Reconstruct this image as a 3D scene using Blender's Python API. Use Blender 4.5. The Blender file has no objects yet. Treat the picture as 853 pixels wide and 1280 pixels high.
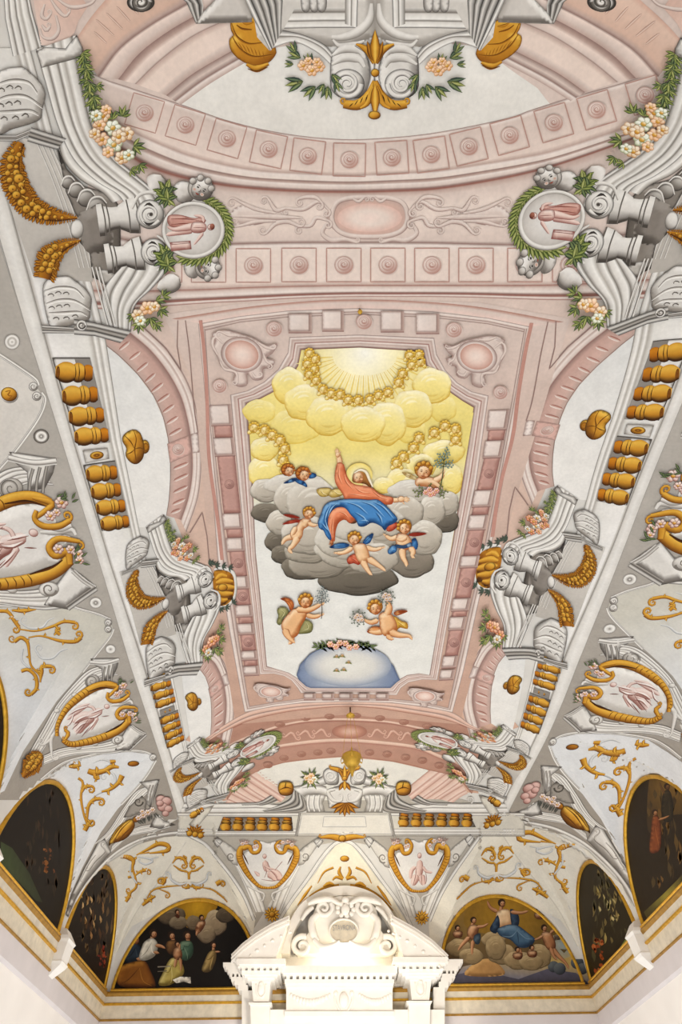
import bpy, bmesh, math, random
import numpy as np
from mathutils import Vector, Matrix
from mathutils.geometry import delaunay_2d_cdt
random.seed(7)
SC = bpy.context.scene
COL = SC.collection
PI = math.pi
# ------------------------------------------------------------------ the hall
# metres, floor at z=0; the hall runs along y.  The photographer stands near (-0.37, 0).
EYE, W, D0, D1 = 1.6, 5.0, -2.0, 15.0
H0, H1 = EYE + 3.33, EYE + 6.2            # springing of the vault, flat crown
MIDY = 6.5
F_PX, PITCH, YAW, ROLL, CAMX = 720.0, .91048, .02837, -.02292, -.3714
def _axes():
    cp, sp = math.cos(PITCH), math.sin(PITCH)
    F = np.array([0, cp, sp]); R = np.array([1., 0, 0]); U = np.cross(R, F)
    c, s = math.cos(ROLL), math.sin(ROLL)
    R, U = c*R + s*U, -s*R + c*U
    cy, sy = math.cos(YAW), math.sin(YAW)
    M = np.array([[cy, sy, 0], [-sy, cy, 0], [0, 0, 1]])
    return M@F, M@R, M@U
AF, AR, AU = _axes()
CAM = np.array([CAMX, 0, EYE])
BAY_Y = [(0.0, 1.62), (3.5, 1.62), (6.87, 1.5)]     # |y-MIDY| centre, half width
BAY_X = [(0.0, 1.5), (3.38, 1.5)]
RISE = 1.67
CC, CN = 3.4, 2.5
def zvault(x, y):
    """height of the vault over the plan: a coved vault with a cross tunnel over every lunette"""
    ax = np.abs(x); ay = np.abs(y - MIDY)
    dx = np.maximum(W - ax, 0); dy = np.maximum((D1 - D0)/2 - ay, 0)
    R = H1 - H0
    def cove(d):
        t = np.clip(1 - d/CC, 0, 1)
        return R*(1 - t**CN)**(1/CN)
    a, b = cove(dx), cove(dy)
    k = .25
    h = np.clip(.5 + .5*(b - a)/k, 0, 1)
    z = np.maximum(b*(1-h) + a*h - k*h*(1-h)*.9, 0)
    z = np.where((dx < .02) | (dy < .02), np.minimum(a, b), z)
    for c, w in BAY_Y:
        q = 1 - ((ay - c)/w)**2
        z = np.maximum(z, np.where(q > 0, (RISE + .95*dx - .24*dx*dx)*np.sqrt(np.maximum(q, 0)), 0)*(dx < 2))
    for c, w in BAY_X:
        q = 1 - ((ax - c)/w)**2
        z = np.maximum(z, np.where(q > 0, (RISE + .95*dy - .24*dy*dy)*np.sqrt(np.maximum(q, 0)), 0)*(dy < 2))
    return H0 + np.minimum(z, R)
def hit(px):
    """points of the photograph -> points and normals on the vault and the walls"""
    px = np.asarray(px, float)
    d = AF*F_PX + np.outer(px[:, 0] - 426.5, AR) - np.outer(px[:, 1] - 640, AU)
    with np.errstate(divide='ignore', invalid='ignore'):
        tx = np.where(d[:, 0] > 0, (W - CAMX)/d[:, 0], (-W - CAMX)/d[:, 0])
        ty = np.where(d[:, 1] > 0, D1/d[:, 1], D0/d[:, 1])
    tx = np.where(np.isfinite(tx), tx, 1e9); ty = np.where(np.isfinite(ty), ty, 1e9)
    tw = np.minimum(tx, ty)
    dz = np.maximum(d[:, 2], 1e-6)
    hi = np.minimum(tw, (H1 + .001 - EYE)/dz); lo = np.minimum(hi, (H0 - EYE)*.98/dz)
    f = lambda t: EYE + d[:, 2]*t - zvault(CAMX + d[:, 0]*t, d[:, 1]*t)
    a = lo.copy(); b = hi.copy(); found = np.zeros(len(a), bool)
    N = 36; prev = lo.copy()
    for i in range(1, N+1):
        t = lo + (hi - lo)*i/N
        g = (f(t) >= 0) & ~found
        a = np.where(g, prev, a); b = np.where(g, t, b); found |= g; prev = t
    for i in range(22):
        m = (a + b)/2; g = f(m) >= 0
        b = np.where(g, m, b); a = np.where(g, a, m)
    t = np.where(found, (a + b)/2, tw)
    p = CAM + d*t[:, None]
    e = .004
    gx = (zvault(p[:, 0]+e, p[:, 1]) - zvault(p[:, 0]-e, p[:, 1]))/(2*e)
    gy = (zvault(p[:, 0], p[:, 1]+e) - zvault(p[:, 0], p[:, 1]-e))/(2*e)
    n = np.stack([gx, gy, -np.ones(len(gx))], 1)
    n /= np.linalg.norm(n, axis=1)[:, None]
    wx = ~found & (tx < ty); wy = ~found & ~wx
    n[wx] = np.stack([-np.sign(d[wx, 0]), 0*d[wx, 0], 0*d[wx, 0]], 1)
    n[wy] = np.stack([0*d[wy, 0], -np.sign(d[wy, 1]), 0*d[wy, 0]], 1)
    return p, n
def hit_plane(px, axis, val):
    px = np.asarray(px, float)
    d = AF*F_PX + np.outer(px[:, 0] - 426.5, AR) - np.outer(px[:, 1] - 640, AU)
    p = CAM + d*((val - CAM[axis])/d[:, axis])[:, None]
    n = np.zeros((len(p), 3)); n[:, axis] = -1 if val > CAM[axis] else 1
    return p, n
def to_px(p):
    v = np.asarray(p, float) - CAM
    z = v@AF
    return np.stack([426.5 + F_PX*(v@AR)/z, 640 - F_PX*(v@AU)/z], -1)
# ------------------------------------------------------------------ colours
def C(h):
    if not isinstance(h, str): return np.array(h, float)
    if len(h) == 3: h = h[0]*2 + h[1]*2 + h[2]*2
    return np.array([int(h[i:i+2], 16)/255 for i in (0, 2, 4)])
def lin(c):
    c = np.asarray(c, float)
    return np.where(c <= .04045, c/12.92, ((c + .055)/1.055)**2.4)
def mix(a, b, t): return C(a)*(1-t) + C(b)*t
# ------------------------------------------------------------------ materials
def mat(name, rgb, rough=.7, metal=0., noise=.06, scale=6., bump=0., emit=None, fine=0):
    m = bpy.data.materials.new(name); m.use_nodes = True
    nt = m.node_tree; b = nt.nodes['Principled BSDF']
    b.inputs['Roughness'].default_value = rough; b.inputs['Metallic'].default_value = metal
    tc = nt.nodes.new('ShaderNodeTexCoord'); no = nt.nodes.new('ShaderNodeTexNoise')
    no.inputs['Scale'].default_value = scale; no.inputs['Detail'].default_value = 6
    nt.links.new(tc.outputs['Object'], no.inputs['Vector'])
    mp = nt.nodes.new('ShaderNodeMapRange'); mp.inputs[1].default_value = .3; mp.inputs[2].default_value = .7
    mp.inputs[3].default_value = 1 - noise; mp.inputs[4].default_value = 1 + noise
    nt.links.new(no.outputs['Fac'], mp.inputs[0])
    mx = nt.nodes.new('ShaderNodeVectorMath'); mx.operation = 'SCALE'
    if fine:
        n2 = nt.nodes.new('ShaderNodeTexNoise'); n2.inputs['Scale'].default_value = fine; n2.inputs['Detail'].default_value = 4
        nt.links.new(tc.outputs['Object'], n2.inputs['Vector'])
        m2 = nt.nodes.new('ShaderNodeMapRange'); m2.inputs[1].default_value = .3; m2.inputs[2].default_value = .7; m2.inputs[3].default_value = .96; m2.inputs[4].default_value = 1.035
        nt.links.new(n2.outputs['Fac'], m2.inputs[0]); mu = nt.nodes.new('ShaderNodeMath'); mu.operation = 'MULTIPLY'
        nt.links.new(mp.outputs[0], mu.inputs[0]); nt.links.new(m2.outputs[0], mu.inputs[1]); nt.links.new(mu.outputs[0], mx.inputs['Scale'])
    else: nt.links.new(mp.outputs[0], mx.inputs['Scale'])
    if rgb is None:
        at = nt.nodes.new('ShaderNodeAttribute'); at.attribute_name = 'paint'
        nt.links.new(at.outputs['Color'], mx.inputs[0])
    else:
        mx.inputs[0].default_value = tuple(lin(C(rgb)))
    nt.links.new(mx.outputs[0], b.inputs['Base Color'])
    if bump:
        bp = nt.nodes.new('ShaderNodeBump'); bp.inputs['Strength'].default_value = bump
        bp.inputs['Distance'].default_value = .01
        nt.links.new(no.outputs['Fac'], bp.inputs['Height']); nt.links.new(bp.outputs[0], b.inputs['Normal'])
    if emit:
        b.inputs['Emission Color'].default_value = (*lin(C(rgb)), 1); b.inputs['Emission Strength'].default_value = emit
    b.inputs['Specular IOR Level'].default_value = .2
    return m
M_FRESCO = mat('fresco', None, .85, noise=.06, scale=3.5, fine=28)
M_OIL = mat('oil_paint', None, .55, noise=.12, scale=9)
# ------------------------------------------------------------------ paint engine
PARTS = []
STEP = .0002
class Thing:
    """one painted motif: an Empty that parents its painted parts"""
    def __init__(s, name, label, cat, base=80, group=None, m=None):
        s.name, s.label, s.cat, s.group, s.m = name, label, cat, group, m or M_FRESCO
        s.base = base; s.n = 0; s.parts = []; s.plane = None; s.extra = []
    def part(s, name, label=None, parent=None, stuff=False):
        p = Part(name, s, label, parent, stuff); s.parts.append(p); PARTS.append(p); return p
THINGS = []
GROUPS = {'lunette_painting': 'lunette paintings round the hall', 'balustrade': 'gilded balustrades', 'scrolled_console': 'scrolled consoles', 'vault_web': 'webs over the lunettes',
          'gilded_cartouche': 'gilded cartouches', 'gilded_bowl': 'gilded bowls', 'gilded_urn': 'gilded urns', 'wreathed_medallion': 'wreathed medallions', 'corner_ornament': 'corner ornaments',
          'painted_arch': 'pink fluted arches', 'painted_rosette': 'grey painted bosses', 'gilded_shell': 'gilded shells', 'painted_pediment': 'painted pediments'}
def thing(*a, **k):
    t = Thing(*a, **k); THINGS.append(t); return t
class Part:
    def __init__(s, name, t, label, parent, stuff):
        s.name, s.t, s.label, s.parent, s.stuff = name, t, label, parent, stuff
        s.v = []; s.f = []; s.c = []; s.l = []; s.nv = 0; s.obj = None
    def add(s, v, f, c, same=False):
        if len(v) == 0: return
        if not same: s.t.n += 1
        v = np.asarray(v, float); c = np.broadcast_to(np.asarray(c, float), (len(v), 3))
        s.v.append(FR(v)); s.c.append(c); s.l.append(np.full(len(v), s.t.base + s.t.n, float))
        s.f += [tuple(i + s.nv for i in q) for q in f]
        s.nv += len(v)
# frames: local drawing coordinates -> photograph coordinates
class Frame:
    def __init__(s): s.M = np.eye(3); s.right = False
    def __call__(s, v):
        h = np.c_[v, np.ones(len(v))]@s.M.T
        h = h[:, :2]/h[:, 2:]
        return WARP(h) if s.right else h
    def px(s, x0=0, y0=0, k=1.):              # a crop: origin and magnification
        s.M = np.array([[1/k, 0, x0], [0, 1/k, y0], [0, 0, 1.]]); return s
    def sim(s, x, y, sc=1., rot=0., flip=1):  # placed, turned, mirrored
        c, q = math.cos(rot)*sc, math.sin(rot)*sc
        s.M = np.array([[c*flip, -q, x], [q*flip, c, y], [0, 0, 1.]]); return s
    def quad(s, src, dst, pre=None):          # homography through four or more pairs
        A = []
        for (x, y), (u, v) in zip(src, dst):
            A.append([x, y, 1, 0, 0, 0, -u*x, -u*y, -u]); A.append([0, 0, 0, x, y, 1, -v*x, -v*y, -v])
        h = np.linalg.svd(np.array(A, float))[2][-1]
        s.M = h.reshape(3, 3)
        if pre is not None: s.M = s.M@pre
        return s
    def mul(s, m): s.M = s.M@m; return s
FR = Frame()
# the right half of the vault mirrors the left half: matching points measured on both halves
PAIRS = [((95,42),(853,45)),((163,411),(759,407)),((190,268),(747,256)),((193,315),(737,303)),((114,447),(816,426)),((164,660),(745,627)),
 ((128,663),(783,631)),((169,558),(745,530.5)),((121,567),(798,536)),((261,726),(634,698)),((281,731),(610,704)),((211,643),(689,606)),
 ((222,560),(686,536)),((185.5,838.6),(702.6,819)),((228.5,930),(652,915)),((241,876.5),(643,853)),((321,933.5),(551,923)),((252,404),(663,408)),
 ((311,887),(556,887)),((121,893),(782.6,864)),((193,944),(691,924.5)),((150,1038),(722,1022)),((337,1080),(524,1080)),((131,1239),(739,1234)),
 ((74,1176),(812.5,1165)),((320,1029),(545.6,1024)),((166,954),(715.5,933)),((234,1046),(624.5,1032)),((321,86),(615,86)),((434,103),(499,101)),
 ((309,503),(591,507)),((327,836),(540,840)),((241,287),(690.5,271)),((30,400),(895,380)),((150,5),(780,5))]
def _tps(src, dst, lam=6.0):
    S = np.array(src, float)/500; T = np.array(dst, float)/500
    k = lambda r2: np.where(r2 > 1e-12, r2*np.log(np.maximum(r2, 1e-12)), 0)
    K = k(((S[:, None]-S[None])**2).sum(-1)) + np.eye(len(S))*lam*1e-3
    Pm = np.c_[np.ones(len(S)), S]; n = len(S)
    A = np.zeros((n+3, n+3)); A[:n, :n] = K; A[:n, n:] = Pm; A[n:, :n] = Pm.T
    w = np.linalg.solve(A, np.r_[T, np.zeros((3, 2))])
    def f(v):
        v = np.asarray(v, float)/500
        return (k(((v[:, None]-S[None])**2).sum(-1))@w[:n] + np.c_[np.ones(len(v)), v]@w[n:])*500
    return f
WARP = _tps([a for a, b in PAIRS], [b for a, b in PAIRS])
def wr(*pts): return [tuple(p) for p in WARP(np.array(pts, float))]
class keep:
    def __enter__(s): s.M = FR.M.copy()
    def __exit__(s, *a): FR.M = s.M
def local(x, y, sc=1., rot=0., flip=1):
    c, q = math.cos(rot)*sc, math.sin(rot)*sc
    FR.mul(np.array([[c*flip, -q, x], [q*flip, c, y], [0, 0, 1.]]))
def pscale():
    M = FR.M; w = 1.0
    return math.sqrt(abs(np.linalg.det(M[:2, :2])))/abs(M[2, 2])
PITCHPX = 3.2
def spline(pts, closed=False, n=8):
    P = np.asarray(pts, float)
    if len(P) < 3 and not closed: 
        t = np.linspace(0, 1, n+1)[:, None]; return P[0]*(1-t) + P[-1]*t
    out = []
    m = len(P); rng = range(m if closed else m-1)
    for i in rng:
        p0 = P[(i-1) % m] if closed or i > 0 else 2*P[0]-P[1]
        p1 = P[i]; p2 = P[(i+1) % m]
        p3 = P[(i+2) % m] if closed or i+2 < m else 2*P[-1]-P[-2]
        for t in np.arange(n)/n:
            out.append(.5*((2*p1) + (-p0+p2)*t + (2*p0-5*p1+4*p2-p3)*t*t + (-p0+3*p1-3*p2+p3)*t**3))
    if not closed: out.append(P[-1])
    return np.array(out)
def resample(P, step, closed=False):
    P = np.asarray(P, float)
    if closed: P = np.r_[P, P[:1]]
    L = np.r_[0, np.cumsum(np.hypot(*np.diff(P, axis=0).T))]
    n = max(2, int(math.ceil(L[-1]/step)))
    u = np.linspace(0, L[-1], n+1)
    Q = np.stack([np.interp(u, L, P[:, 0]), np.interp(u, L, P[:, 1])], 1)
    return Q[:-1] if closed else Q
def resample_keep(P, step):      # closed, keeping corners
    out = []
    for a, b in zip(P, np.roll(P, -1, 0)):
        n = max(1, int(math.ceil(np.hypot(*(b-a))/step)))
        for i in range(n): out.append(a + (b-a)*i/n)
    return np.array(out)
def seg_dist(Q, B):
    A = B; E = np.roll(B, -1, 0) - B
    best = np.full(len(Q), 1e18); near = np.zeros_like(Q)
    for i in range(len(A)):
        e = E[i]; l = e@e
        t = np.clip(((Q - A[i])@e)/l, 0, 1) if l > 0 else np.zeros(len(Q))
        p = A[i] + t[:, None]*e; d = ((Q-p)**2).sum(1)
        m = d < best; best[m] = d[m]; near[m] = p[m]
    return np.sqrt(best), near
def inside(Q, B):
    x, y = Q[:, 0], Q[:, 1]; r = np.zeros(len(Q), bool)
    X1, Y1 = B[:, 0], B[:, 1]; X2, Y2 = np.roll(X1, -1), np.roll(Y1, -1)
    for a, b, c, d in zip(X1, Y1, X2, Y2):
        if b == d: continue
        r ^= ((b > y) != (d > y)) & (x < (c-a)*(y-b)/(d-b) + a)
    return r
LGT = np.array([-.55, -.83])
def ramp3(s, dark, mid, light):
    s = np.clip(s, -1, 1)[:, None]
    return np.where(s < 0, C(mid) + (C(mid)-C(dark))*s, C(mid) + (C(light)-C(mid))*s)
def poly(p, pts, c, sm=False, rel=None, ol=None, lin2=None, L=None, pitch=None, jit=0, rad=None, same=False, olw=1.0, ball=None):
    """filled outline. rel=(dark, light, width): modelled like a swelling; lin2=(colour, p0, p1): graded wash;
    rad=(colour, centre, radius); ol: contour colour"""
    st = (pitch or PITCHPX)/pscale()
    P = np.asarray(pts, float)
    B = resample_keep(spline(P, True, 6), st) if sm else resample_keep(P, st)
    if sm: B = resample(spline(P, True, 8), st, True)
    lo, hi = B.min(0), B.max(0)
    nx, ny = max(2, int((hi[0]-lo[0])/st)+1), max(2, int((hi[1]-lo[1])/(st*.87))+1)
    if nx*ny > 60000: st2 = math.sqrt(nx*ny/60000); nx = int(nx/st2); ny = int(ny/st2)
    gx, gy = np.meshgrid(np.linspace(lo[0], hi[0], nx), np.linspace(lo[1], hi[1], ny))
    gx[1::2] += (hi[0]-lo[0])/max(nx-1, 1)/2
    Q = np.stack([gx.ravel(), gy.ravel()], 1)
    Q = Q[inside(Q, B)]
    if len(Q):
        d, near = seg_dist(Q, B); k = d > st*.45; Q, d, near = Q[k], d[k], near[k]
    else: d = np.zeros(0); near = Q
    V = np.r_[B, Q]; nb = len(B)
    r = delaunay_2d_cdt([Vector(v) for v in V], [], [list(range(nb))], 1, 1e-7*max(1., abs(hi).max()))
    V2 = np.array([tuple(v) for v in r[0]]); F2 = [tuple(f) for f in r[2]]
    if not F2: return
    # colour
    Lv = LGT if L is None else np.array(L, float)/np.hypot(*L)
    base = np.broadcast_to(C(c), (len(V2), 3)).copy()
    dd, nn = seg_dist(V2, B)
    if lin2:
        c2, a, b = lin2; a = np.array(a, float); b = np.array(b, float); e = b-a
        t = np.clip(((V2-a)@e)/(e@e), 0, 1)[:, None]; base = base*(1-t) + C(c2)*t
    if rad:
        c2, a, R = rad; t = np.clip(np.hypot(*(V2-np.array(a)).T)/R, 0, 1)[:, None]; base = base*(1-t) + C(c2)*t
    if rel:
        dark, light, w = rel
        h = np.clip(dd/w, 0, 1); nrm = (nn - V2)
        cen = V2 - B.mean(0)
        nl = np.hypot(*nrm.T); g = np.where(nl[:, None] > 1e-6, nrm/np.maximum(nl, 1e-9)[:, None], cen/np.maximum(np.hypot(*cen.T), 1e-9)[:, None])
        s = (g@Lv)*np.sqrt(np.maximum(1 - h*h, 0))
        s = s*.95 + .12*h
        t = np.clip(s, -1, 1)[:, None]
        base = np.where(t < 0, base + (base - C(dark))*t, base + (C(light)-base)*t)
    if ball:
        dark, light, bx, by, brx, bry = ball
        g = (V2 - (bx, by))/(brx, bry); s = g@Lv
        t = (np.clip(s*.8 + .1, -1, 1)*np.clip(np.hypot(*g.T), 0, 1))[:, None]
        base = np.where(t < 0, base + (base - C(dark))*t*.8, base + (C(light)-base)*t)
        up = np.clip(.15 + s, 0, 1)[:, None]; rim = np.exp(-((dd - 1.2/pscale())/(1.6/pscale()))**2)[:, None]*.75*up
        base = base*(1-rim) + C(light)*rim
    if ol is not None:
        ow = olw*1.3/pscale(); t = np.exp(-(dd/ow)**2)[:, None]*.85
        if ball: t = t*np.clip(.55 - s, .12, 1)[:, None]
        base = base*(1-t) + C(ol)*t
    if jit: base = base + (np.random.default_rng(len(V2)).random((len(V2), 1))-.5)*jit
    p.add(V2, F2, np.clip(base, 0, 1), same)
def rib(p, pts, w, prof, closed=False, sm=True, cap=False, L=None, pitch=None, same=False, n=8):
    """brush stroke of varying width. prof: colours across, or ('t', dark, mid, light) for a rounded stroke"""
    st = (pitch or PITCHPX)/pscale()
    P = np.asarray(pts, float)
    ws = np.atleast_1d(np.asarray(w, float))
    S = spline(P, closed, n) if sm and len(P) > 2 else P
    if sm:
        Q = resample(S, st, closed)
    else:
        Q = resample_keep(P, st) if closed else np.r_[np.concatenate([a + (b-a)*(np.arange(max(1, int(math.ceil(np.hypot(*(b-a))/st))))/max(1, int(math.ceil(np.hypot(*(b-a))/st))))[:, None] for a, b in zip(P[:-1], P[1:])]), P[-1:]]
    m = len(Q)
    if m < 2: return
    T = (np.roll(Q, -1, 0) - np.roll(Q, 1, 0)) if closed else np.gradient(Q, axis=0)
    T /= np.maximum(np.hypot(*T.T), 1e-9)[:, None]
    N = np.stack([-T[:, 1], T[:, 0]], 1)
    Ls = np.r_[0, np.cumsum(np.hypot(*np.diff(Q, axis=0).T))]
    u = Ls/max(Ls[-1], 1e-9)
    wid = np.interp(u, np.linspace(0, 1, len(ws)), ws)/2
    if cap:
        for side in (0, 1):
            dist = Ls if side == 0 else Ls[-1] - Ls
            r = wid.copy(); q = np.clip(dist/np.maximum(r, 1e-9), 0, 1); wid = r*np.sqrt(np.maximum(1-(1-q)**2, .0))
    tube = isinstance(prof[0], str) and prof[0] == 't'
    wmax = wid.max()*2
    nc = max(3, min(13, int(wmax/st)+2)) if tube else max(len(prof), 2)
    if tube: ts = np.linspace(-1, 1, max(nc, 5)); 
    else: ts = np.linspace(-1, 1, len(prof)) if len(prof) > 1 else np.array([-1, 1.])
    V = (Q[:, None, :] + N[:, None, :]*(wid[:, None]*ts[None, :])[:, :, None]).reshape(-1, 2)
    k = len(ts)
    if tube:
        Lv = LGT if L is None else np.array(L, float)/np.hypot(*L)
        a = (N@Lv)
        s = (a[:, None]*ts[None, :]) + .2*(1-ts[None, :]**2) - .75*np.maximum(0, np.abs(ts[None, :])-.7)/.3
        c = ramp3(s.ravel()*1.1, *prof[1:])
    else:
        pc = [C(x) for x in prof] if len(prof) > 1 else [C(prof[0])]*2
        c = np.tile(np.array(pc), (m, 1))
    Fq = []
    for i in range(m if closed else m-1):
        j = (i+1) % m
        for q in range(k-1): Fq.append((i*k+q, j*k+q, j*k+q+1, i*k+q+1))
    p.add(V, Fq, np.clip(c, 0, 1), same)
def bandp(p, A, B, stops, sm=False, pitch=None, same=False):
    """a moulded band between two matching outlines A and B; stops = [(t, colour), ...]"""
    A = np.asarray(A, float); B = np.asarray(B, float)
    if sm: A, B = spline(A, n=8), spline(B, n=8)
    st = (pitch or PITCHPX)/pscale()
    Ln = np.r_[0, np.cumsum(np.maximum(np.hypot(*np.diff(A, axis=0).T), np.hypot(*np.diff(B, axis=0).T)))]
    n = max(2, int(Ln[-1]/st)); u = np.unique(np.r_[np.linspace(0, Ln[-1], n+1), Ln])
    a = np.stack([np.interp(u, Ln, A[:, i]) for i in (0, 1)], 1); b = np.stack([np.interp(u, Ln, B[:, i]) for i in (0, 1)], 1)
    wd = np.hypot(*(b-a).T).max(); ts = [s[0] for s in stops]
    fine = []
    for t0, t1 in zip(ts[:-1], ts[1:]):
        k = max(1, int((t1-t0)*wd/st/1.5)); fine += [t0 + (t1-t0)*i/k for i in range(k)]
    fine = np.array(fine + [ts[-1]])
    cs = np.stack([np.interp(fine, ts, [C(s[1])[i] for s in stops]) for i in range(3)], 1)
    V = (a[:, None, :]*(1-fine)[None, :, None] + b[:, None, :]*fine[None, :, None]).reshape(-1, 2)
    k = len(fine); F = [(i*k+q, (i+1)*k+q, (i+1)*k+q+1, i*k+q+1) for i in range(len(u)-1) for q in range(k-1)]
    p.add(V, F, np.tile(cs, (len(u), 1)), same)
def disc(p, x, y, rx, ry=None, rot=0., cols=None, sph=None, L=None, same=False, ol=None):
    """sph=(dark, mid, light) ball shading, or cols = colours from centre to rim"""
    ry = ry or rx
    st = PITCHPX/pscale()
    nr = max(3, int(max(rx, ry)/st)+1); na = int(np.clip(2*PI*max(rx, ry)/st, 10, 80))
    if cols is not None: nr = max(nr, len(cols)-1)
    rr = np.linspace(0, 1, nr+1)[1:]; th = np.arange(na)*2*PI/na
    c0, s0 = math.cos(rot), math.sin(rot)
    uv = np.r_[[[0, 0]], np.stack([np.outer(rr, np.cos(th)).ravel(), np.outer(rr, np.sin(th)).ravel()], 1)]
    X = uv[:, 0]*rx; Y = uv[:, 1]*ry
    V = np.stack([x + X*c0 - Y*s0, y + X*s0 + Y*c0], 1)
    rad = np.r_[0, np.repeat(rr, na)]
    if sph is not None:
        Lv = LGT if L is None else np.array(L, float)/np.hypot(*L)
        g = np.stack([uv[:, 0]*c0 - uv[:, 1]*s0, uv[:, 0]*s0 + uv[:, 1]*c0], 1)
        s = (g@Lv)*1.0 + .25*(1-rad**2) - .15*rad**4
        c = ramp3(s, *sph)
    else:
        cc = [C(q) for q in cols]
        c = np.stack([np.interp(rad, np.linspace(0, 1, len(cc)), [q[i] for q in cc]) for i in range(3)], 1)
    if ol is not None:
        t = (np.clip((rad-.8)/.2, 0, 1)**2)[:, None]*.8; c = c*(1-t) + C(ol)*t
    F = [(0, 1+i, 1+(i+1) % na) for i in range(na)]
    for r in range(nr-1):
        o = 1 + r*na
        F += [(o+i, o+na+i, o+na+(i+1) % na, o+(i+1) % na) for i in range(na)]
    p.add(V, F, np.clip(c, 0, 1), same)
def spiral(p, x, y, r, turns, a0, w, prof, flip=1, r1=.12, L=None):
    n = int(turns*14)+4
    t = np.linspace(0, 1, n)
    rr = r*(1-t*(1-r1)); a = a0 + flip*t*turns*2*PI
    rib(p, np.stack([x + rr*np.cos(a), y + rr*np.sin(a)], 1), np.array(w)*1. if np.ndim(w) else [w, w*.35], prof, L=L)
def leaf(p, x, y, a, ln, w, c=('3d4a2c', '76834a', 'b5b377'), bend=0., same=True):
    t = np.linspace(0, 1, 5); 
    X = x + ln*t*np.cos(a + bend*t); Y = y + ln*t*np.sin(a + bend*t)
    rib(p, np.stack([X, Y], 1), [0, w*.8, w, w*.6, 0], [c[0], c[1], c[2], c[1], c[0]], same=same)
# ------------------------------------------------------------------ build the meshes of all painted parts
def finish_paint():
    allv = [np.concatenate(p.v) for p in PARTS if p.nv and not p.t.plane]
    big = np.concatenate(allv)
    P, N = [], []
    for i in range(0, len(big), 150000):
        a, b = hit(big[i:i+150000]); P.append(a); N.append(b)
    P = np.concatenate(P); N = np.concatenate(N)
    o = 0; data = {}
    for p in PARTS:
        if not p.nv: continue
        lv = np.concatenate(p.l)[:, None]
        if p.t.plane:
            q, nn = hit_plane(np.concatenate(p.v), *p.t.plane); data[p] = q + nn*(.012 + STEP*lv); continue
        p.nrm = N[o:o+p.nv]; data[p] = P[o:o+p.nv] + N[o:o+p.nv]*(.004 + STEP*lv); o += p.nv
    for t in THINGS:
        ps = [p for p in t.parts if p.nv]
        if not ps: continue
        org = np.concatenate([data[p] for p in ps]).mean(0)
        single = len(ps) == 1 and not t.extra
        if not single:
            root = bpy.data.objects.new(t.name, None); COL.objects.link(root)
            root.location = org; root.empty_display_size = .05
        for p in ps:
            me = bpy.data.meshes.new(t.name if single else p.name)
            fl = p.f      # drop slivers that would bridge from one surface to another behind it
            d3 = data[p]; a = np.array([q[0] for q in fl]); b = np.array([q[1] for q in fl]); c_ = np.array([q[2] for q in fl])
            el = np.maximum(np.maximum(np.linalg.norm(d3[a]-d3[b], axis=1), np.linalg.norm(d3[b]-d3[c_], axis=1)), np.linalg.norm(d3[a]-d3[c_], axis=1))
            keepf = (el < .22) | (el < 5*np.median(el))
            if not t.plane:     # paint of the vault stays on the vault
                onw = (np.abs(np.abs(d3[:, 0])-W) < .0035+STEP*400) & (np.abs(p.nrm[:, 0]) > .999) | (np.abs(p.nrm[:, 1]) > .999)
                keepf &= ~(onw[a] | onw[b] | onw[c_])
            if not keepf.all(): fl = [q for q, k_ in zip(fl, keepf) if k_]
            me.from_pydata((d3-org).tolist(), [], fl)
            at = me.color_attributes.new('paint', 'FLOAT_COLOR', 'POINT')
            c = np.c_[lin(np.concatenate(p.c)**(1.2 if t.m is M_FRESCO else 1.0)), np.ones(p.nv)].astype(np.float32)
            at.data.foreach_set('color', c.ravel())
            me.materials.append(t.m)
            o = bpy.data.objects.new(t.name if single else p.name, me); COL.objects.link(o); p.obj = o
            if single: o.location = org; root = o
            else:
                o.parent = p.parent.obj if (p.parent and p.parent.obj) else root
                if p.label: o['label'] = p.label
                if p.stuff: o['kind'] = 'stuff'
        for fn in t.extra: fn(root)
        root['label'] = t.label; root['category'] = t.cat
        gr = t.group or GROUPS.get(t.name)
        if gr: root['group'] = gr
        if getattr(t, 'kind', None):
            root['kind'] = t.kind
            for q in ('label', 'category'): del root[q]
# ------------------------------------------------------------------ shell of the hall
def mesh_obj(name, verts, faces, m, parent=None, loc=(0, 0, 0), smooth=False):
    me = bpy.data.meshes.new(name); me.from_pydata([tuple(map(float, v)) for v in verts], [], faces); me.materials.append(m)
    if smooth: me.polygons.foreach_set('use_smooth', [True]*len(me.polygons))
    o = bpy.data.objects.new(name, me); COL.objects.link(o); o.location = loc
    if parent: o.parent = parent
    return o
M_PLASTER = mat('vault_plaster', 'd9d6d0', .9, noise=.06, scale=2.5)
M_WALL = mat('wall_plaster', 'faf5f0', .9, noise=.03, scale=2)
def axis_points(lo, hi, mid, bays):
    s = {lo, hi}
    for d in (.004, .012, .03, .06, .1, .15, .21, .28): s |= {lo + d, hi - d}
    for c, w in bays:
        for sg in ((1, -1) if c else (1,)):
            for k in range(41): s.add(mid + sg*(c + w*math.sin(-PI/2 + PI*k/40)))
            for d in (-.02, .02): s |= {mid + sg*(c + w + d), mid + sg*(c - w - d)}
    for v in np.arange(lo, hi, .09): s.add(v)
    out = []
    for v in sorted(round(float(x), 4) for x in s):
        if lo <= v <= hi and (not out or v - out[-1] > .0035): out.append(v)
    return np.array(out)
xs = axis_points(-W, W, 0, BAY_X); ys = axis_points(D0, D1, MIDY, BAY_Y)
gx, gy = np.meshgrid(xs, ys); gz = zvault(gx, gy)
nx = len(xs)
vv = np.stack([gx.ravel(), gy.ravel(), gz.ravel() + .002], 1)
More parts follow.
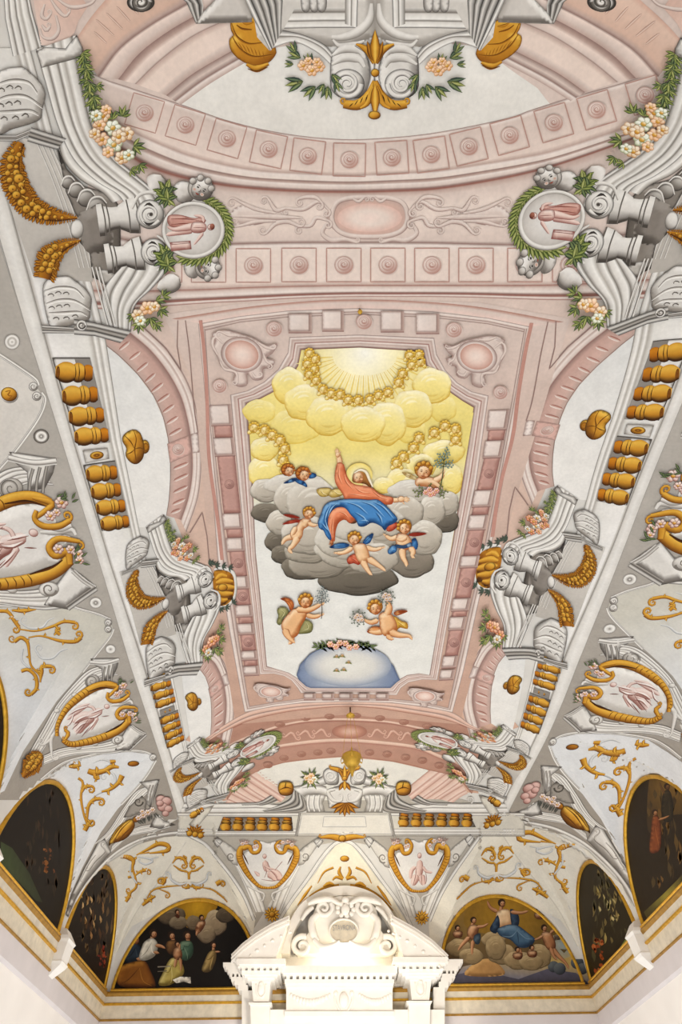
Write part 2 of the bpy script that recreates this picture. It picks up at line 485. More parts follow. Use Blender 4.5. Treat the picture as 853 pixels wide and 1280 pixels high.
ff = [(j*nx+i, (j+1)*nx+i, (j+1)*nx+i+1, j*nx+i+1) for j in range(len(ys)-1) for i in range(nx-1)]
ceil = mesh_obj('ceiling', vv, ff, M_PLASTER); ceil['kind'] = 'structure'
def wall(name, pts, flip):     # pts: along the wall, top follows the lunette arches
    n = len(pts); v = []; f = []
    for x, y in pts: v += [(x, y, 0), (x, y, H0 - .45), (x, y, float(zvault(np.array([x]), np.array([y]))[0]) + .003)]
    for i in range(n-1):
        for q in (0, 1): f.append((i*3+q, (i+1)*3+q, (i+1)*3+q+1, i*3+q+1))
    o = mesh_obj(name, v, f, M_WALL); o['kind'] = 'structure'
wall('wall_left', [(-W, y) for y in ys], 0); wall('wall_right', [(W, y) for y in ys], 0)
wall('wall_far', [(x, D1) for x in xs], 0); wall('wall_near', [(x, D0) for x in xs], 0)
# ------------------------------------------------------------------ the painted architecture
pk0, pk1, pk2, pk3, pk4 = 'ece2dc', 'ddcec6', 'c7b1a8', 'a18881', '7e655f'
gr0, gr1, gr2, gr3, gr4, gr5 = 'f3f1ed', 'dedbd6', 'bcb7b0', '8c867f', '5b5550', '3a3532'
go0, go1, go2, go3, go4 = 'f0cb66', 'cc9636', 'a06820', '6c4014', '3c220c'
TG = ('t', gr3, gr1, gr0); TP = ('t', pk3, pk1, pk0); TO = ('t', go3, go1, go0)
PKM = [pk3, pk1, pk0, pk1, pk2, pk0, pk1, pk3]
GRM = [gr3, gr1, gr0, gr1, gr2, gr0, gr1, gr3]
SIDES = (('left', False), ('right', True))
def line(p, pts, w=1.6, c=pk3, **k): rib(p, pts, w, [c], same=True, **k)
t = thing('trim_1', '', '', 0); t.kind = 'structure'
p = t.part('pink_ground')
Lp = [(28,-12),(40,30),(100,50),(165,185),(215,230),(220,340),(165,400),(125,425),(150,500),(215,560),(215,640),(240,700),(285,740),(250,800),(240,840),(252,900),(232,925),(290,945),(268,1004)]
FR.px()
poly(p, Lp + [(345,985),(430,972),(520,985)] + wr(*Lp[::-1]), pk1, lin2=('d8b7a4', (440,300), (432,930)), pitch=6)
# near opening with white sky, ribbed arch and bands
t = thing('painted_sky_opening', 'white half-round painted sky at the top of the picture, behind the gilded flower', 'painted sky', 4)
p = t.part('sky')
poly(p, [(224,131),(262,104),(300,80),(330,62),(400,50),(520,50),(600,58),(640,88),(672,110),(690,133),(663,139),(640,147),(588,158),(538,167),(490,172),(437,174.5),(380,171),(326,161),(280,149)], 'eeece7', lin2=('e6e3dd', (440,60), (440,175)))
t = thing('painted_rib_arch', 'pink ribbed painted arch curving round the white opening at the top of the picture', 'painted arch', 4)
NEARC = [[(93,52),(115,20),(142,-12)],[(123,96),(150,60),(190,30),(235,4),(262,-12)],[(148,99),(175,66),(215,36),(262,10),(290,-4)],[(170,105),(200,76),(240,46),(285,24)],[(208,119),(240,93),(280,69),(312,52)],[(226,131),(262,105),(300,82),(322,70)]]
for nm, rt in SIDES:
    p = t.part('rib_arch'); FR.px(); FR.right = rt
    for a, b, st in zip(NEARC[:-1], NEARC[1:], ([(0,'d9b7a8'),(.1,'e3cabb'),(.8,'dcc0b0'),(.93,pk2),(1,pk3)], [(0,pk3),(.15,'efdfd6'),(.6,pk1),(1,pk2)], [(0,pk3),(.3,pk2),(.5,'efdfd6'),(.9,pk1),(1,pk3)], [(0,pk2),(.2,'eadad0'),(.7,'ecdcd2'),(.8,pk1),(1,pk2)], [(0,pk3),(.35,pk1),(.6,pk3),(.7,pk0),(1,pk2)])):
        A = spline(a, n=10); B = spline(b, n=10); A = resample(A, 99)if 0 else np.array([A[int(round(i*(len(A)-1)/24))] for i in range(25)]); B = np.array([B[int(round(i*(len(B)-1)/24))] for i in range(25)])
        bandp(p, A, B, st)
    FR.px(0, 0, 4.265)
    for (a, b) in (((500,165),(575,235)),((510,100),(615,195)),((565,65),(660,160)),((620,30),(700,120)),((690,20),(745,80))):
        rib(p, [a, b], [9, 14, 9], ['a87a6b','e8d5c8','c79f90'], cap=True, same=True)
FR.right = False; FR.px()
AR_IN = [(60,62),(123,95),(162,109),(232,132),(280,149),(326,161),(380,170),(437,174),(490,171.5),(538,166.5),(588,157.5),(640,146),(663,137.5),(718,120),(773,105),(830,86),(880,68)]
AR_B = [(110,150),(150,158),(176,172),(230,195),(278,208),(326,216),(380,219),(437,221),(490,219),(545,216),(600,208),(655,199),(697,190),(766,168),(820,150),(850,138),(890,122)]
AR_C = [(110,180),(150,190),(180,208),(215,221),(258,230),(300,236),(370,241),(437,242),(490,241),(545,238),(600,230),(655,219),(705,205),(766,184),(820,164),(850,152),(890,134)]
t = thing('painted_rosette_band', 'curved pink band of rosettes in square coffers below the top white sky', 'painted band', 8)
p = t.part('band')
bandp(p, AR_IN, AR_B, [(0,pk3),(.05,pk0),(.12,pk1),(.86,'e8d9d0'),(.95,pk2),(1,pk0)], sm=True)
bandp(p, AR_B, AR_C, [(0,pk0),(.25,'eaded6'),(.3,pk3),(.42,pk2),(.5,pk0),(.7,pk1),(.8,pk3),(.9,'a06e63'),(1,pk2)], sm=True)
def rosette(t, x, y, r, c=('bd978d', pk1, pk0), name='rosette', ry=None):
    p = t.part(name, parent=t.parts[0] if t.parts and 'band' in t.name else None); ry = ry or r*.95
    with keep():
        local(x, y, r, 0); q = ry/r
        FR.mul(np.diag([1, q, 1.]))
        disc(p, .06, .08, 1.04, cols=[c[0], c[0], c[1]])
        disc(p, 0, 0, .98, sph=(c[0], c[1], c[2]), ol=c[0])
        disc(p, 0, -.05, .68, sph=(c[0], c[1], c[2]), ol=c[0])
        disc(p, 0, -.1, .42, sph=(c[0], c[1], c[2]), ol=c[0])
        spiral(p, 0, -.1, .32, 1.3, 1, .17, [c[0]])
def coffer(p, x, y, w, h, rot, c='c4a298'):
    with keep():
        local(x, y, 1, rot)
        Q = [(-w/2,-h/2),(w/2,-h/2),(w/2,h/2),(-w/2,h/2)]
        rib(p, Q, 1.5, [c], closed=True, sm=False, same=True)
NEAR_ROS = [(181,141),(232,156),(284,173),(336,186.5),(385,195),(437,199.5),(490,197),(539,193),(586,183),(637,169),(692,153),(745.5,137),(806,118.5)]
for i, (x, y) in enumerate(NEAR_ROS):
    a = NEAR_ROS[max(i-1, 0)]; b = NEAR_ROS[min(i+1, 12)]; ro = math.atan2(b[1]-a[1], b[0]-a[0])
    coffer(p, x, y, 40, 41, ro); rosette(t, x, y, 11.5)
# cartouche band
t = thing('painted_cartouche_band', 'pink band with a long oval cartouche and scrolls, between two rosette bands', 'painted band', 8)
p = t.part('band')
AR_D = [(110,290),(150,298),(180,304),(215,306),(258,306),(300,304.5),(370,303),(437,303),(490,303),(545,303.5),(600,305),(655,306),(705,304),(766,296),(820,286),(850,280),(890,270)]
bandp(p, AR_C, AR_D, [(0,pk2),(.08,pk1),(.3,'eadcd3'),(.7,'e8d9d0'),(.95,pk1),(1,pk3)], sm=True)
def scr(p, pts, w, prof=TP, ends=(0, 0), r=7, same=False, L=None):
    """tendril with optional spiral ends (+1/-1 turning side)"""
    rib(p, pts, w, prof, same=same, L=L)
    P = np.array(spline(pts, n=8)) if len(pts) > 2 else np.array(pts, float)
    for e, (a, b) in zip(ends, ((P[0], P[1]), (P[-1], P[-2]))):
        if not e: continue
        d = a - b; d /= np.hypot(*d); nrm = np.array([-d[1], d[0]])*e
        c = a + nrm*r; a0 = math.atan2(*(a - c)[::-1])
        wl = np.atleast_1d(w); w0 = float(wl[0] if b is P[1] else wl[-1]) or float(wl.max())*.7
        w0 = min(w0, r*.75); spiral(p, c[0], c[1], r, 1.35, a0, [w0, w0*.5], prof, flip=e, L=L)
FR.px(230, 200, 2.08)
c = t.part('cartouche')
disc(c, 483, 150, 112, 56, cols=['e9d2c8','e9d2c8','dcbcb0',pk2])
rib(c, [(385,150),(395,115),(425,100),(483,97),(540,100),(572,115),(582,150),(570,180),(535,196),(483,200),(430,196),(398,180)], 13, TP, closed=True)
disc(c, 483, 150, 84, 37, cols=['f0ddd4','eadcd3','e3c5ba'])
scr(c, [(372,165),(360,190),(385,208),(420,206),(450,214)], [10,14,8], ends=(1,-1))
scr(c, [(594,165),(606,190),(580,208),(545,206),(515,214)], [10,14,8], ends=(-1,1))
scr(c, [(440,100),(455,108),(470,96)], [6,9,6], ends=(0,1), r=8); scr(c, [(526,100),(511,108),(496,96)], [6,9,6], ends=(0,-1), r=8)
for sg, nm in ((1,'scroll'),(-1,'scroll')):
    s_ = t.part('scroll_ornament')
    with keep():
        if sg < 0: FR.mul(np.array([[-1,0,966],[0,1,0],[0,0,1.]]))
        for q in ([(378,130),(350,108),(310,128),(265,125)], [(378,158),(345,150),(330,170),(300,172)], [(360,112),(345,98),(320,96),(300,100)]):
            scr(s_, q, [6,12,8], ends=(1,-1), r=11)
        scr(s_, [(265,125),(240,130),(220,100)], [8,12,7], ends=(0,-1), r=12); scr(s_, [(300,172),(270,160),(240,165),(215,190)], [8,13,7], ends=(-1,1), r=12)
        poly(s_, [(290,148),(235,140),(150,118),(120,148),(155,172),(235,158)], pk1, sm=True, rel=(pk3,pk0,14))
        scr(s_, [(240,138),(190,128),(150,110),(132,100)], [6,11,6], ends=(0,-1), r=13); scr(s_, [(240,158),(190,160),(150,170),(135,172)], [6,11,6], ends=(0,1), r=12)
        rib(s_, [(310,150),(250,148),(150,146),(110,148)], [3,16,10,0], TP)
FR.px()
# second rosette band
t = thing('painted_rosette_band', 'straight pink band of rosettes directly above the frame of the central painting', 'painted band', 8)
p = t.part('band')
xsE = [110,150,180,215,258,300,370,437,490,545,600,655,705,766,820,850,890]
AR_E = list(zip(xsE, [362,363,363,362,361,359,357,356,356,356,356,356,355,352,348,344,340]))
AR_F = list(zip(xsE, [386,386,385,382,379,377,373,371,371,371,372,374,375,374,372,370,366]))
bandp(p, AR_D, AR_E, [(0,pk3),(.06,pk0),(.2,'eadcd3'),(.9,'e9dad1'),(1,pk2)], sm=True)
bandp(p, AR_E, AR_F, [(0,'a97a6e'),(.2,pk1),(.45,pk0),(.55,pk1),(.62,pk3),(.75,'a06e63'),(.85,pk0),(1,'a97a6e')], sm=True)
for i, x in enumerate((206,261,317,374,430,485,540,595,656,712)):
    y = 331 + (.6 if i < 3 else 0); coffer(p, x, y, 43, 42, 0); rosette(t, x, y, 12)
# ---------------------------------------------------------------- frame of the central painting
t = thing('painted_picture_frame', 'pink painted frame with blocks and corner cartouches around the central painting', 'painted frame', 14)
f = t.part('frame')
OUT = [(252,404),(300,394),(360,388),(446,385),(540,389),(610,397),(663,408),(611,640),(556,887),(500,884),(432,883),(365,884),(311,887),(281,650)]
poly(f, [(205,393),(300,379),(446,373),(600,378),(713,398),(640,640),(575,905),(432,893),(295,905),(262,700),(243,480)], pk1, lin2=('cbab9a', (440,380), (432,900)), pitch=5)
# outer frieze shade
bandp(f, [(215,398),(330,381),(446,374),(580,381),(705,402)], [(252,404),(340,391),(446,385),(560,390),(663,408)], [(0,'b98d80'),(.35,pk1),(1,'ead3ca')], sm=True)
for A, B in (([(250,404),(300,395),(360,388),(446,385),(540,389),(610,397),(663,408)], [(257,413),(300,403),(360,396.5),(446,393),(540,397),(610,405),(655,415)]),
             ([(248,404),(256,490),(264,590),(272,700),(287,790),(302,870),(306,890)], [(257,411),(262,490),(272,590),(284,690),(297,785),(310,870),(313,884)]),
             ([(663,408),(646,510),(634,575),(615,680),(597,760),(580,838),(566,890)], [(655,412),(638,510),(626,575),(606,680),(587,760),(570,838),(560,884)]),
             ([(306,890),(340,883),(379,878),(432,876.5),(490,878),(530,883),(566,890)], [(313,882),(345,877),(379,872.5),(432,871.5),(490,873),(525,876),(560,884)])):
    bandp(f, A, B, [(0,pk3),(.2,pk0),(.45,pk1),(.55,pk3),(.7,pk1),(1,pk3)])
INN = [(377,437),(373,457),(362,474),(345,488),(326,498),(309,504),(315.6,583),(321,700),(325,737),(334,832),(346,835.5),(361,840),(374,848),(383,856),(389,858),(432,858),(488,858),(496.5,850),(509,843),(523.5,841),(537,843),(548,774),(559,712),(565,681),(579,594),(592,509),(577,500),(560,488),(545,474),(533,457),(528,439),(450,434)]
MID = [(362,421),(360,440),(348,461),(330,477),(309,488),(288,493),(298,600),(308,700),(311,719),(325,842.5),(342,841.6),(355,844.4),(364.4,850),(372,859.5),(376,866),(432,867),(496.5,868.6),(501,860),(511,852.6),(528.5,849),(547,849.5),(560.5,774),(572,712),(579,681),(596,600),(611,494),(590,489),(572,478),(557,462),(546,442),(543,422),(450,418)]
bandp(f, MID+MID[:1], INN+INN[:1], [(0,pk3),(.12,pk0),(.25,pk2),(.4,pk1),(.48,'a6756a'),(.56,pk0),(.7,pk2),(.8,pk1),(.93,pk3),(1,'9a6a5f')])
def block(t, q, dark='a87a6e'):
    b = t.part('block'); q = np.array(q, float)
    ext = q[2]-q[1]
    poly(b, [q[0],q[1],q[2],q[3]], pk0, lin2=(pk1, q[0], q[2]), ol=pk3)
    rib(b, [q[3]+(0,1.2), q[2]+(0,1.2)], 2.6, [pk2, '95706a'], sm=False)
    rib(b, [q[1]+(-2,0), q[2]+(-2,0)], 4, [pk2, pk3], sm=False)
def col_x(y, side, a):    # a: 0..1 across the channel between outer and inner mouldings
    if side == 0: lo, hi = np.interp(y, [404,509,549,643,674,762,816,845], [251,261.5,266,277,282,294,300.6,305]), np.interp(y, [493,549,641,700,775,843], [288,293,302.7,308,317.5,325])
    else: hi, lo = np.interp(y, [408,522,559,620,653,754,776,826,848], [653,636,629,616,609,587.6,582.6,571.6,567]), np.interp(y, [494,512,562,623,653,700,749,823,848], [611,610.4,604.6,590.5,584.6,575,565.4,553,548])
    return lo + (hi-lo)*a
for side, ys_ in ((0, [(506,530),(547,568),(641.5,659),(672,687),(720,734),(756,769),(779,791),(813,823),(832,842)]), (1, [(512,535),(550,570),(612,631),(643,660),(694,707),(747,761),(770,785),(819,832),(836,847)])):
    pr = 505
    for y0, y1 in ys_:
        if y0 - pr > 8:
            poly(f, [(col_x(pr,side,.12),pr),(col_x(pr,side,.95),pr),(col_x(y0,side,.95),y0),(col_x(y0,side,.12),y0)], 'c4a097', ol='95706a', rel=('a4756a','d6b0a4',5), same=True)
            if y0 - pr > 20: rosette(t, col_x((pr+y0)/2,side,.55), (pr+y0)/2, 6.5, ('95706a','c4a097','dcb9ad'))
        pr = y1
    for y0, y1 in ys_: block(t, [(col_x(y0,side,.02),y0),(col_x(y0,side,.98),y0-1),(col_x(y1,side,.98),y1-1),(col_x(y1,side,.02),y1)])
for x0, x1, y0, y1 in ((361,390,391,413),(403,430,387,411),(476,505,388,412),(520,549,391,414)): block(t, [(x0,y0),(x1,y0),(x1,y1),(x0,y1)])
rosette(t, 455, 401, 10); rosette(t, 343, 410, 10); rosette(t, 567, 411, 10); rosette(t, 275, 481, 9); rosette(t, 625, 489, 9)
for x0, x1 in ((380,395),(403,418),(424,441),(448,462),(470,486)): block(t, [(x0,864.5),(x1,864.5),(x1,871),(x0,871)])
def corner_cart(t, m):
    p = t.part('corner_cartouche')
    with keep():
        FR.M = m
        poly(p, [(180,180),(260,155),(360,180),(440,205),(520,250),(590,240),(560,300),(520,330),(575,350),(540,395),(500,400),(500,460),(440,470),(400,430),(400,500),(340,510),(310,470),(320,430),(240,390),(215,330),(185,270),(200,220)], pk1, sm=True, rel=(pk3,pk0,26), ol=pk3)
        for q, e in (([(340,190),(290,190),(230,165)],(0,-1)),([(250,240),(200,200),(185,250),(215,310)],(0,0)),([(470,235),(520,265),(560,275)],(0,-1)),([(500,300),(520,350),(550,370)],(0,1)),([(230,350),(260,400),(330,420),(340,480)],(0,1)),([(430,420),(450,450),(480,450)],(0,-1))):
            scr(p, q, [10,20,12], ends=e, r=18)
        disc(p, 366, 308, 132, 110, .25, cols=[pk1, pk1, pk3, pk1, pk0, pk3])
        disc(p, 366, 308, 106, 88, .25, cols=['efdfd6','ecd9cf','e2c8bd', 'c9a194'])
m5 = Frame().px(230, 380, 5.018).M
corner_cart(t, m5)
TRm = Frame().quad([(120,130),(660,60),(660,200),(290,560),(160,640)], [(643,415),(543,398),(543,422),(612,494),(645,520)]).M
corner_cart(t, TRm)
for x, y in ((339,862), (531,867.5)):
    corner_cart(t, np.array([[.115,0,x-.115*366],[0,.068,y-.068*308],[0,0,1.]]))
# ---------------------------------------------------------------- the bands beyond the central painting
FR.px()
F_O = [(262,920),(276.6,908),(311,889),(345,882),(379,878),(432,876.5),(490,878),(530,883),(566,890),(590,906),(612,916)]
F_A = [(258,928),(280,915),(311,901),(354,890.6),(390,886),(430,883),(470,885),(510,891),(549.6,898),(577.5,906),(614,922)]
F_C = [(262,948),(290,932),(326,917),(354.4,907.5),(386,902),(430,900.5),(480,903),(513.7,909),(545,917),(580,930),(610,944)]
F_D = [(280,965),(310,947),(345,935.6),(375,931),(400,928.5),(430,927.5),(470,930),(519.7,936),(549.6,947.7),(571.5,955.7),(600,972)]
F_E = [(284,1000),(291,990),(307.5,973),(326,962),(354,953.5),(382.5,949.7),(430,946),(490,951.7),(533.6,961.7),(569.5,971.6),(590,992)]
t = thing('painted_cornice_band', 'narrow curved pink moulding right below the frame of the central painting', 'painted band', 16)
p = t.part('band'); bandp(p, F_O, F_A, [(0,pk3),(.15,'e8cdbf'),(.4,'ddbcab'),(.5,pk3),(.65,'e8cdbf'),(.85,'d4ae9c'),(1,'9c6d5e')], sm=True)
far = (('painted_rosette_band', 'upper of two curved brownish pink rosette bands below the central painting', F_A, F_C), ('painted_cartouche_band', 'brownish pink curved band with scrolls and a small cartouche, below the central painting', F_C, F_D), ('painted_rosette_band', 'lower of two curved brownish pink rosette bands below the central painting', F_D, F_E))
for i, (nm, lb, A, B) in enumerate(far):
    t = thing(nm, lb, 'painted band', 10+i); p = t.part('band')
    bandp(p, A, B, [(0,'a5776a'),(.08,'bd9786'),(.5,'b99281'),(.82,'bd9787'),(.86,'e9d2c2'),(.95,'dcbcab'),(1,'a87b6c')] if i < 2 else [(0,'b88c7d'),(.1,'c09a8a'),(.9,'bd9786'),(1,'a87b6c')], sm=True)
    c = ('9f7464','b99080','cba897')
    if i == 0:
        for x, y in ((382,897),(412,895),(445,894),(475,897),(505,902),(534,907),(350,905)): rosette(t, x, y, 6.5, c, ry=3.6)
    elif i == 2:
        for x, y in ((355,947),(377,942),(397.5,940),(414,938),(442,939),(462,940),(484,942),(507,946),(528,950),(549,956),(570,964),(335,955)): rosette(t, x, y, 6, c, ry=4)
    else:
        q = t.part('cartouche'); disc(q, 437, 914, 22, 9, cols=['dcbcab','d4b09f','c2937f','ab7d6e'])
        for sg in (-1, 1):
            q = t.part('scroll_ornament')
            for x0 in (28, 48, 66):
                yy = 914 + (x0/60)**2*4
                scr(q, [(437+sg*x0, yy+5), (437+sg*(x0+6), yy-3), (437+sg*(x0+14), yy+2)], [2.5,4,2.5], ('t','a87a6b','d3ad9c','e3c8b8'), ends=(sg,-sg), r=3.2)
t = thing('painted_sky_opening', 'white half-round painted sky at the far end, behind the hanging lamp', 'painted sky', 6)
p = t.part('sky'); poly(p, [(318,968),(326,962),(354,953.5),(382.5,949.7),(430,946),(490,951.7),(533.6,961.7),(540,966),(520,985),(480,1000),(380,1000),(345,985)], 'e6e3db')
t = thing('painted_rib_arch', 'pale pink ribbed painted arch at the far end, either side of the far pediment', 'painted arch', 6)
FARC = [[(323,963),(340,975),(362,990)],[(307,973),(330,988),(352,1002)],[(298,981),(315,993),(335,1004)],[(290,992),(302,998),(318,1006)],[(282,1003),(290,1006),(300,1012)]]
for nm, rt in SIDES:
    FR.right = rt; p = t.part('rib_arch')
    for a, b in zip(FARC[:-1], FARC[1:]):
        bandp(p, a, b, [(0,'b98d80'),(.15,'e2c7ba'),(.5,'ead6cb'),(.6,'c99f92'),(.75,'ecd8cd'),(1,'d5b1a4')], sm=True)
FR.right = False
# ---------------------------------------------------------------- side arches with white sky
def side_arch(where, label, m, rt, lab_sky, nearer):
    FR.M = m; FR.right = rt
    SK = [(85,90),(180,165),(270,255),(340,350),(385,450),(408,550),(418,640),(418,740),(412,830),(400,905)]
    O1 = [(225,55),(325,140),(408,245),(465,350),(495,450),(512,540),(520,630),(518,730),(500,830),(468,925)]
    O2 = [(285,15),(395,120),(465,215),(515,315),(545,420),(555,530),(565,630),(562,730),(545,840),(495,985)]
    t = thing('painted_sky_opening', lab_sky, 'painted sky', 10)
    p = t.part('sky')
    poly(p, SK + [(300,960),(240,960),(150,600),(40,70)], 'e4e4e2', lin2=('eceae6', (100,200), (400,700)))
    t = thing('painted_arch', label, 'painted arch', 12)
    p = t.part('arch')
    bandp(p, SK, O1, [(0,pk4),(.05,pk2),(.3,'d6b9af'),(.8,'cbaca2'),(1,pk3)], sm=True)
    bandp(p, O1, O2, [(0,'9a6a5f'),(.12,pk1),(.35,pk0),(.5,pk2),(.6,pk0),(.8,pk1),(.92,pk3),(1,pk1)], sm=True)
    for a, b in (((180,140),(232,98)),((228,185),(282,145)),((262,240),(318,195)),((300,290),(352,245)),((330,335),(388,290)),((358,382),(418,340)),((382,430),(440,390)),((400,482),(458,445)),((412,535),(475,500)),((432,690),(505,660)),((434,745),(505,712)),((432,800),(502,768)),((428,855),(490,828)),((420,895),(470,875))):
        s_ = t.part('flute'); rib(s_, [a, ((a[0]+b[0])/2, (a[1]+b[1])/2), b], [12,18,14], ['a06f64','c2968a',pk1,pk0], cap=True)
    k = t.part('keystone')
    poly(k, [(405,572),(505,532),(520,618),(418,662)], 'dcbab0', ol=pk3)
    poly(k, [(512,528),(548,518),(556,612),(522,616)], pk0, ol=pk3)
    rosette(t, 455, 597, 28)
    p = t.part('spandrel')
    line(p, [(455,0),(452,120),(470,235),(400,130),(270,10)], 5, pk3, sm=False); line(p, [(490,0),(510,160),(530,400),(548,520)], 5, pk3); 
    if not nearer:
        FR.right = False; FR.px(); return
    line(p, [(560,0),(575,130),(590,360),(600,640),(640,930),(660,1110)], 16, 'c89c90'); line(p, [(510,985),(568,890),(590,1000),(600,1110)], 5, pk3, sm=False)
    FR.right = False; FR.px()
M4 = Frame().px(100, 400, 3.709).M
# the second pair of arches, further down, repeats the first one through matching points
SRC2 = [(85,90),(418,640),(400,905),(455,597),(150,600),(565,630),(285,15),(120,985)]
DST2 = [(224,830),(263,876),(242,926),(272,859),(237,880),(293,865),(263,822),(229,931)]
DST2 = [(222,829),(263,868),(250,917),(269,858),(232,880),(292,858),(252,815),(233,935)]
M4b = Frame().quad(SRC2, DST2).M
side_arch('', 'large pink fluted arch on the left, around the upper white half-round sky', M4, False, 'white half-round painted sky on the left, behind the upper gilded bowl', 1)
side_arch('', 'large pink fluted arch on the right, around the upper white half-round sky', M4, True, 'white half-round painted sky on the right, behind the upper gilded bowl', 1)
side_arch('', 'small pink fluted arch on the lower left, below the second scrolled console', M4b, False, 'small white painted sky on the lower left, behind the lower gilded bowl', 0)
side_arch('', 'small pink fluted arch on the lower right, below the second scrolled console', M4b, True, 'small white painted sky on the lower right, behind the lower gilded bowl', 0)
# ---------------------------------------------------------------- the central painting
t = thing('ceiling_painting', 'central painted sky panel, yellow above and white below, inside the pink frame', 'painting', 40)
FR.px()
p = t.part('sky')
poly(p, INN, 'f3e6a4', lin2=('ecdc8c', (450,440), (450,560)), pitch=4)
poly(p, [(311,520),(592,515),(569,655),(537,843),(524,841),(509,843),(496.5,850),(488,858),(432,858),(389,858),(383,856),(374,848),(361,840),(346,835.5),(334,832),(325,737),(320,690),(317,620)], 'eedf92', lin2=('e7e6e1', (450,560), (450,640)), pitch=4)
g = t.part('sun_glow')
poly(g, [(377,437),(373,457),(362,474),(380,515),(410,528),(460,532),(500,525),(545,474),(533,457),(528,439),(450,434)], 'fffdf2', rad=('f0e094', (456,440), 92))
for k in range(46):
    a = PI*(.02 + .96*k/45); r0 = 40; r1 = 62 + 8*(k % 3)
    rib(g, [(456+r0*math.cos(a), 444+.62*r0*math.sin(a)), (456+r1*math.cos(a)*1.1, 444+r1*math.sin(a))], [.8,2.2,.8], ['ecd784' if k % 2 else 'f7eab0'], same=k > 0)
YC = ('cda63a', 'f3e49a', 'fdf8e0'); GC = ('6e675c', 'c6beb1', 'efebe2'); DC = ('37322b', '7a7266', 'a59d8f')
def puff(p, x, y, rx, ry, c, rot=0., ol=True, sc=0, L=(-.3,-.95)):
    n = 26; pts = []
    for i in range(n):
        a = 2*PI*i/n; w = 1 + .035*math.sin(a*5 + x) + .02*math.sin(a*9 + y)
        X, Y = rx*w*math.cos(a), ry*w*math.sin(a)
        pts.append((x + X*math.cos(rot) - Y*math.sin(rot), y + X*math.sin(rot) + Y*math.cos(rot)))
    poly(p, pts, c[1], sm=True, ball=(c[0], c[2], x, y, rx, ry), L=L, ol=c[0] if ol else None, olw=.75)
    lc, dc = mix(c[1], c[2], .75), mix(c[1], c[0], .4)
    for k, (q, a0, a1, cc) in enumerate(((.62, 3.5, 5.2, lc), (.4, 3.7, 5.4, lc), (.78, .5, 2.0, dc), (.55, .9, 2.3, dc))):
        pts = []
        for a in np.linspace(a0, a1, 6):
            X, Y = rx*q*math.cos(a), ry*q*math.sin(a); pts.append((x + X*math.cos(rot) - Y*math.sin(rot), y + X*math.sin(rot) + Y*math.cos(rot)))
        rib(p, pts, [0, min(rx, ry)*.22, min(rx, ry)*.2, 0], [mix(c[1], cc, .25), cc, mix(c[1], cc, .25)], same=k > 0)
FR.px(300, 420, 5.331)
yc = t.part('cloud', 'bright yellow cloud bank')
FY = ('e0c45e','f0e092','f8eebc')
for a in ((130,500,110,80,FY),(370,600,170,115,FY),(1130,620,110,90,FY),(1350,480,95,90,FY),(330,330,115,125,YC),(430,440,135,120,YC),(590,530,150,130,YC),(1280,330,130,120,YC),(1150,480,135,125,YC),(980,580,130,145,YC),(820,585,150,120,YC)):
    puff(yc, *a, L=(.1,-1))
FR.px(300, 540, 5.331)
lc = t.part('cloud', 'pale yellow cloud at the left edge')
for a in ((165,260,110,110,YC),(165,110,95,80,YC)): puff(lc, *a)
rc = t.part('cloud', 'pale yellow cloud at the right edge')
for a in ((1405,310,80,110,YC),(1360,130,140,80,YC),(1210,220,100,80,YC),(1080,300,100,65,YC),(960,350,75,55,YC),(1200,330,120,60,YC)): puff(rc, *a)
FR.px()
gc = t.part('cloud_bank', 'grey cloud bank under the seated figure')
for a in ((333,640,19,12,DC),(345,676,14,13,DC),(353,692,14,12,DC),(557,650,17,15,DC),(447,722,50,21,DC),(380,708,28,16,DC),(515,700,28,21,('4a443c','958c7f','bdb5a8')),
          (398,704,38,18,('5a5348','aaa295','cfc9bd')),(333,612,20,15,GC),(558,628,16,16,GC),(520,612,35,14,('958d80','d3cdc2','eeebe4')),(370,605,40,14,('958d80','d3cdc2','eeebe4')),(385,688,30,15,('655e53','b5ad9f','d9d3c8')),
          (351,652,18,16,GC),(363,622,20,22,GC),(540,637,17,19,GC),(392,628,34,31,GC),(506,640,24,22,GC),(385,668,34,24,GC),(531,671,22,22,GC),(478,660,34,26,GC),(432,684,38,24,('6e675c','cbc4b7','efebe3')),(466,697,32,20,GC),(420,672,26,22,('8b8376','d2ccc0','f0ede6')),(446,655,40,20,('9a9285','d8d2c7','f3f0ea'))):
    puff(gc, *a)
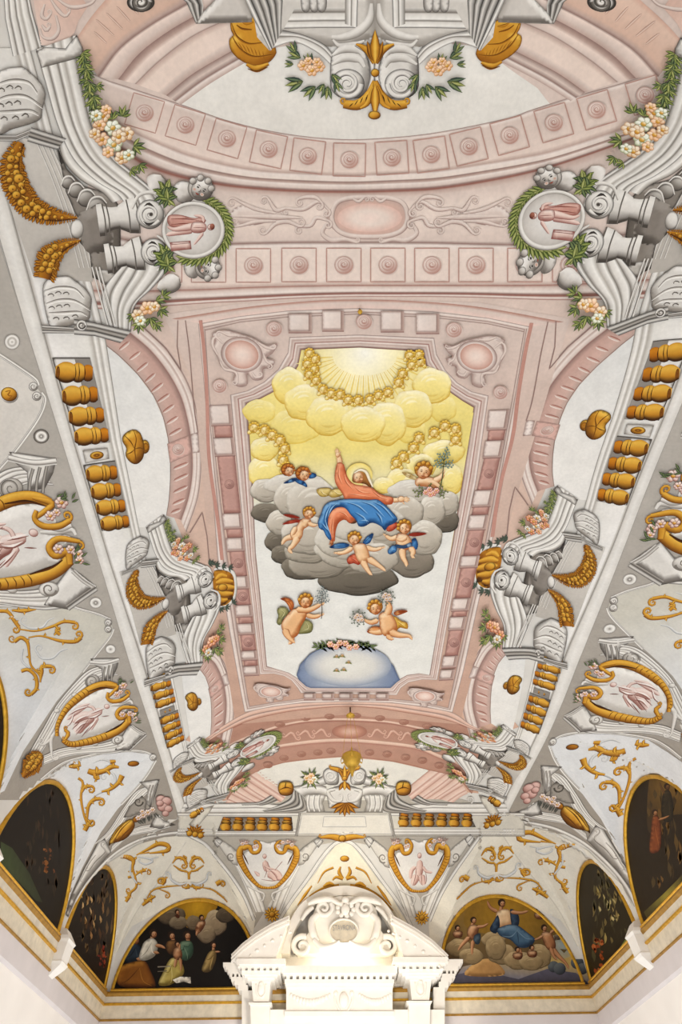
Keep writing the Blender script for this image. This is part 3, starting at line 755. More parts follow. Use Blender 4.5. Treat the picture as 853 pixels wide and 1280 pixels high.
# ------------------------------------------------ figures
SK = ('a9683c', 'ecc9a0', 'f8e6cd'); HB = ('7a4a14', 'c98f36', 'eecb6e')
def face(p, x, y, r, rot, c, ln='6b3f22', hair=None, hp=None, tilt=0):
    """a child's head: cheeks, eyes, nose, mouth; rot = direction of the crown"""
    with keep():
        local(x, y, r, rot)
        poly(p, [(0,-1),(.55,-.85),(.85,-.3),(.8,.3),(.5,.8),(0,1.02),(-.5,.8),(-.8,.3),(-.85,-.3),(-.55,-.85)], c[1], sm=True, rel=(c[0], c[2], .8), ol=c[0])
        for s in (-1, 1):
            disc(p, s*.33+.06, .02, .15, .1, cols=[ln, ln, c[1]]); 
            rib(p, [(s*.33-.12,-.14),(s*.33+.06,-.2),(s*.33+.22,-.13)], [.03,.09,.03], [ln])
            disc(p, s*.42, .38, .2, .16, cols=[mix('d9805e', c[1], .5), c[1]])
        rib(p, [(.06,.05),(.12,.3),(-.02,.34)], [.05,.1,.05], [c[0]])
        rib(p, [(-.18,.56),(.02,.6),(.22,.54)], [.04,.13,.04], ['a04a38'])
        if hp is not None:
            for X, Y, R in ((0,-1.0,.36),(-.48,-.86,.33),(.48,-.86,.33),(-.84,-.45,.27),(.84,-.45,.27)):
                disc(hp, X, Y, R, R*.85, sph=hair, ol=hair[0])
def limb(p, pts, w, c=SK): rib(p, pts, w, ('t',)+tuple(c), cap=True)
def hand(p, x, y, a, s, c=SK):
    """small hand: palm and five fingers spread along the direction a"""
    disc(p, x, y, s*.42, s*.34, a, sph=c, ol=c[0])
    for k, (da, l) in enumerate(((-.42,.75),(-.16,.95),(.08,1.),(.32,.85))):
        limb(p, [(x+math.cos(a+da)*s*.25, y+math.sin(a+da)*s*.25), (x+math.cos(a+da)*s*l, y+math.sin(a+da)*s*l)], [s*.2,s*.2,s*.14], c)
    limb(p, [(x+math.cos(a+1.2)*s*.2, y+math.sin(a+1.2)*s*.2), (x+math.cos(a+.95)*s*.7, y+math.sin(a+.95)*s*.7)], [s*.2,s*.16], c)
def cloth(p, pts, c, folds=(), sm=True, w=14, fw=5):
    poly(p, pts, c[1], sm=sm, rel=(c[0], c[2], w), ol=c[0])
    for f in folds:
        rib(p, f, [0,fw,0], [c[0], c[1]]); rib(p, [(x+fw*.8, y-fw*.3) for x, y in f], [0,fw*.7,0], [c[2]])
def wing(t, pts, c, name='wing', fe=()):
    p = t.part(name); poly(p, pts, c[1], sm=True, rel=(c[0], c[2], 14), ol=c[0])
    for f in fe: rib(p, f, [1,4,1], [c[0]])
def sprig(p, x, y, a, ln, n, lw, c=('38402c','6d7a48','a9ad78')):
    rib(p, [(x,y),(x+ln*.5*math.cos(a+.1),y+ln*.5*math.sin(a+.1)),(x+ln*math.cos(a),y+ln*math.sin(a))], [lw*.4,lw*.3,lw*.15], [c[0]])
    for i in range(n):
        q = (i+.6)/n; s = 1 if i % 2 else -1
        leaf(p, x+ln*q*math.cos(a), y+ln*q*math.sin(a), a+s*.75, ln*.42*(1.1-.5*q), lw, c, same=i > 0)
def bloom(p, x, y, r, c=('b86a52','f0c9b4','fdf3e6'), heart='d9a23a', n=6, a0=0.):
    for i in range(n):
        a = a0 + 2*PI*i/n; disc(p, x+r*.55*math.cos(a), y+r*.5*math.sin(a), r*.5, r*.42, a, sph=c, ol=c[0], same=i % 2 == 1 and False)
    disc(p, x, y, r*.36, sph=(c[0], heart, c[2]), ol=c[0])
# cherub heads in the clouds
YS = ('c39a2e','f4e3a0','fcf4d2'); YH = ('b58a22','dcb64a','f1dc8a')
def cherub_head(x, y, r, rot, label, group, c=YS, h=YH, base=140):
    t = thing('seraph', label, 'cherub', base, group)
    hp = t.part('hair'); fp = t.part('face')
    disc(hp, x, y-r*.12, r*1.06, r*1.08, sph=h, ol=h[0])
    for s in (-1, 1): disc(hp, x+s*r*.75, y+r*.75, r*.55, r*.42, s*.6, sph=(c[0],h[2],c[2]), ol=h[0])
    face(fp, x, y, r, rot, c, c[0] if c is YS else '6b3f22', h, hp)
RING = [(460,115),(500,150),(450,182),(495,215),(465,252),(508,290),(555,352),(608,382),(670,385),(722,422),(792,420),(850,424),(868+0,424),(866+40,416)]
RING = [(465,112),(503,150),(450,182),(497,218),(463,252),(508,292),(555,352),(608,380),(670,385),(722,422),(790,424),(866,418),(924,390),(986,372),(1058,305),(1084,248),(1144,190),(1129,125),(1192,122),(1202,168)]
FR.px(300, 420, 5.331)
for i, (x, y) in enumerate(RING):
    cherub_head(x, y, 33, (random.random()-.5)*.7, 'yellow cherub head in the curved row around the painted sun', 'yellow cherub heads ringing the sun')
for x, y in ((95,605),(168,622),(215,655),(270,690),(300,745),(290,822),(310,868)):
    cherub_head(x, y, 35, (random.random()-.5)*.7, 'yellow cherub head in the row at the left edge of the sky', 'yellow cherub heads at the left edge')
for x, y in ((1364,595),(1436,615),(1294,640),(1436,685),(1193,675),(1156,740),(1090,800),(1045,840)):
    cherub_head(x, y, 35, (random.random()-.5)*.7, 'yellow cherub head in the row at the right edge of the sky', 'yellow cherub heads at the right edge')
# seated saint
BL = ('173a66','4d8cc4','9cc3e2'); OR = ('a5502c','e38f68','f3bb98'); RD = ('8e2f1c','cf6a4c','e69a7e')
FR.px(300, 540, 5.331)
t = thing('person', 'seated person in orange robe and blue mantle, one arm raised, on the grey clouds', 'painted figure', 175)
h = t.part('halo', 'pale glow round the head'); disc(h, 795, 275, 88, 80, cols=['fffbe8','fdf6d6','f6e9a8','efdb86'])
bd = t.part('body')
limb(bd, [(668,205),(662,165),(650,130)], [46,34,28]); hand(bd, 652, 140, -1.75, 46)
limb(bd, [(1010,445),(1070,440)], [36,26]); hand(bd, 1075, 436, .05, 62)
limb(bd, [(820,330),(845,365),(800,420)], [60,66,90]); limb(bd, [(668,215),(690,320),(790,410)], [40,50,60]); limb(bd, [(840,370),(930,430),(1010,446)], [50,40,30]); limb(bd, [(790,420),(710,500),(716,560)], [70,60,40]); limb(bd, [(780,430),(640,520),(618,690)], [60,50,30])
limb(bd, [(715,560),(760,575)], [60,44]); disc(bd, 745, 568, 40, 30, .3, sph=('4a2a18','9c6242','c98e66'), ol='4a2a18')
limb(bd, [(618,690),(615,725)], [44,34]); hand(bd, 612, 722, 1.5, 40, ('5a3018','b9764c','e0aa80'))
rb = t.part('robe', 'orange robe')
cloth(rb, [(650,195),(690,200),(705,250),(725,300),(765,335),(840,348),(885,362),(925,395),(965,410),(1020,425),(1012,468),(960,468),(925,455),(900,450),(853,450),(760,445),(700,435),(685,400),(655,360),(635,320),(632,270)], OR,
      [[(660,220),(655,280),(680,340)],[(690,260),(705,320),(750,370)],[(720,400),(800,410),(870,420)],[(880,380),(930,420),(990,440)],[(760,350),(800,385),(880,395)]], w=34, fw=9)
cloth(rb, [(640,490),(700,485),(750,515),(768,560),(735,595),(700,570),(660,590),(640,640),(630,712),(600,700),(585,620),(588,560),(608,515)], OR, [[(620,560),(612,620),(615,690)],[(660,520),(690,530),(720,560)]], w=34, fw=9)
cloth(rb, [(985,600),(1045,588),(1040,625),(1000,650),(975,640)], RD, w=16)
mt = t.part('mantle', 'blue mantle')
cloth(mt, [(600,450),(680,435),(760,430),(853,437),(920,437),(975,480),(1020,525),(1050,565),(1030,592),(985,615),(965,645),(940,615),(880,590),(830,615),(790,612),(775,575),(740,540),(700,492),(650,488),(612,515),(590,560),(590,620),(612,690),(600,708),(570,670),(558,642),(530,628),(520,585),(545,520),(560,480)], BL,
      [[(600,470),(570,530),(555,600)],[(640,460),(600,500),(575,560)],[(700,455),(780,480),(850,540)],[(800,450),(880,480),(960,560)],[(760,520),(820,560),(840,600)],[(880,450),(950,490),(1020,570)],[(560,560),(570,610),(600,680)],[(790,580),(830,575),(850,590)],[(900,520),(930,560),(940,600)],[(540,590),(560,620),(590,650)]], w=30, fw=12)
hr = t.part('hair', 'brown hair under a pale veil')
poly(hr, [(760,260),(790,235),(840,245),(865,290),(880,350),(850,345),(830,330),(755,320),(750,290)], 'a9763c', sm=True, rel=('5e3a18','d5a866',24), ol='5e3a18')
face(bd, 790, 288, 40, -.25, SK); 
vl = t.part('veil'); rib(vl, [(762,258),(800,238),(840,252),(862,300),(885,350)], [6,16,20,18,8], ('t','b7a98a','efe6cf','fffaf0'))
t = thing('drapery', 'yellow folded drapery on the cloud left of the seated figure in orange', 'drapery', 170)
p = t.part('cloth')
for q in ([(510,375),(560,360),(610,368),(600,410),(540,420)], [(590,400),(620,370),(680,365),(700,395),(660,420),(610,425)]):
    cloth(p, q, ('8c6f28','d9c27a','f4e9bd'), [[(540,370),(545,395),(580,412)],[(620,380),(650,400),(690,400)]], w=16, fw=7)
# blue winged pair
for x, y, r, ro, lb, wg in ((325,250,40,.3,'left one of two red-haired cherub heads above the grey cloud',[[(290,332),(350,298),(390,300),(350,325)]]), (425,275,44,.25,'right one of two red-haired cherub heads, with blue wings, above the cloud',[[(360,305),(410,305),(445,335),(450,360),(420,345),(385,330)],[(455,290),(480,262),(510,270),(508,290),(470,300)]])):
    t = thing('seraph', lb, 'cherub', 168)
    for q in wg: wing(t, q, BL)
    hp = t.part('hair'); fp = t.part('face'); hh = ('6b3510','b9702c','e0a352')
    disc(hp, x-6, y-10, r*1.12, r*1.08, sph=hh, ol=hh[0]); face(fp, x+6, y, r*.9, ro, SK, hair=hh, hp=hp)
    for X, Y in ((-.8,-.2),(-.6,-.7),(0,-.95),(.5,-.85)): disc(fp, x+X*r, y+Y*r, r*.34, sph=hh, ol=hh[0])
def putto(label, frame, head, torso, limbs, hands=(), wings=(), cloths=(), hair=HB, base=200, extra=None, c=SK):
    FR.px(*frame)
    t = thing('cherub', label, 'cherub', base)
    for q, cc, fe in wings: wing(t, q, cc, fe=fe)
    for q, cc, fo in cloths[0] if cloths else (): cloth(t.part('cloth'), q, cc, fo, w=16, fw=6)
    b = t.part('body')
    for pts, w in limbs[0]: limb(b, pts, w, c)
    poly(b, torso, c[1], sm=True, rel=(c[0], c[2], 30), ol=c[0])
    for pts, w in limbs[1]: limb(b, pts, w, c)
    for a in hands: hand(b, *a, c)
    x, y, r, ro = head
    hp = t.part('hair'); disc(hp, x, y-r*.18, r*1.1, r*1.05, ro, sph=hair, ol=hair[0])
    face(b, x, y+r*.05, r*.92, ro, c, hair=hair, hp=hp)
    k = len(hp.v)
    for X, Y in ((-.9,-.2),(-.68,-.68),(-.2,-1.0),(.35,-.98),(.8,-.58)):
        a = ro; disc(hp, x + r*(X*math.cos(a) - Y*math.sin(a)), y + r*(X*math.sin(a) + Y*math.cos(a)), r*.3, sph=hair, ol=hair[0])
    for q, cc, fo in cloths[1] if cloths else (): cloth(t.part('cloth'), q, cc, fo, w=14, fw=6)
    if extra: extra(t)
    FR.px()
K6 = (340, 620, 8.53); K5 = (380, 640, 4.265); KL = (280, 700, 5.331); K4 = (440, 540, 5.331)
putto('red-winged cherub seen from behind, left of the blue mantle', K6, (395,165,62,.5), [(335,215),(420,235),(390,300),(340,335),(330,400),(300,445),(240,455),(205,425),(200,360),(245,330),(285,270)],
      ([([(240,410),(150,435),(105,500)],[75,52,30])], [([(385,260),(440,290),(490,285)],[58,42,30]),([(285,410),(225,510),(185,545),(222,592)],[100,62,45,30]),([(265,300),(240,350),(210,400)],[40,60,30])]),
      hands=[(490,285,0,30)], wings=[([(120,180),(170,172),(235,182),(310,215),(250,218),(180,205)],RD,[[(150,185),(230,195),(300,212)]]),([(112,282),(160,250),(215,235),(280,225),(362,262),(340,285),(280,262),(200,275)],RD,[[(150,275),(230,250),(330,265)]])])
putto('cherub with spread arms and blue wings below the seated person', K5, (268,132,34,.35), [(258,165),(300,155),(330,165),(348,215),(350,250),(315,265),(285,245),(270,205)],
      ([([(262,178),(215,205),(170,208)],[30,22,15]),([(325,175),(375,190),(420,178)],[30,22,15])], [([(310,245),(335,290),(352,315),(365,326)],[44,32,22,14]),([(338,235),(385,265),(420,290),(436,305)],[44,32,22,14])]),
      hands=[(172,207,PI,16),(420,177,-.2,16)], wings=[([(312,158),(330,125),(355,108),(372,102),(362,135),(345,158)],BL,[[(325,150),(350,125)]]),([(135,178),(165,160),(210,153),(245,165),(215,182),(170,184)],BL,[[(150,172),(230,168)]])], cloths=([([(228,245),(245,222),(275,212),(305,240),(295,272),(265,262),(240,268)],RD,[[(245,235),(270,245),(285,262)]])],[]))
putto('blond cherub with a red wing and blue sash, right below the blue mantle', K5, (535,72,36,-.35), [(500,105),(545,108),(572,140),(568,180),(530,195),(500,180),(488,140)],
      ([([(505,120),(465,132),(430,112)],[32,24,16])], [([(522,180),(528,230),(545,262),(545,282)],[46,34,24,18]),([(560,175),(582,200),(575,225),(592,235)],[42,32,22,14]),([(550,120),(520,140),(490,130)],[26,20,14])]),
      hands=[(432,112,PI+.6,15)], wings=[([(555,112),(590,98),(655,103),(625,115),(580,120)],RD,[[(575,110),(640,106)]])], cloths=([([(570,150),(590,125),(608,160),(600,190),(580,185)],BL,[])],[([(490,160),(530,165),(570,148),(575,168),(535,182),(495,178)],('2b4a6e','7a9fc2','b9cfe2'),[]),([(445,195),(470,165),(495,172),(492,198),(470,212),(452,212)],BL,[[(455,195),(475,185),(485,195)]])]))
def ex5(t):
    b = t.part('branch', 'leafy flowering branch'); cc = ('2f3a3a','6c7d80','aab5b0')
    rib(b, [(650,375),(655,320),(652,250),(660,200)], [5,5,4,2], ['4a3a2a'])
    for x, y, a in ((655,250,-2.5),(655,245,-.6),(657,225,-2.2),(658,222,-.9),(660,205,-1.6),(655,262,-3.),(655,262,-.2)): sprig(b, x, y, a, 48, 5, 9, cc)
OC = ('8a3d14','d98a4c','f3cf98')
putto('cherub with green drapery holding up a leafy branch, left above the globe', KL, (545,262,46,.15), [(465,312),(540,315),(552,360),(515,430),(490,490),(440,505),(395,460),(385,410),(420,355)],
      ([([(430,470),(455,520),(430,548)],[52,40,18]),([(545,350),(600,365),(650,352)],[34,30,22])], [([(480,315),(570,318),(650,280)],[42,36,24]),([(405,440),(430,495),(465,530),(478,540)],[52,48,28,14])]),
      hands=[(655,280,-.6,24),(652,350,-.4,22)], wings=[([(375,245),(420,236),(462,262),(468,300),(445,325),(430,290),(405,260)],OC,[[(395,250),(440,270),(455,310)]])],
      cloths=([([(355,320),(385,298),(425,310),(432,345),(400,370),(380,420),(352,405),(365,360)],('5a5a30','a5a070','d6d3a8'),[[(375,320),(400,340),(370,390)]]),([(540,385),(592,410),(585,465),(530,478),(485,475),(500,445)],('5a5a30','a5a070','d6d3a8'),[[(545,400),(560,440),(510,465)]])],[]), extra=ex5, c=('a35a26','e6b98a','f7e2c4'))
def ex6(t):
    for x, y in ((440,440),(290,548)):
        b = t.part('bouquet', 'small bunch of pale flowers and leaves')
        for a in np.linspace(0, 2*PI, 9)[:-1]: sprig(b, x, y, a, 44, 4, 10, ('343a34','6f7a6e','a5ab9a'))
        for dx, dy in ((-14,-4),(12,-10),(0,10),(18,8),(-6,-16)): bloom(b, x+dx, y+dy, 13, ('9a7a70','e2d3c8','faf5ee'))
putto('cherub in yellow drapery with two bunches of flowers, right above the globe', K5, (380,500,37,-.2), [(400,535),(445,520),(480,550),(498,605),(470,640),(430,650),(408,620),(402,575)],
      ([([(400,565),(355,578),(318,560)],[30,24,15]),([(425,625),(385,632),(345,625)],[36,26,16])], [([(440,540),(455,500),(440,462)],[40,36,20]),([(455,625),(505,645),(560,650),(578,672)],[46,32,22,12]),([(440,640),(460,662),(482,666)],[34,24,12])]),
      hands=[(320,560,PI,16),(440,460,-1.7,16)], wings=[([(478,525),(510,512),(556,516),(530,530),(490,542)],OC,[[(490,528),(540,518)]])], cloths=([([(478,545),(520,570),(550,580),(552,612),(510,605),(490,625)],('9a6414','e0b84c','f6e29a'),[[(490,570),(520,590),(540,605)]]),([(335,628),(365,600),(410,605),(410,640),(370,640)],OC,[[(350,625),(390,620)]])],[]), extra=ex6, c=('a35a26','e6b98a','f7e2c4'))
def ex7(t):
    b = t.part('lily_stem', 'green lily branch'); cc = ('2f4438','5f7f78','b5c8c0')
    rib(b, [(590,345),(602,270),(608,200),(612,150)], [7,6,5,3], ['46603e'])
    for x, y, a in ((610,200,-2.7),(610,200,-.3),(610,180,-2.2),(610,175,-.9),(612,150,-1.2),(608,215,-.05),(608,215,3.3)): sprig(b, x, y, a, 62, 5, 13, cc)
    q = t.part('flowers', 'pink roses on the cloud')
    for a in np.linspace(PI*.8, PI*2.2, 7): sprig(q, 520+60*math.cos(a), 385, a, 55, 4, 14)
    for x, y in ((490,385),(515,365),(540,390),(520,398),(560,372)): bloom(q, x, y, 20, ('b0594c','eebfb0','fbeee6'))
putto('fair cherub holding a lily branch over pink roses, on the right cloud', K4, (475,248,55,.2), [(425,300),(480,285),(550,295),(572,330),(555,362),(480,350),(425,345)],
      ([], [([(540,318),(590,290),(606,258)],[46,36,26]),([(500,320),(545,325),(580,350),(600,365)],[40,36,28,18])]), hands=[(606,255,-1.4,26)], wings=[([(330,255),(380,262),(430,292),(425,310),(370,290),(345,272)],('a88a50','f0e2b4','fdf8e2'),[[(350,265),(420,300)]])], extra=ex7)
# the globe
FR.px()
t = thing('globe', 'blue-rimmed white globe at the foot of the central painting, crowned with a garland', 'globe', 150)
p = t.part('sphere')
poly(p, [(371,842),(375,829),(388,815),(408,805),(436,801.5),(460,806),(480,818),(492,830),(500,848),(497,850),(488,858),(432,858),(389,858),(383,856),(374,848)], 'e4e3de', rad=('7888a6', (434,832), 68), ol='5d6a86')
disc(p, 435, 830, 54, 26, cols=['e6e4dd','e4e2db','e2e0d9','dcdad5','c6c8cb','9da6b6'])
g = t.part('garland')
for k in range(15):
    x = 398 + 66*k/14; y = 806 - 4*math.sin(PI*k/14) + (k % 2)*2
    for a in (.4, 2.6, -.6, 3.6): leaf(g, x, y, a + random.random()*.5, 9, 3, ('2e3d28','5f7448','96a070'))
for x, y in ((413,803),(420,806),(432,802),(437,807),(445,806),(425,801)): bloom(g, x, y, 4.2)
for x, y in ((421,818),(428,817),(436,825),(421,835),(430,834)): g = t.part('falling_flower'); bloom(g, x, y, 2.2, ('8a6a48','c9a47a','efe0c8')); leaf(g, x, y, .5, 5, 2); leaf(g, x, y, 2.8, 5, 2)
# ---------------------------------------------------------------- grey architecture of the sides
GW = ('8f8880','d9d6d1','f6f4f1'); GD = ('57514b','a39d95','c9c4bd')
GREYM = [(0,gr4),(.04,gr0),(.12,gr1),(.18,gr3),(.24,gr0),(.36,gr1),(.42,gr3),(.48,gr0),(.6,gr2),(.68,gr0),(.8,gr1),(.88,gr3),(.93,gr0),(1,gr4)]
FR.px()
# entablature running along each side
for nm, rt in SIDES:
    FR.right = rt
    t = thing('painted_entablature', f'long pale grey painted entablature along the {nm} side, carrying the balustrades', 'painted entablature', 20)
    p = t.part('fascia')
    A = [(-75,60),(-40,165),(30,403),(75,545),(130,723),(162,830),(200,945),(228,1037)]
    B = [(-38,60),(-12,165),(55,415),(92,550),(139,706),(178,824),(214,945),(239,1033)]
    bandp(p, A, B, [(0,gr3),(.06,gr1),(.5,'e9e7e3'),(.85,gr1),(1,gr3)])
    q = t.part('panel_band')
    Cc = [(38,60),(66,165),(132,420),(152,550),(176,670),(205,790),(228,905),(248,1000)]
    bandp(q, B, Cc, [(0,gr2),(.06,'efedea'),(.7,'e6e4df'),(.78,gr2),(.82,gr0),(.88,gr2),(.92,gr0),(.97,gr1),(1,gr3)])
FR.right = False
def acanthus_block(t, m, name='scroll_block'):
    """scrolled capital drawn in a 180 x 200 box"""
    p = t.part(name)
    with keep():
        FR.mul(m)
        poly(p, [(0,30),(90,-5),(130,20),(165,60),(178,100),(165,150),(150,190),(60,215),(0,220)], GW[1], sm=True, rel=(GW[0],GW[2],30), ol=gr4)
        for q in ([(0,55),(60,40),(120,50),(150,90)], [(0,110),(50,95),(110,100),(165,140)], [(5,150),(60,150),(120,150),(150,165)]):
            rib(p, q, [3,7,3], [gr4, gr2]); rib(p, [(x, y+9) for x, y in q], [2,7,2], [gr0])
        for x, y in ((25,70),(55,62),(85,66),(20,125),(50,120),(80,118),(30,172),(70,172),(105,165)): scr(p, [(x-14,y+6),(x,y-2),(x+10,y+6)], [3,6,3], [gr4, gr3], ends=(0,1), r=4)
def aff(src, dst):
    A = np.linalg.lstsq(np.c_[np.array(src, float), np.ones(len(src))], np.array(dst, float), rcond=None)[0].T
    return np.r_[A, [[0, 0, 1.]]]
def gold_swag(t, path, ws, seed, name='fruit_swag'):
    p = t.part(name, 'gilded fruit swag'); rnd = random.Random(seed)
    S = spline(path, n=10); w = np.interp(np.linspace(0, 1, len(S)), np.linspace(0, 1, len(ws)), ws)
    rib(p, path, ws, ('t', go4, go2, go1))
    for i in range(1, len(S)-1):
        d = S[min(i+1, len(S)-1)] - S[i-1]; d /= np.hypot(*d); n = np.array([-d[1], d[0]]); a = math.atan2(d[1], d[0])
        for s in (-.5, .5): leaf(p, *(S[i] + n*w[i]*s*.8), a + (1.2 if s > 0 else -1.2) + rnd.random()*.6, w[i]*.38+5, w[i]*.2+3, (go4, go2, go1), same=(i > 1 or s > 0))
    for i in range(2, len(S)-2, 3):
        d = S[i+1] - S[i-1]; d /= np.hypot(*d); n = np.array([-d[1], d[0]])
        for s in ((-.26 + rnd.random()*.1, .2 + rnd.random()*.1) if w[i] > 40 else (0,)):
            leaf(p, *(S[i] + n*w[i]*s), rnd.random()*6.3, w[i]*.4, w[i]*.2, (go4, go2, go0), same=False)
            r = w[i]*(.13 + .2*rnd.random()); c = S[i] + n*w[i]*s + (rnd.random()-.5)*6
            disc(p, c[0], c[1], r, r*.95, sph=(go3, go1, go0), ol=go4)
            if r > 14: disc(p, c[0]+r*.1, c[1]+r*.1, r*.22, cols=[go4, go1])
GREEN = (('2c3a26','6f8048','a9b06c'), ('3c4a2a','8a9455','c3c48a'), ('25302c','56664a','8b986a'))
PALEFL = (('b98a5a','f0dcc0','fdf8ee'), ('c09060','f4cfae','fdf1e0'), ('9aa07a','eef0e0','fdfdf8'))
ORFL = (('8e4a34','e2a07c','f8dcc4'), ('a05a40','eebd9c','fbe9d8'), ('7f7a6c','e4ddd0','fbf8f2'))
def garland(t, leaves, flowers, fl, name='garland', seed=3, ls=1.):
    rnd = random.Random(seed); p = t.part(name, 'green leaves and flowers')
    for k, (x, y, a, l) in enumerate(leaves):
        for j in range(5): leaf(p, x, y, a + (j-2)*.55 + rnd.random()*.2, l*(1-.12*abs(j-2)), l*.3*ls, GREEN[(k+j) % 3], same=j > 0)
    for k, (x, y, r) in enumerate(flowers): bloom(p, x, y, r, fl[k % 3], a0=k)
def drum(p, x0, y0, x1, y1, w):
    d = np.array([x1-x0, y1-y0], float); f = lambda q: (x0 + d[0]*q, y0 + d[1]*q)
    rib(p, [f(0), f(.12)], [w*1.15, w*1.15], ('t', gr4, gr1, gr0), sm=False); rib(p, [f(.1), f(.25), f(.45)], [w*1.0, w*.8, w*.78], ('t', gr4, gr1, gr0))
    rib(p, [f(.42), f(.6)], [w*.85, w*1.2], ('t', gr4, gr1, gr0), sm=False); rib(p, [f(.58), f(.78)], [w*1.2, w*1.32], ('t', gr4, gr1, gr0), sm=False)
    for q, k in ((.12,1.15),(.2,.95),(.6,1.2),(.78,1.32)):
        n = np.array([-d[1], d[0]])/np.hypot(*d)*w*k*.5; c = np.array(f(q)); rib(p, [c-n, c+d*.02, c+n], 5, [gr4, gr3])
def volute_end(p, x, y, r, flip=1):
    disc(p, x, y, r, r*1.05, sph=(gr3, gr1, gr0), ol=gr5); spiral(p, x, y, r*.8, 1.6, .6 if flip > 0 else -.6, [r*.3, r*.18], ('t', gr5, gr1, gr0), flip=flip, r1=.2)
    rib(p, [(x-r*.45,y-r*.55),(x-r*.1,y-r*.75),(x+r*.35,y-r*.5)], [0,r*.22,0], [gr5, gr4]); rib(p, [(x-r*.5,y+r*.45),(x-r*.1,y+r*.72),(x+r*.4,y+r*.5)], [0,r*.22,0], [gr5, gr4])
    disc(p, x+r*.08, y, r*.15, cols=[gr5, gr3])
def console(label, m, rt, fl, medal=None, medlabel='', g3=False):
    FR.M = m; FR.right = rt
    t = thing('scrolled_console', label, 'painted console', 60)
    p = t.part('back_panel')
    poly(p, [(-60,470),(170,500),(240,620),(300,720),(340,960),(330,1000),(120,985),(60,800)], 'd9d5cf', lin2=('c3beb7', (0,500), (330,900)))
    for dx in (0, 16, 34, 46): rib(p, [(135+dx,510),(190+dx,640),(245+dx,800),(285+dx,950)], 5, [gr3, gr0], same=dx > 0)
    p = t.part('niche')
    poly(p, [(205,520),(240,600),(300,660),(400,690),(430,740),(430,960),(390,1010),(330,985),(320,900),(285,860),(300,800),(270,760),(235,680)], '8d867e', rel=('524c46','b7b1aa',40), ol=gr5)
    for x, y, r in ((243,650,24),(272,678,28),(308,706,32),(345,735,36)):
        disc(p, x, y, r, r*.9, sph=(gr4, gr3, gr1), ol=gr5); rib(p, [(x-r,y+r*.3),(x-r*.5,y-r*.8),(x+r*.4,y-r),(x+r,y-r*.4)], [4,9,4], TG)
    poly(p, [(280,770),(310,745),(370,720),(400,800),(400,870),(350,900),(300,880)], '8f8881', sm=True, rel=('524c46','aaa49d',36))
    disc(p, 275, 812, 24, 36, sph=(gr3, gr1, gr0), ol=gr4)
    poly(p, [(345,960),(390,960),(420,990),(370,1010)], gr2, sm=True, rel=(gr4,gr0,14), ol=gr4)
    p = t.part('inner_arm')
    bandp(p, [(205,500),(230,575),(290,640),(360,680),(400,720)], [(245,500),(270,560),(320,610),(400,655),(440,705)], [(0,gr4),(.15,gr2),(.4,gr0),(.7,gr1),(1,gr4)], sm=True)
    p = t.part('upper_arm')
    bandp(p, [(130,175),(165,300),(205,440),(260,560),(340,640),(420,690),(450,735)], [(275,122),(305,280),(345,450),(405,550),(485,620),(560,690),(585,770)], GREYM, sm=True)
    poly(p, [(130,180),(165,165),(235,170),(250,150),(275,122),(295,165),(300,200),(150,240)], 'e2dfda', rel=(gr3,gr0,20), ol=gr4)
    p = t.part('lower_arm')
    bandp(p, [(430,950),(385,1000),(362,1050),(375,1110),(392,1160)], [(600,880),(598,950),(545,1020),(482,1085),(465,1180)], GREYM, sm=True)
    p = t.part('volute', 'upper volute'); drum(p, 350, 782, 530, 757, 100); rib(p, [(585,770),(560,690),(500,690),(470,740)], [10,16,10], TG); volute_end(p, 535, 760, 50)
    p = t.part('volute', 'lower volute'); drum(p, 378, 918, 545, 892, 92); rib(p, [(560,835),(600,870),(598,930),(560,960)], [8,14,10], TG); volute_end(p, 548, 893, 46)
    acanthus_block(t, aff([(0,0),(178,100),(0,220)], [(-20,245),(165,335),(-10,465)]))
    acanthus_block(t, aff([(0,0),(178,100),(0,220)], [(150,985),(328,1060),(180,1165)]))
    p = t.part('cornice', 'dark moulded cornice under the scroll block')
    for A, B in (([(-40,478),(60,478),(120,455)], [(-40,500),(60,500),(130,470)]), ([(115,450),(150,462),(240,490)], [(100,500),(150,515),(205,530)])):
        bandp(p, A, B, [(0,gr5),(.2,gr1),(.35,gr4),(.5,gr2),(.65,gr5),(.8,gr1),(1,gr5)])
    p = t.part('lower_cornice', 'dark moulded cornice under the lower scroll block')
    for A, B in (([(150,1150),(270,1160)], [(150,1180),(270,1180)]), ([(265,1130),(330,1140),(470,1172)], [(265,1185),(340,1190),(430,1215)])):
        bandp(p, A, B, [(0,gr5),(.2,gr1),(.35,gr4),(.5,gr2),(.65,gr5),(.8,gr1),(1,gr5)])
    for x, y in ((292,1152),): disc(p, x, y, 20, cols=[gr0, gr1, gr3, gr0, gr4]); spiral(p, x, y, 14, 1.5, 0, [5,3], [gr4])
    for dx in (0, 14, 26): rib(p, [(330+dx,945),(355+dx,1040),(385+dx,1150)], 6, [gr3, gr0, gr2], same=dx > 0)
    gold_swag(t, [(78,505),(48,580),(62,660),(115,735),(190,765),(278,772)], [28,60,66,58,40,6], 5)
    gold_swag(t, [(290,850),(230,872),(180,915),(160,985)], [6,34,62,50], 6)
    garland(t, [(302 + 48*(k/11)**1.6, 180 + 20*k, 1.45 + (.5 if k % 2 else -.7), 40) for k in range(12)], [], fl, seed=14, name='leaf_chain')
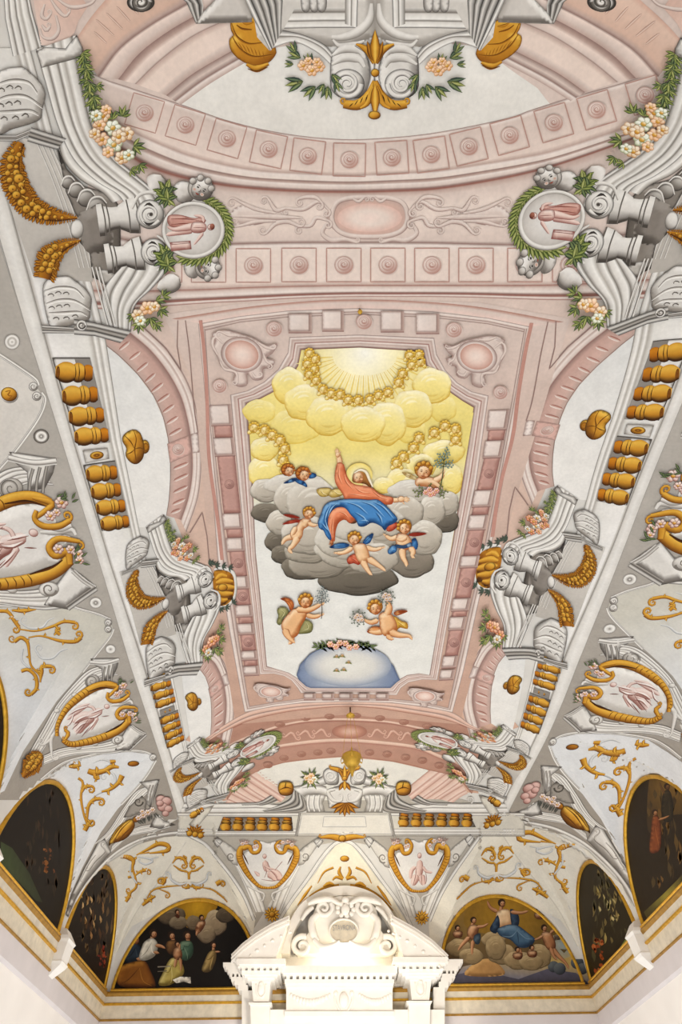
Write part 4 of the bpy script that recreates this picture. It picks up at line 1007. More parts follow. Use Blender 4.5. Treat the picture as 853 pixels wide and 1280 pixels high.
    garland(t, [(305,190,1.2,34),(315,240,1.1,40),(325,290,1.5,44),(340,340,1.2,44),(355,380,.8,40),(440,410,-1.4,46),(405,420,-1.9,40),(480,515,.1,50),(500,580,.9,40),(470,600,.4,34),(350,300,.4,34)],
            [(372,408,26),(360,440,24),(408,450,30),(455,470,28),(370,490,26),(412,510,30),(440,555,26),(385,385,20),(350,405,22),(430,480,28),(392,535,22),(465,545,22),(345,470,22)], fl, seed=4)
    garland(t, [(560,1060,.2,40),(575,1090,.7,40),(540,1120,1.3,44),(500,1140,1.6,40),(585,1045,-.6,36),(480,1110,2.,34),(560,1140,.8,36)], [(495,1110,22),(530,1085,26),(505,1130,20),(555,1080,20)], fl, seed=8)
    FR.right = False; FR.px()
def grey_putto(t, b, hp, head, torso, limbs):
    GP = ('6f6862','d3cec8','f7f5f2')
    for pts, w in limbs: limb(b, pts, w, GP)
    poly(b, torso, GP[1], sm=True, rel=(GP[0], GP[2], 28), ol=GP[0])
    x, y, r, ro = head
    disc(hp, x, y, r*1.15, r*1.1, sph=('5e5752','b3ada6','e4e0db'), ol=gr4)
    face(b, x, y, r*.95, ro, GP, gr5)
    for a in np.linspace(0, 2*PI, 9)[:-1]:
        if math.cos(a - (ro - PI/2)) > -.1: disc(hp, x + r*.95*math.cos(a), y + r*.95*math.sin(a), r*.34, sph=('5e5752','c0bab3','ece9e5'), ol=gr4)
def medallion(label, m, rt, plabels):
    FR.M = m; FR.right = rt
    t = thing('wreathed_medallion', label, 'medallion', 110)
    w = t.part('wreath', 'green laurel wreath')
    for k in range(30):
        a = -1.7 + 3.5*k/29; x, y = 690 + 118*math.cos(a), 812 + 106*math.sin(a)
        for s in (-.7, 0, .7): leaf(w, x, y, a + PI/2 + s, 40, 15, GREEN[k % 2], same=s > -.7)
    w = t.part('leaf_sprig', 'green leaves beside the volutes')
    for k in range(8):
        x = 590 + 12*math.sin(k*2.1); y = 665 + 6*k
        for s in range(5): leaf(w, x, y, 1.3*s + k, 36, 15, GREEN[(k+s) % 3], same=s > 0)
    w = t.part('leaf_sprig', 'green leaves beside the volutes')
    for k in range(8):
        x = 590 + 12*math.sin(k*2.1); y = 885 + 8*k
        for s in range(5): leaf(w, x, y, 1.3*s + k, 36, 15, GREEN[(k+s) % 3], same=s > 0)
    p = t.part('disc')
    disc(p, 690, 815, 112, 102, cols=['e9e6e2','e6e3df','d9d5d0','bcb6b0'], ol=gr4)
    rib(p, [(690+104*math.cos(a), 815+94*math.sin(a)) for a in np.linspace(0, 2*PI, 25)[:-1]], 14, TG, closed=True)
    f = t.part('painted_figure', 'small reddish figure on the medallion'); RF = ('94605a','e0c4ba','f6ebe5')
    RD2 = ('8a5048','c99a8e','e6c8be')
    poly(f, [(600,765),(640,760),(690,772),(720,768),(735,785),(700,800),(650,812),(605,800)], RD2[1], sm=True, rel=(RD2[0],RD2[2],14), ol=RD2[0])
    for q in ([(610,775),(660,775),(710,780)], [(612,795),(650,792),(690,790)]): rib(f, q, [1,4,1], [RD2[0]])
    limb(f, [(592,832),(640,822),(690,812)], [12,22,30], RF); limb(f, [(596,800),(620,812),(655,808),(695,800)], [8,16,24,28], RF)
    poly(f, [(684,790),(706,784),(730,790),(738,806),(728,822),(700,826),(682,818)], RF[1], sm=True, rel=(RF[0],RF[2],14), ol=RF[0]); rib(f, [(690,806),(730,805)], [1,2.5,1], [RF[0]])
    limb(f, [(726,788),(722,768),(690,762)], [13,11,7], RF); limb(f, [(726,822),(706,848),(690,868)], [13,11,7], RF); disc(f, 752, 804, 13, 12, sph=RF, ol='6d3028'); disc(f, 757, 802, 9, 11, sph=('5a2c24','96604f','b98474')); disc(f, 748, 808, 1.6, cols=['5a2c24','5a2c24'])
    poly(f, [(606,858),(680,852),(684,882),(612,890)], RF[1], rel=(RF[0],RF[2],12), ol=RF[0]); rib(f, [(612,866),(680,860)], [2,2], [RF[0]])
    for i, (hd, to, li) in enumerate((((715,668,40,.6), [(620,660),(650,640),(690,655),(700,690),(670,720),(630,710)], [([(660,690),(690,712),(735,728)],[34,26,16]), ([(575,620),(560,650),(545,680)],[90,84,50])]),
                                     ((740,948,40,1.9), [(665,920),(690,915),(710,950),(700,985),(670,980),(655,950)], [([(690,930),(720,912),(760,905)],[32,26,16]), ([(640,985),(600,1010),(560,1020)],[70,66,40])]))):
        tt = thing('cherub', plabels[i], 'cherub', 118); b = tt.part('body'); hp = tt.part('hair'); grey_putto(tt, b, hp, hd, to, li)
    FR.right = False; FR.px()
M1 = Frame().px(0, 0, 2.843).M
S1 = [(540,762),(550,895),(300,160),(465,1170),(60,500),(280,770),(290,850),(150,990)]
M2 = Frame().quad(S1, [(261,726),(263,746),(212,645),(252.5,824),(165,709),(201.7,745),(205,762),(193,806)]).M
S3 = S1[:2] + [(465,1170),(60,500),(280,770),(290,850),(150,990),(690,810),(300,160)]
M3 = Frame().quad(S3, [(293.8,939),(296.6,951),(287,990.7),(224,962),(251,960),(254,970),(231,990.7),(321,934),(252,919)]).M
for nm, rt in SIDES:
    console(f'large grey scrolled console in the {nm} top corner, with white flowers', M1, rt, PALEFL)
    medallion(f'large round white medallion in a green wreath, upper {nm}', M1, rt, (f'upper grey cherub leaning over the wreathed medallion at the upper {nm}', f'lower grey cherub under the wreathed medallion at the upper {nm}'))
    console(f'middle grey scrolled console on the {nm}, with orange flowers and a gilded shell', M2, rt, ORFL)
    console(f'small far grey scrolled console on the {nm}, between the side and end balustrades', M3, rt, ORFL)
    medallion(f'small grey medallion in a dark wreath on the far {nm} console', M3, rt, (f'upper grey cherub on the small far medallion, {nm} side', f'lower grey cherub on the small far medallion, {nm} side'))
    FR.px(130, 630, 4.739); FR.right = rt
    t = thing('gilded_shell', f'gilded shell in a white scalloped rim on the middle {nm} console', 'shell', 58)
    p = t.part('rim'); rib(p, [(655,385),(700,378),(755,395),(775,430),(778,500),(765,560),(730,600),(690,605)], [14,26,26,22,26,26,24,10], TG)
    poly(p, [(655,395),(720,390),(765,420),(775,500),(760,560),(720,595),(680,590),(650,500)], go2, sm=True, rel=(go4,go1,30))
    p = t.part('shell')
    for y, w, e in ((425,38,730),(455,44,765),(490,52,775),(525,44,765),(560,36,735)): rib(p, [(665,490+(y-490)*.75),((665+e)/2,y-(490-y)*.1),(e,y)], [16,w,w*.8,w*.4], TO)
    disc(p, 705, 490, 30, 24, sph=(go3,go1,go0), ol=go4)
    for k in range(10):
        pass
    for i, (x, y, a) in enumerate(((620,350,-.3),(640,355,-1),(660,358,0),(700,362,.2),(740,370,.3),(690,612,.6),(720,605,.2),(760,580,-.5))):
        if i in (0, 5): w = t.part('leaves', 'dark leaves round the shell')
        for s in range(4): leaf(w, x, y, a + (s-1.5)*.6, 34, 11, ('262c28','47534a','7c8878'), same=s > 0)
FR.right = False; FR.px()
# ---------------------------------------------------------------- gilded balusters in the parapets
def baluster(t, x0, y0, x1, y1, w):
    p = t.part('baluster'); d = np.array([x1-x0, y1-y0], float); f = lambda q: (x0 + d[0]*q, y0 + d[1]*q); n = np.array([-d[1], d[0]])/np.hypot(*d)
    TB = ('t', go4, go1, go0)
    rib(p, [f(.74), f(.8), f(.88), f(.96), f(1.02)], [w*.5,w*.78,w*.84,w*.8,w*.6], ('t', go4, 'b9761c', 'd9992c'))
    rib(p, [f(.48), f(.55), f(.64), f(.72), f(.78)], [w*.8,w*.98,w*1.0,w*.92,w*.66], TB)
    rib(p, [f(-.02), f(.03), f(.12), f(.3), f(.45), f(.52)], [w*.55,w*.85,w*1.04,w*1.06,w*.98,w*.74], TB)
    c = f(.05); disc(p, c[0], c[1], np.hypot(*d)*.055, w*.3, math.atan2(d[1], d[0]), cols=[go3, go2, go3], ol=go4)
    for q, k in ((.52,.4),(.78,.36),(.62,.46)):
        a = np.array(f(q)); rib(p, [a-n*w*k, a+d*.03, a+n*w*k], [1.5,w*.05,1.5], [go4])
def balustrade(label, m, rt):
    FR.M = m; FR.right = rt
    t = thing('balustrade', label, 'balustrade', 55)
    p = t.part('recess')
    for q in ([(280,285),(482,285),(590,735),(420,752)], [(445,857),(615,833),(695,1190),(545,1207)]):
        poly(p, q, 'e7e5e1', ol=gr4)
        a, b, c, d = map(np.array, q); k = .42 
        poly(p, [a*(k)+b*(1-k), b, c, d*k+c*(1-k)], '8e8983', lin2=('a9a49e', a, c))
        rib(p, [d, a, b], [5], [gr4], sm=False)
    for q in ((300,360,492,366,108),(335,490,518,478,104),(370,600,552,588,100),(400,706,576,694,94),(462,906,622,893,90),(488,1000,642,985,86),(515,1086,666,1070,82),(540,1170,686,1153,78)): baluster(t, *q)
    o = t.part('oval_boss', 'gilded oval boss'); poly(o, [(440,775),(575,762),(585,820),(455,845)], 'dedbd6', ol=gr3); disc(o, 517, 801, 38, 22, -.1, sph=(go3,go1,go0), ol=go4); disc(o, 517, 801, 22, 11, -.1, cols=[go1,go3,go1])
    FR.right = False; FR.px()
MB = Frame().px(0, 380, 4.267).M
MBL = Frame().quad([(280,285),(482,285),(695,1190),(545,1207),(517,800),(590,735),(420,752)], [(183.6,840.5),(211,836),(231,924.5),(209,935),(210,889),(219.5,876),(197.5,884)]).M
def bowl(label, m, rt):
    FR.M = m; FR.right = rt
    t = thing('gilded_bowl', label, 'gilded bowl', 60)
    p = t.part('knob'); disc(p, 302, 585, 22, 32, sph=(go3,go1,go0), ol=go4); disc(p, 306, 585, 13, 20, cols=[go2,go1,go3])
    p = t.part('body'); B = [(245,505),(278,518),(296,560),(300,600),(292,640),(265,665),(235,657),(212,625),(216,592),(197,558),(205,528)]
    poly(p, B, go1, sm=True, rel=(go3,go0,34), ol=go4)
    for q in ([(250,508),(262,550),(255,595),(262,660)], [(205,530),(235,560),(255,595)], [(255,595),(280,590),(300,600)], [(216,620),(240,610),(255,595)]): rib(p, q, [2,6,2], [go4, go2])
    FR.right = False; FR.px()
MBO = Frame().quad([(197,505),(325,505),(325,665),(197,665)], [(231.5,864.5),(252.5,864.5),(252.5,888),(231.5,888)]).M
for nm, rt in SIDES:
    balustrade(f'near balustrade of eight gilded balusters in two panels on the {nm} side', MB, rt)
    balustrade(f'small far balustrade of eight gilded balusters in two panels on the {nm} side', MBL, rt)
    bowl(f'upper gilded bowl floating in the white half-round sky on the {nm}', M4, rt)
    bowl(f'lower, smaller gilded bowl in the white half-round sky on the {nm}', MBO, rt)
# ---------------------------------------------------------------- grey grounds, webs over the lunettes, cartouches
FR.px()
t = thing('trim_2', '', '', 0); t.kind = 'structure'
for nm, rt in SIDES:
    FR.right = rt
    p = t.part('grey_ground')
    poly(p, [(-75,60),(30,403),(75,545),(130,723),(162,830),(200,945),(228,1037),(215,1048),(150,1060),(110,1105),(76,1172),(60,1165),(30,1000),(-60,1000),(-90,500)], 'bdb8b1', lin2=('a9a299', (60,700), (200,1030)), pitch=5)
FR.right = False
p = t.part('grey_ground')
poly(p, [(228,1037),(280,1003),(345,985),(430,975),(520,985),(590,1002),(636,1024),(625,1040),(575,1120),(560,1170),(545,1150),(480,1060),(430,1050),(380,1060),(318,1160),(300,1140),(260,1060)], 'c0bab0', pitch=5)
WH = 'e3e4e5'
def gscroll(p, q, w, e=(0,0), r=9, leafy=False):
    scr(p, q, w, TO, ends=e, r=r)
    if leafy and len(q) > 2:
        S = spline(q, n=8); k = max(w)
        for j, u in enumerate((.3, .55, .78)):
            i = int(u*(len(S)-2)); d = S[i+1]-S[i]; a = math.atan2(d[1], d[0]); s = 1 if j % 2 else -1
            leaf(p, S[i][0], S[i][1], a + s*.5, k*1.0, k*.6, (go3, go1, go0), bend=s*.9, same=False)
def wscroll(p, q, w, e=(0,0), r=9): scr(p, q, w, ('t','95989b','d3d4d4','f5f4f1'), ends=e, r=r)
def web(label, m, rt, outline, border, gold, white, extra=None, col=WH, bw=14, olab='gilded scrollwork', lin2=None):
    FR.M = m; FR.right = rt
    t = thing('vault_web', label, 'painted vault web', 24)
    p = t.part('plaster'); poly(p, outline, col, lin2=lin2)
    if border:
        b = t.part('moulding')
        for q in border: rib(b, q, bw, [gr3, gr1, gr0, gr1, gr3, gr0, gr4])
    w = t.part('scrollwork', 'white and grey scrollwork')
    for q, wd, e in white: wscroll(w, q, wd, e, r=22)
    g = t.part('gilding', olab)
    for q, wd, e in gold: gscroll(g, q, [k*1.2 for k in wd], e, r=21, leafy=True)
    if extra: extra(t)
    FR.right = False; FR.px()
K2 = Frame().px(0, 740, 4.265).M; K3 = Frame().px(60, 930, 4.265).M; K1 = Frame().px(0, 380, 5.333).M
U2G = [([(-10,100),(40,105),(75,150),(100,185)],[16,16,18],(0,1)), ([(100,195),(190,205),(280,180),(340,155),(400,160)],[6,9,14,16],(0,1)), ([(150,240),(220,232),(320,258),(400,262),(432,240)],[6,9,16,20],(0,-1)), ([(320,225),(300,205),(320,185)],[14,22,8],(0,0)),
       ([(75,262),(110,240),(145,265),(155,330),(165,390),(210,440),(215,480)],[18,18,12,10,10,8],(1,0)), ([(215,470),(220,420),(225,395),(275,395)],[8,22,18,16],(0,1)), ([(112,420),(150,412),(190,450),(195,510),(165,545)],[16,16,18,16],(0,1)), ([(60,95),(120,98),(190,90)],[8,20,4],(0,0))]
U2W = [([(290,135),(255,150),(225,185),(160,190),(115,165)],[4,12,14,8],(0,1)), ([(360,300),(320,315),(280,350),(220,350),(190,310)],[6,12,14,10],(0,1)), ([(120,300),(115,360),(150,400),(200,440)],[12,12,8],(0,0))]
def bead(t):
    p = t.part('scroll_end'); 
    for x, y in ((577,160),(577,195)): disc(p, x, y, 20, sph=(gr3,gr1,gr0), ol=gr4); spiral(p, x, y, 15, 1.3, 0, [6,3], [gr3])
U3G = [([(160,180),(185,205),(175,280),(190,370),(212,425)],[12,12,12,10,14],(0,-1)), ([(180,255),(195,228),(225,222)],[10,16,16],(0,1)), ([(208,405),(215,330),(245,295),(280,290)],[8,14,18,16],(0,1)), ([(110,118),(150,115),(175,110)],[8,24,8],(0,0)),
       ([(212,140),(245,150),(300,140),(340,118),(378,122)],[24,30,20,24,10],(0,0)), ([(245,150),(255,180),(275,180)],[14,20,8],(0,0)), ([(395,165),(375,205),(330,240),(285,252)],[26,18,16,8],(0,0)), ([(195,460),(212,430),(235,405)],[22,22,12],(0,0)), ([(330,92),(360,88)],[18,12],(0,0))]
U3W = [([(240,100),(280,80),(325,90),(335,115)],[4,12,12,8],(0,1)), ([(300,150),(345,155),(358,200),(310,240),(240,280),(200,350),(205,400)],[12,16,16,14,14,10],(-1,0))]
def boss3(t):
    p = t.part('oval_boss', 'gilded oval boss'); disc(p, 455, 102, 32, 15, -.05, sph=(go3,go2,go1), ol=go4)
    p = t.part('scroll_end'); disc(p, 560, 68, 20, sph=(gr3,gr1,gr0), ol=gr4); spiral(p, 560, 68, 14, 1.3, 0, [6,3], [gr3])
def boss1(t):
    p = t.part('oval_boss', 'gilded oval boss'); disc(p, 62, 602, 62, 56, .3, sph=(gr3,gr1,gr0)); disc(p, 60, 598, 56, 48, .3, sph=(go3,go1,go0), ol=go4); scr(p, [(35,580),(70,575),(50,605),(80,610),(55,630)], [6,10,6], ('t',go4,go2,go1))
    p = t.part('scroll_end')
    for x, y in ((222,548),(245,612)): disc(p, x, y, 32, sph=(gr3,gr1,gr0), ol=gr4); spiral(p, x, y, 24, 1.5, 0, [10,4], [gr3])
for nm, rt in SIDES:
    FR.right = rt; FR.px()
    g = thing('painted_rosette', f'round grey painted boss beside the {nm} entablature, level with the first balusters', 'rosette', 30)
    pp = g.part('rosette'); disc(pp, 15, 427, 10, cols=[gr2,gr0,gr2,gr0,gr3]); 
    g = thing('painted_rosette', f'round grey painted boss on the {nm}, above the first gilded cartouche', 'rosette', 30)
    pp = g.part('rosette'); disc(pp, 51.5, 545, 10, 9, cols=[gr0,gr3,gr1,gr0,gr3,gr4])
    g = thing('painted_rosette', f'round grey painted boss on the {nm}, below the first gilded cartouche', 'rosette', 30)
    pp = g.part('rosette'); disc(pp, 119.5, 753, 8, 7, cols=[gr0,gr3,gr1,gr0,gr3])
    g = thing('painted_rosette', f'small round grey painted boss on the {nm}, above the second gilded cartouche', 'rosette', 30)
    pp = g.part('rosette'); disc(pp, 138, 811, 7, 6, cols=[gr3,gr1,gr0,gr3])
    web(f'upper white vault web at the {nm} edge with a gilded oval boss', K1, rt, [(-120,300),(0,350),(130,440),(235,510),(250,560),(290,620),(255,760),(120,950),(10,1080),(-120,1200)], [[(-120,270),(0,340),(130,425),(235,500),(255,540)], [(275,590),(300,640),(255,760),(110,965),(0,1090),(-120,1230)]], [], [], boss1, col='dcd8d2', bw=26)
    web(f'white vault web on the {nm} with gilded scrolls, between the two gilded cartouches', K2, rt, [(-120,60),(0,82),(320,65),(420,92),(590,145),(600,190),(590,230),(440,420),(300,580),(120,850),(20,1060),(-60,1100),(-170,700)], [[(-60,70),(100,75),(320,60),(420,88),(520,115),(590,145)], [(605,195),(585,240),(510,335),(440,425)]], U2G, U2W, bead, lin2=('d3d0c6',(0,500),(250,70)))
    web(f'white vault web with gilded scrolls over the second lunette on the {nm}', K3, rt, [(-60,220),(20,160),(120,92),(300,50),(440,40),(560,55),(578,90),(480,230),(370,345),(280,470),(180,660),(100,840),(60,960),(40,960),(20,600),(-60,500)], [[(-40,190),(40,125),(120,85),(300,46),(440,34),(520,42),(575,70)], [(575,85),(530,160),(470,235),(390,320)]], U3G, U3W, boss3)
    FR.px(); FR.right = rt
    t = thing('vault_web', f'cream vault web in the far {nm} corner, painted with gilded scrolls', 'painted vault web', 24)
    p = t.part('plaster')
    poly(p, [(83,1165),(102,1119),(137,1077),(172,1055),(205,1046),(229,1044),(245,1050),(258,1058),(272,1075),(290,1098),(305,1120),(320,1145),(314,1185),(296,1165),(270,1140),(215,1130),(165,1158),(140,1198),(132,1238),(126,1238),(120,1180),(110,1140),(85,1172)], 'e4e0d6', lin2=('eee9dc',(120,1060),(280,1120)))
    b = t.part('moulding'); rib(b, [(80,1166),(100,1117),(135,1074),(170,1051.5),(205,1042.5),(229,1041),(243,1048)], 4, [gr3,gr0,gr1,gr3])
    rib(b, [(243,1047),(258,1056),(273,1074),(291,1097),(306,1121),(318,1150)], 5, [gr3,gr1,gr0,gr3]); rib(b, [(232,1052),(205,1092),(170,1140),(146,1190)], 2.2, ['d2cdc2','f2eee4'])
    FR.M = Frame().px(60, 930, 4.265).M
    g = t.part('gilding', 'gilded half scroll')
    for q, wd, e in (([(385,600),(420,600),(455,620),(450,660),(465,710),(470,760),(440,790)],[16,30,16,12,12,16],(0,1)), ([(465,700),(490,680),(530,668)],[8,16,20],(0,1)), ([(425,710),(450,705)],[14,16],(0,0)), ([(415,840),(430,815),(440,790)],[16,22,14],(0,0)), ([(470,590),(530,560),(590,530),(640,540),(640,565),(590,575),(540,580)],[6,14,22,26,24,14,8],(0,0)), ([(480,585),(540,575)],[4,10],(0,0))): gscroll(g, q, wd, e, r=16, leafy=True)
    w = t.part('scrollwork'); 
    for q, wd, e in (([(480,600),(520,605),(560,620),(520,640),(485,625)],[8,12,12,8],(0,1)), ([(545,610),(590,600)],[8,4],(0,0)), ([(440,640),(440,690),(480,750)],[8,10,8],(0,0))): wscroll(w, q, wd, e)
    g = t.part('gilding', 'gilded palmette and long scrolls')
    for q, wd, e in (([(665,635),(690,605),(725,612),(740,640)],[6,18,18],(0,1)), ([(835,635),(810,605),(775,612),(760,640)],[6,18,18],(0,-1)), ([(670,645),(710,672),(745,680),(750,720)],[6,12,10,8],(0,0)), ([(832,645),(790,672),(758,680),(755,720)],[6,12,10,8],(0,0)), ([(720,592),(740,605)],[8,12],(0,0)), ([(785,592),(765,605)],[8,12],(0,0)), ([(730,765),(755,760),(745,745)],[14,18,8],(1,0)), ([(815,765),(780,762),(770,745)],[14,18,8],(-1,0)),
                       ([(505,860),(540,830),(575,810)],[14,24,10],(0,0)), ([(530,820),(560,780),(620,760),(730,750)],[6,10,8,4],(0,0)), ([(590,770),(640,790)],[4,10],(0,1)), ([(610,750),(625,720),(605,715)],[12,20,12],(0,-1)), ([(810,760),(880,775),(930,810),(960,840)],[4,8,10,6],(0,0)), ([(900,745),(925,730)],[26,26],(0,1))): gscroll(g, q, wd, e, r=17, leafy=True)
    w = t.part('scrollwork')
    for sg in (1, -1):
        wscroll(w, [(752-sg*10,735),(752-sg*50,745),(752-sg*95,720),(752-sg*100,690)], [6,14,14,8], (0,-sg), 14)
    FR.right = False; FR.px()
# cartouches between the webs
CL = ('94655c','e0c8c0','f6eeea')
def pend_arm(p, A, B): bandp(p, A, B, GREYM, sm=True)
def side_cartouche(label, m, rt):
    FR.M = m; FR.right = rt
    t = thing('gilded_cartouche', label, 'cartouche', 50)
    p = t.part('grey_scroll_mount')
    pend_arm(p, [(560,385),(470,415),(390,490),(300,600),(230,720),(110,930)], [(630,440),(540,450),(440,530),(350,620),(290,740),(210,870)])
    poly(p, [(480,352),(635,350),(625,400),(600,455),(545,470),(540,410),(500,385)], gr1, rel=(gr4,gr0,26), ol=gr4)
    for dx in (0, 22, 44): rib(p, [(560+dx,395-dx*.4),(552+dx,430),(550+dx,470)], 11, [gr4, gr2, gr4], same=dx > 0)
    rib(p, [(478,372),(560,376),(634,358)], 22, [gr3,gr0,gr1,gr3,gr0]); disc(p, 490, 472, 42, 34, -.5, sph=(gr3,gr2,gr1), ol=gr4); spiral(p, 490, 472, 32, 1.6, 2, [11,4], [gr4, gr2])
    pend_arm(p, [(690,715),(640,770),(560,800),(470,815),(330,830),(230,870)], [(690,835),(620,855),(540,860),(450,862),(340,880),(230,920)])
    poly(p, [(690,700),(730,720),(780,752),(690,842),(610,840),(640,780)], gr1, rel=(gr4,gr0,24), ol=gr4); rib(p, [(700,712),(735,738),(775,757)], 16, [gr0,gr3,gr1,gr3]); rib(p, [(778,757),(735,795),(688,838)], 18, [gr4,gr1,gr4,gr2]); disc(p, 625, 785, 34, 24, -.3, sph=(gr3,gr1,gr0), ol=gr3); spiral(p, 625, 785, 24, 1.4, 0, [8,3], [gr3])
    for x, y, e in ((225,800,1),(262,865,-1)): scr(p, [(300,740),(270,780),(x+10,y+10)], [18,20,12], TG, ends=(0,e), r=22)
    for x, y in ((300,630),(395,545),(415,825),(505,805)): disc(p, x, y, 18, 13, sph=(gr3,gr1,gr0), ol=gr3)
    p = t.part('panel', 'white oval panel'); poly(p, [(310,740),(330,660),(400,590),(500,530),(600,510),(640,560),(610,600),(690,600),(640,660),(660,690),(570,745),(430,790),(340,790)], 'e0ddd9', sm=True, rel=(gr2,gr0,40))
    f = t.part('painted_figure', 'reddish seated figure drawn on the panel')
    limb(f, [(400,750),(440,690),(500,650)], [50,70,56], CL); limb(f, [(380,690),(430,660),(480,650)], [40,50,40], CL); limb(f, [(460,660),(510,640),(545,622)], [46,46,34], CL); disc(f, 568, 606, 16, 14, sph=CL, ol=CL[0])
    limb(f, [(510,640),(490,610),(450,605)], [18,16,10], CL); limb(f, [(520,660),(500,700),(480,735)], [22,18,12], CL); limb(f, [(350,680),(400,640),(470,600)], [14,26,8], CL); limb(f, [(370,650),(420,610),(480,590)], [10,20,6], CL)
    for q in ([(385,700),(420,670),(470,650)], [(395,735),(430,700),(465,690)], [(450,745),(490,700),(510,670)], [(340,715),(370,690),(390,640)], [(480,640),(520,625),(550,612)], [(465,665),(500,660),(535,640)], [(355,650),(410,620),(470,600)]):
        rib(f, q, [1,9,1], [CL[2]]); rib(f, [(x+4, y+6) for x, y in q], [1,5,1], [CL[0]])
    for q in ([(400,760),(450,700),(470,670)], [(430,770),(480,710)], [(380,730),(430,680)], [(540,660),(580,655)]): rib(f, q, [1,5,1], [CL[0]])
    w = t.part('white_scroll', 'white curls between the gilded ends')
    for q in ([(590,600),(640,590),(690,575),(705,590)], [(600,570),(650,578),(690,562)]): rib(w, q, [10,24,22,12], TG)
    g = t.part('gilded_frame', 'gilded ribbed frame')
    def ribbed(path, ws):
        rib(g, path, ws, TO); S = spline(path, n=8); W_ = np.interp(np.linspace(0, 1, len(S)), np.linspace(0, 1, len(ws)), ws)
        for i in range(2, int(len(S)*.62), 2):
            d = S[i+1]-S[i]; d /= np.hypot(*d); n = np.array([-d[1], d[0]])*W_[i]*.45; rib(g, [S[i]-n, S[i]+d*7, S[i]+n], [2,5,2], [go4, go2], same=i > 2)
    ribbed([(298,765),(305,700),(350,620),(420,555),(500,505),(570,488),(620,500)], [20,26,34,42,44,42,34])
    gscroll(g, [(560,490),(625,498),(600,530),(572,555)], [10,22,18,16]); scr(g, [(575,530),(570,560),(600,578),(650,570),(685,545)], [14,22,22,18], TO, ends=(0,-1), r=16)
    ribbed([(330,785),(375,808),(460,795),(560,765),(640,725),(690,675)], [30,34,40,42,40,36])
    scr(g, [(690,690),(680,650),(640,670),(620,645),(650,612),(720,610)], [20,28,24,22,20,14], TO, ends=(0,1), r=14); scr(g, [(340,730),(360,750),(345,780)], [16,24,16], TO, ends=(1,1), r=12)
    rib(g, [(470,525),(540,505),(600,510)], [4,10,4], [go4, go3]); rib(g, [(560,745),(630,710),(665,680)], [4,10,4], [go4, go3])
    for i, (x, y, r) in enumerate(((655,490,22),(620,540,18),(640,525,14),(650,645,18),(690,640,16),(715,650,18),(720,670,14))):
        if i in (0, 3): fl = t.part('flowers', 'pale flowers at one curled end')
        bloom(fl, x, y, r, ('8a5a50','e8cfc6','fbf6f0'))
    for k in range(14):
        if k % 7 == 0: fl = t.part('leaves')
        leaf(fl, 620+random.random()*70 if k < 7 else 700+random.random()*30, 470+random.random()*20 if k < 7 else 640+random.random()*50, -1.4+random.random()*1.6, 30, 8, GREEN[2], same=k % 7 > 0)
    c = t.part('fruit_cluster', 'gilded fruit hanging under the cartouche'); gold_swag(t, [(215,860),(190,880),(160,920),(110,985)], [20,60,70,16], 3)
    FR.right = False; FR.px()
MC1 = aff([(690,540),(725,605),(780,755),(560,485),(640,350),(640,725)], [(92,640),(105,676),(122,735),(47,618),(66,577),(60,716)])
def corner_mount(label, m, rt):
    FR.M = m; FR.right = rt
    t = thing('corner_ornament', label, 'corner ornament', 50)
    p = t.part('grey_scroll_mount')
    pend_arm(p, [(560,215),(470,250),(400,340),(320,460),(245,530)], [(600,200),(540,250),(450,340),(400,420),(310,520)])
    poly(p, [(485,200),(595,185),(575,260),(545,340),(520,310),(530,240)], gr1, rel=(gr4,gr0,20), ol=gr4)
    for dx in (0, 16, 32): rib(p, [(545+dx,215),(530+dx,260),(522+dx,320)], 8, [gr4, gr2, gr4], same=dx > 0)
    pend_arm(p, [(590,375),(560,420),(480,440),(420,470),(340,540)], [(660,440),(560,465),(480,480),(420,500),(330,580)])
    poly(p, [(575,370),(620,405),(682,428),(600,450),(540,440)], gr1, rel=(gr4,gr0,18), ol=gr4)
    poly(p, [(430,330),(500,270),(525,300),(520,350),(440,385),(400,390)], 'a9a39b', ol=gr4); spiral(p, 480, 305, 26, 1.4, 0, [9,4], [gr4])
    f = t.part('foot', 'carved grey foot running down to the corbel')
    poly(f, [(262,525),(300,500),(335,575),(270,650),(200,735),(140,830),(90,960),(80,950),(120,810),(180,680)], gr1, rel=(gr3,gr0,30), ol=gr4)
    scr(f, [(280,540),(300,570),(250,620),(215,670)], [6,12,8], ('t',gr4,gr2,gr0), ends=(1,1), r=14); scr(f, [(250,590),(210,640),(170,720)], [4,10,4], ('t',gr4,gr2,gr0), ends=(0,-1), r=12)
    g = t.part('shell', 'gilded fluted shell'); poly(g, [(445,398),(462,430),(440,475),(400,510),(335,530),(320,545),(330,500),(360,450),(400,415)], go1, sm=True, rel=(go3,go0,30), ol=go4)
    for q in ([(440,405),(390,450),(345,520)], [(455,430),(410,470),(365,520)], [(410,415),(370,455),(335,510)]): rib(g, q, [2,7,2], [go4, go2])
    disc(g, 468, 398, 22, 16, -.6, sph=(go3,go2,go1), ol=go4)
    l = t.part('flowers', 'pale flowers above the shell')
    for x, y, r in ((480,390,16),(505,375,18),(530,360,18),(555,345,16),(500,355,14)): bloom(l, x, y, r, ('8a6a60','e8d8d0','fbf8f4'))
    for k in range(12): leaf(l, 470+k*9, 405-k*4, .6+random.random(), 34, 8, ('1f2220','50504c','85857c'), same=k > 0)
    b = t.part('pink_cluster', 'faded pink cluster')
    for x, y, r in ((600,290,28),(630,300,30),(610,330,30),(640,340,24),(625,365,20),(595,310,22)): disc(b, x, y, r, r*.85, sph=('8a5f58','cfaaa2','e6cdc6'), ol='7a544e')
    FR.right = False; FR.px()
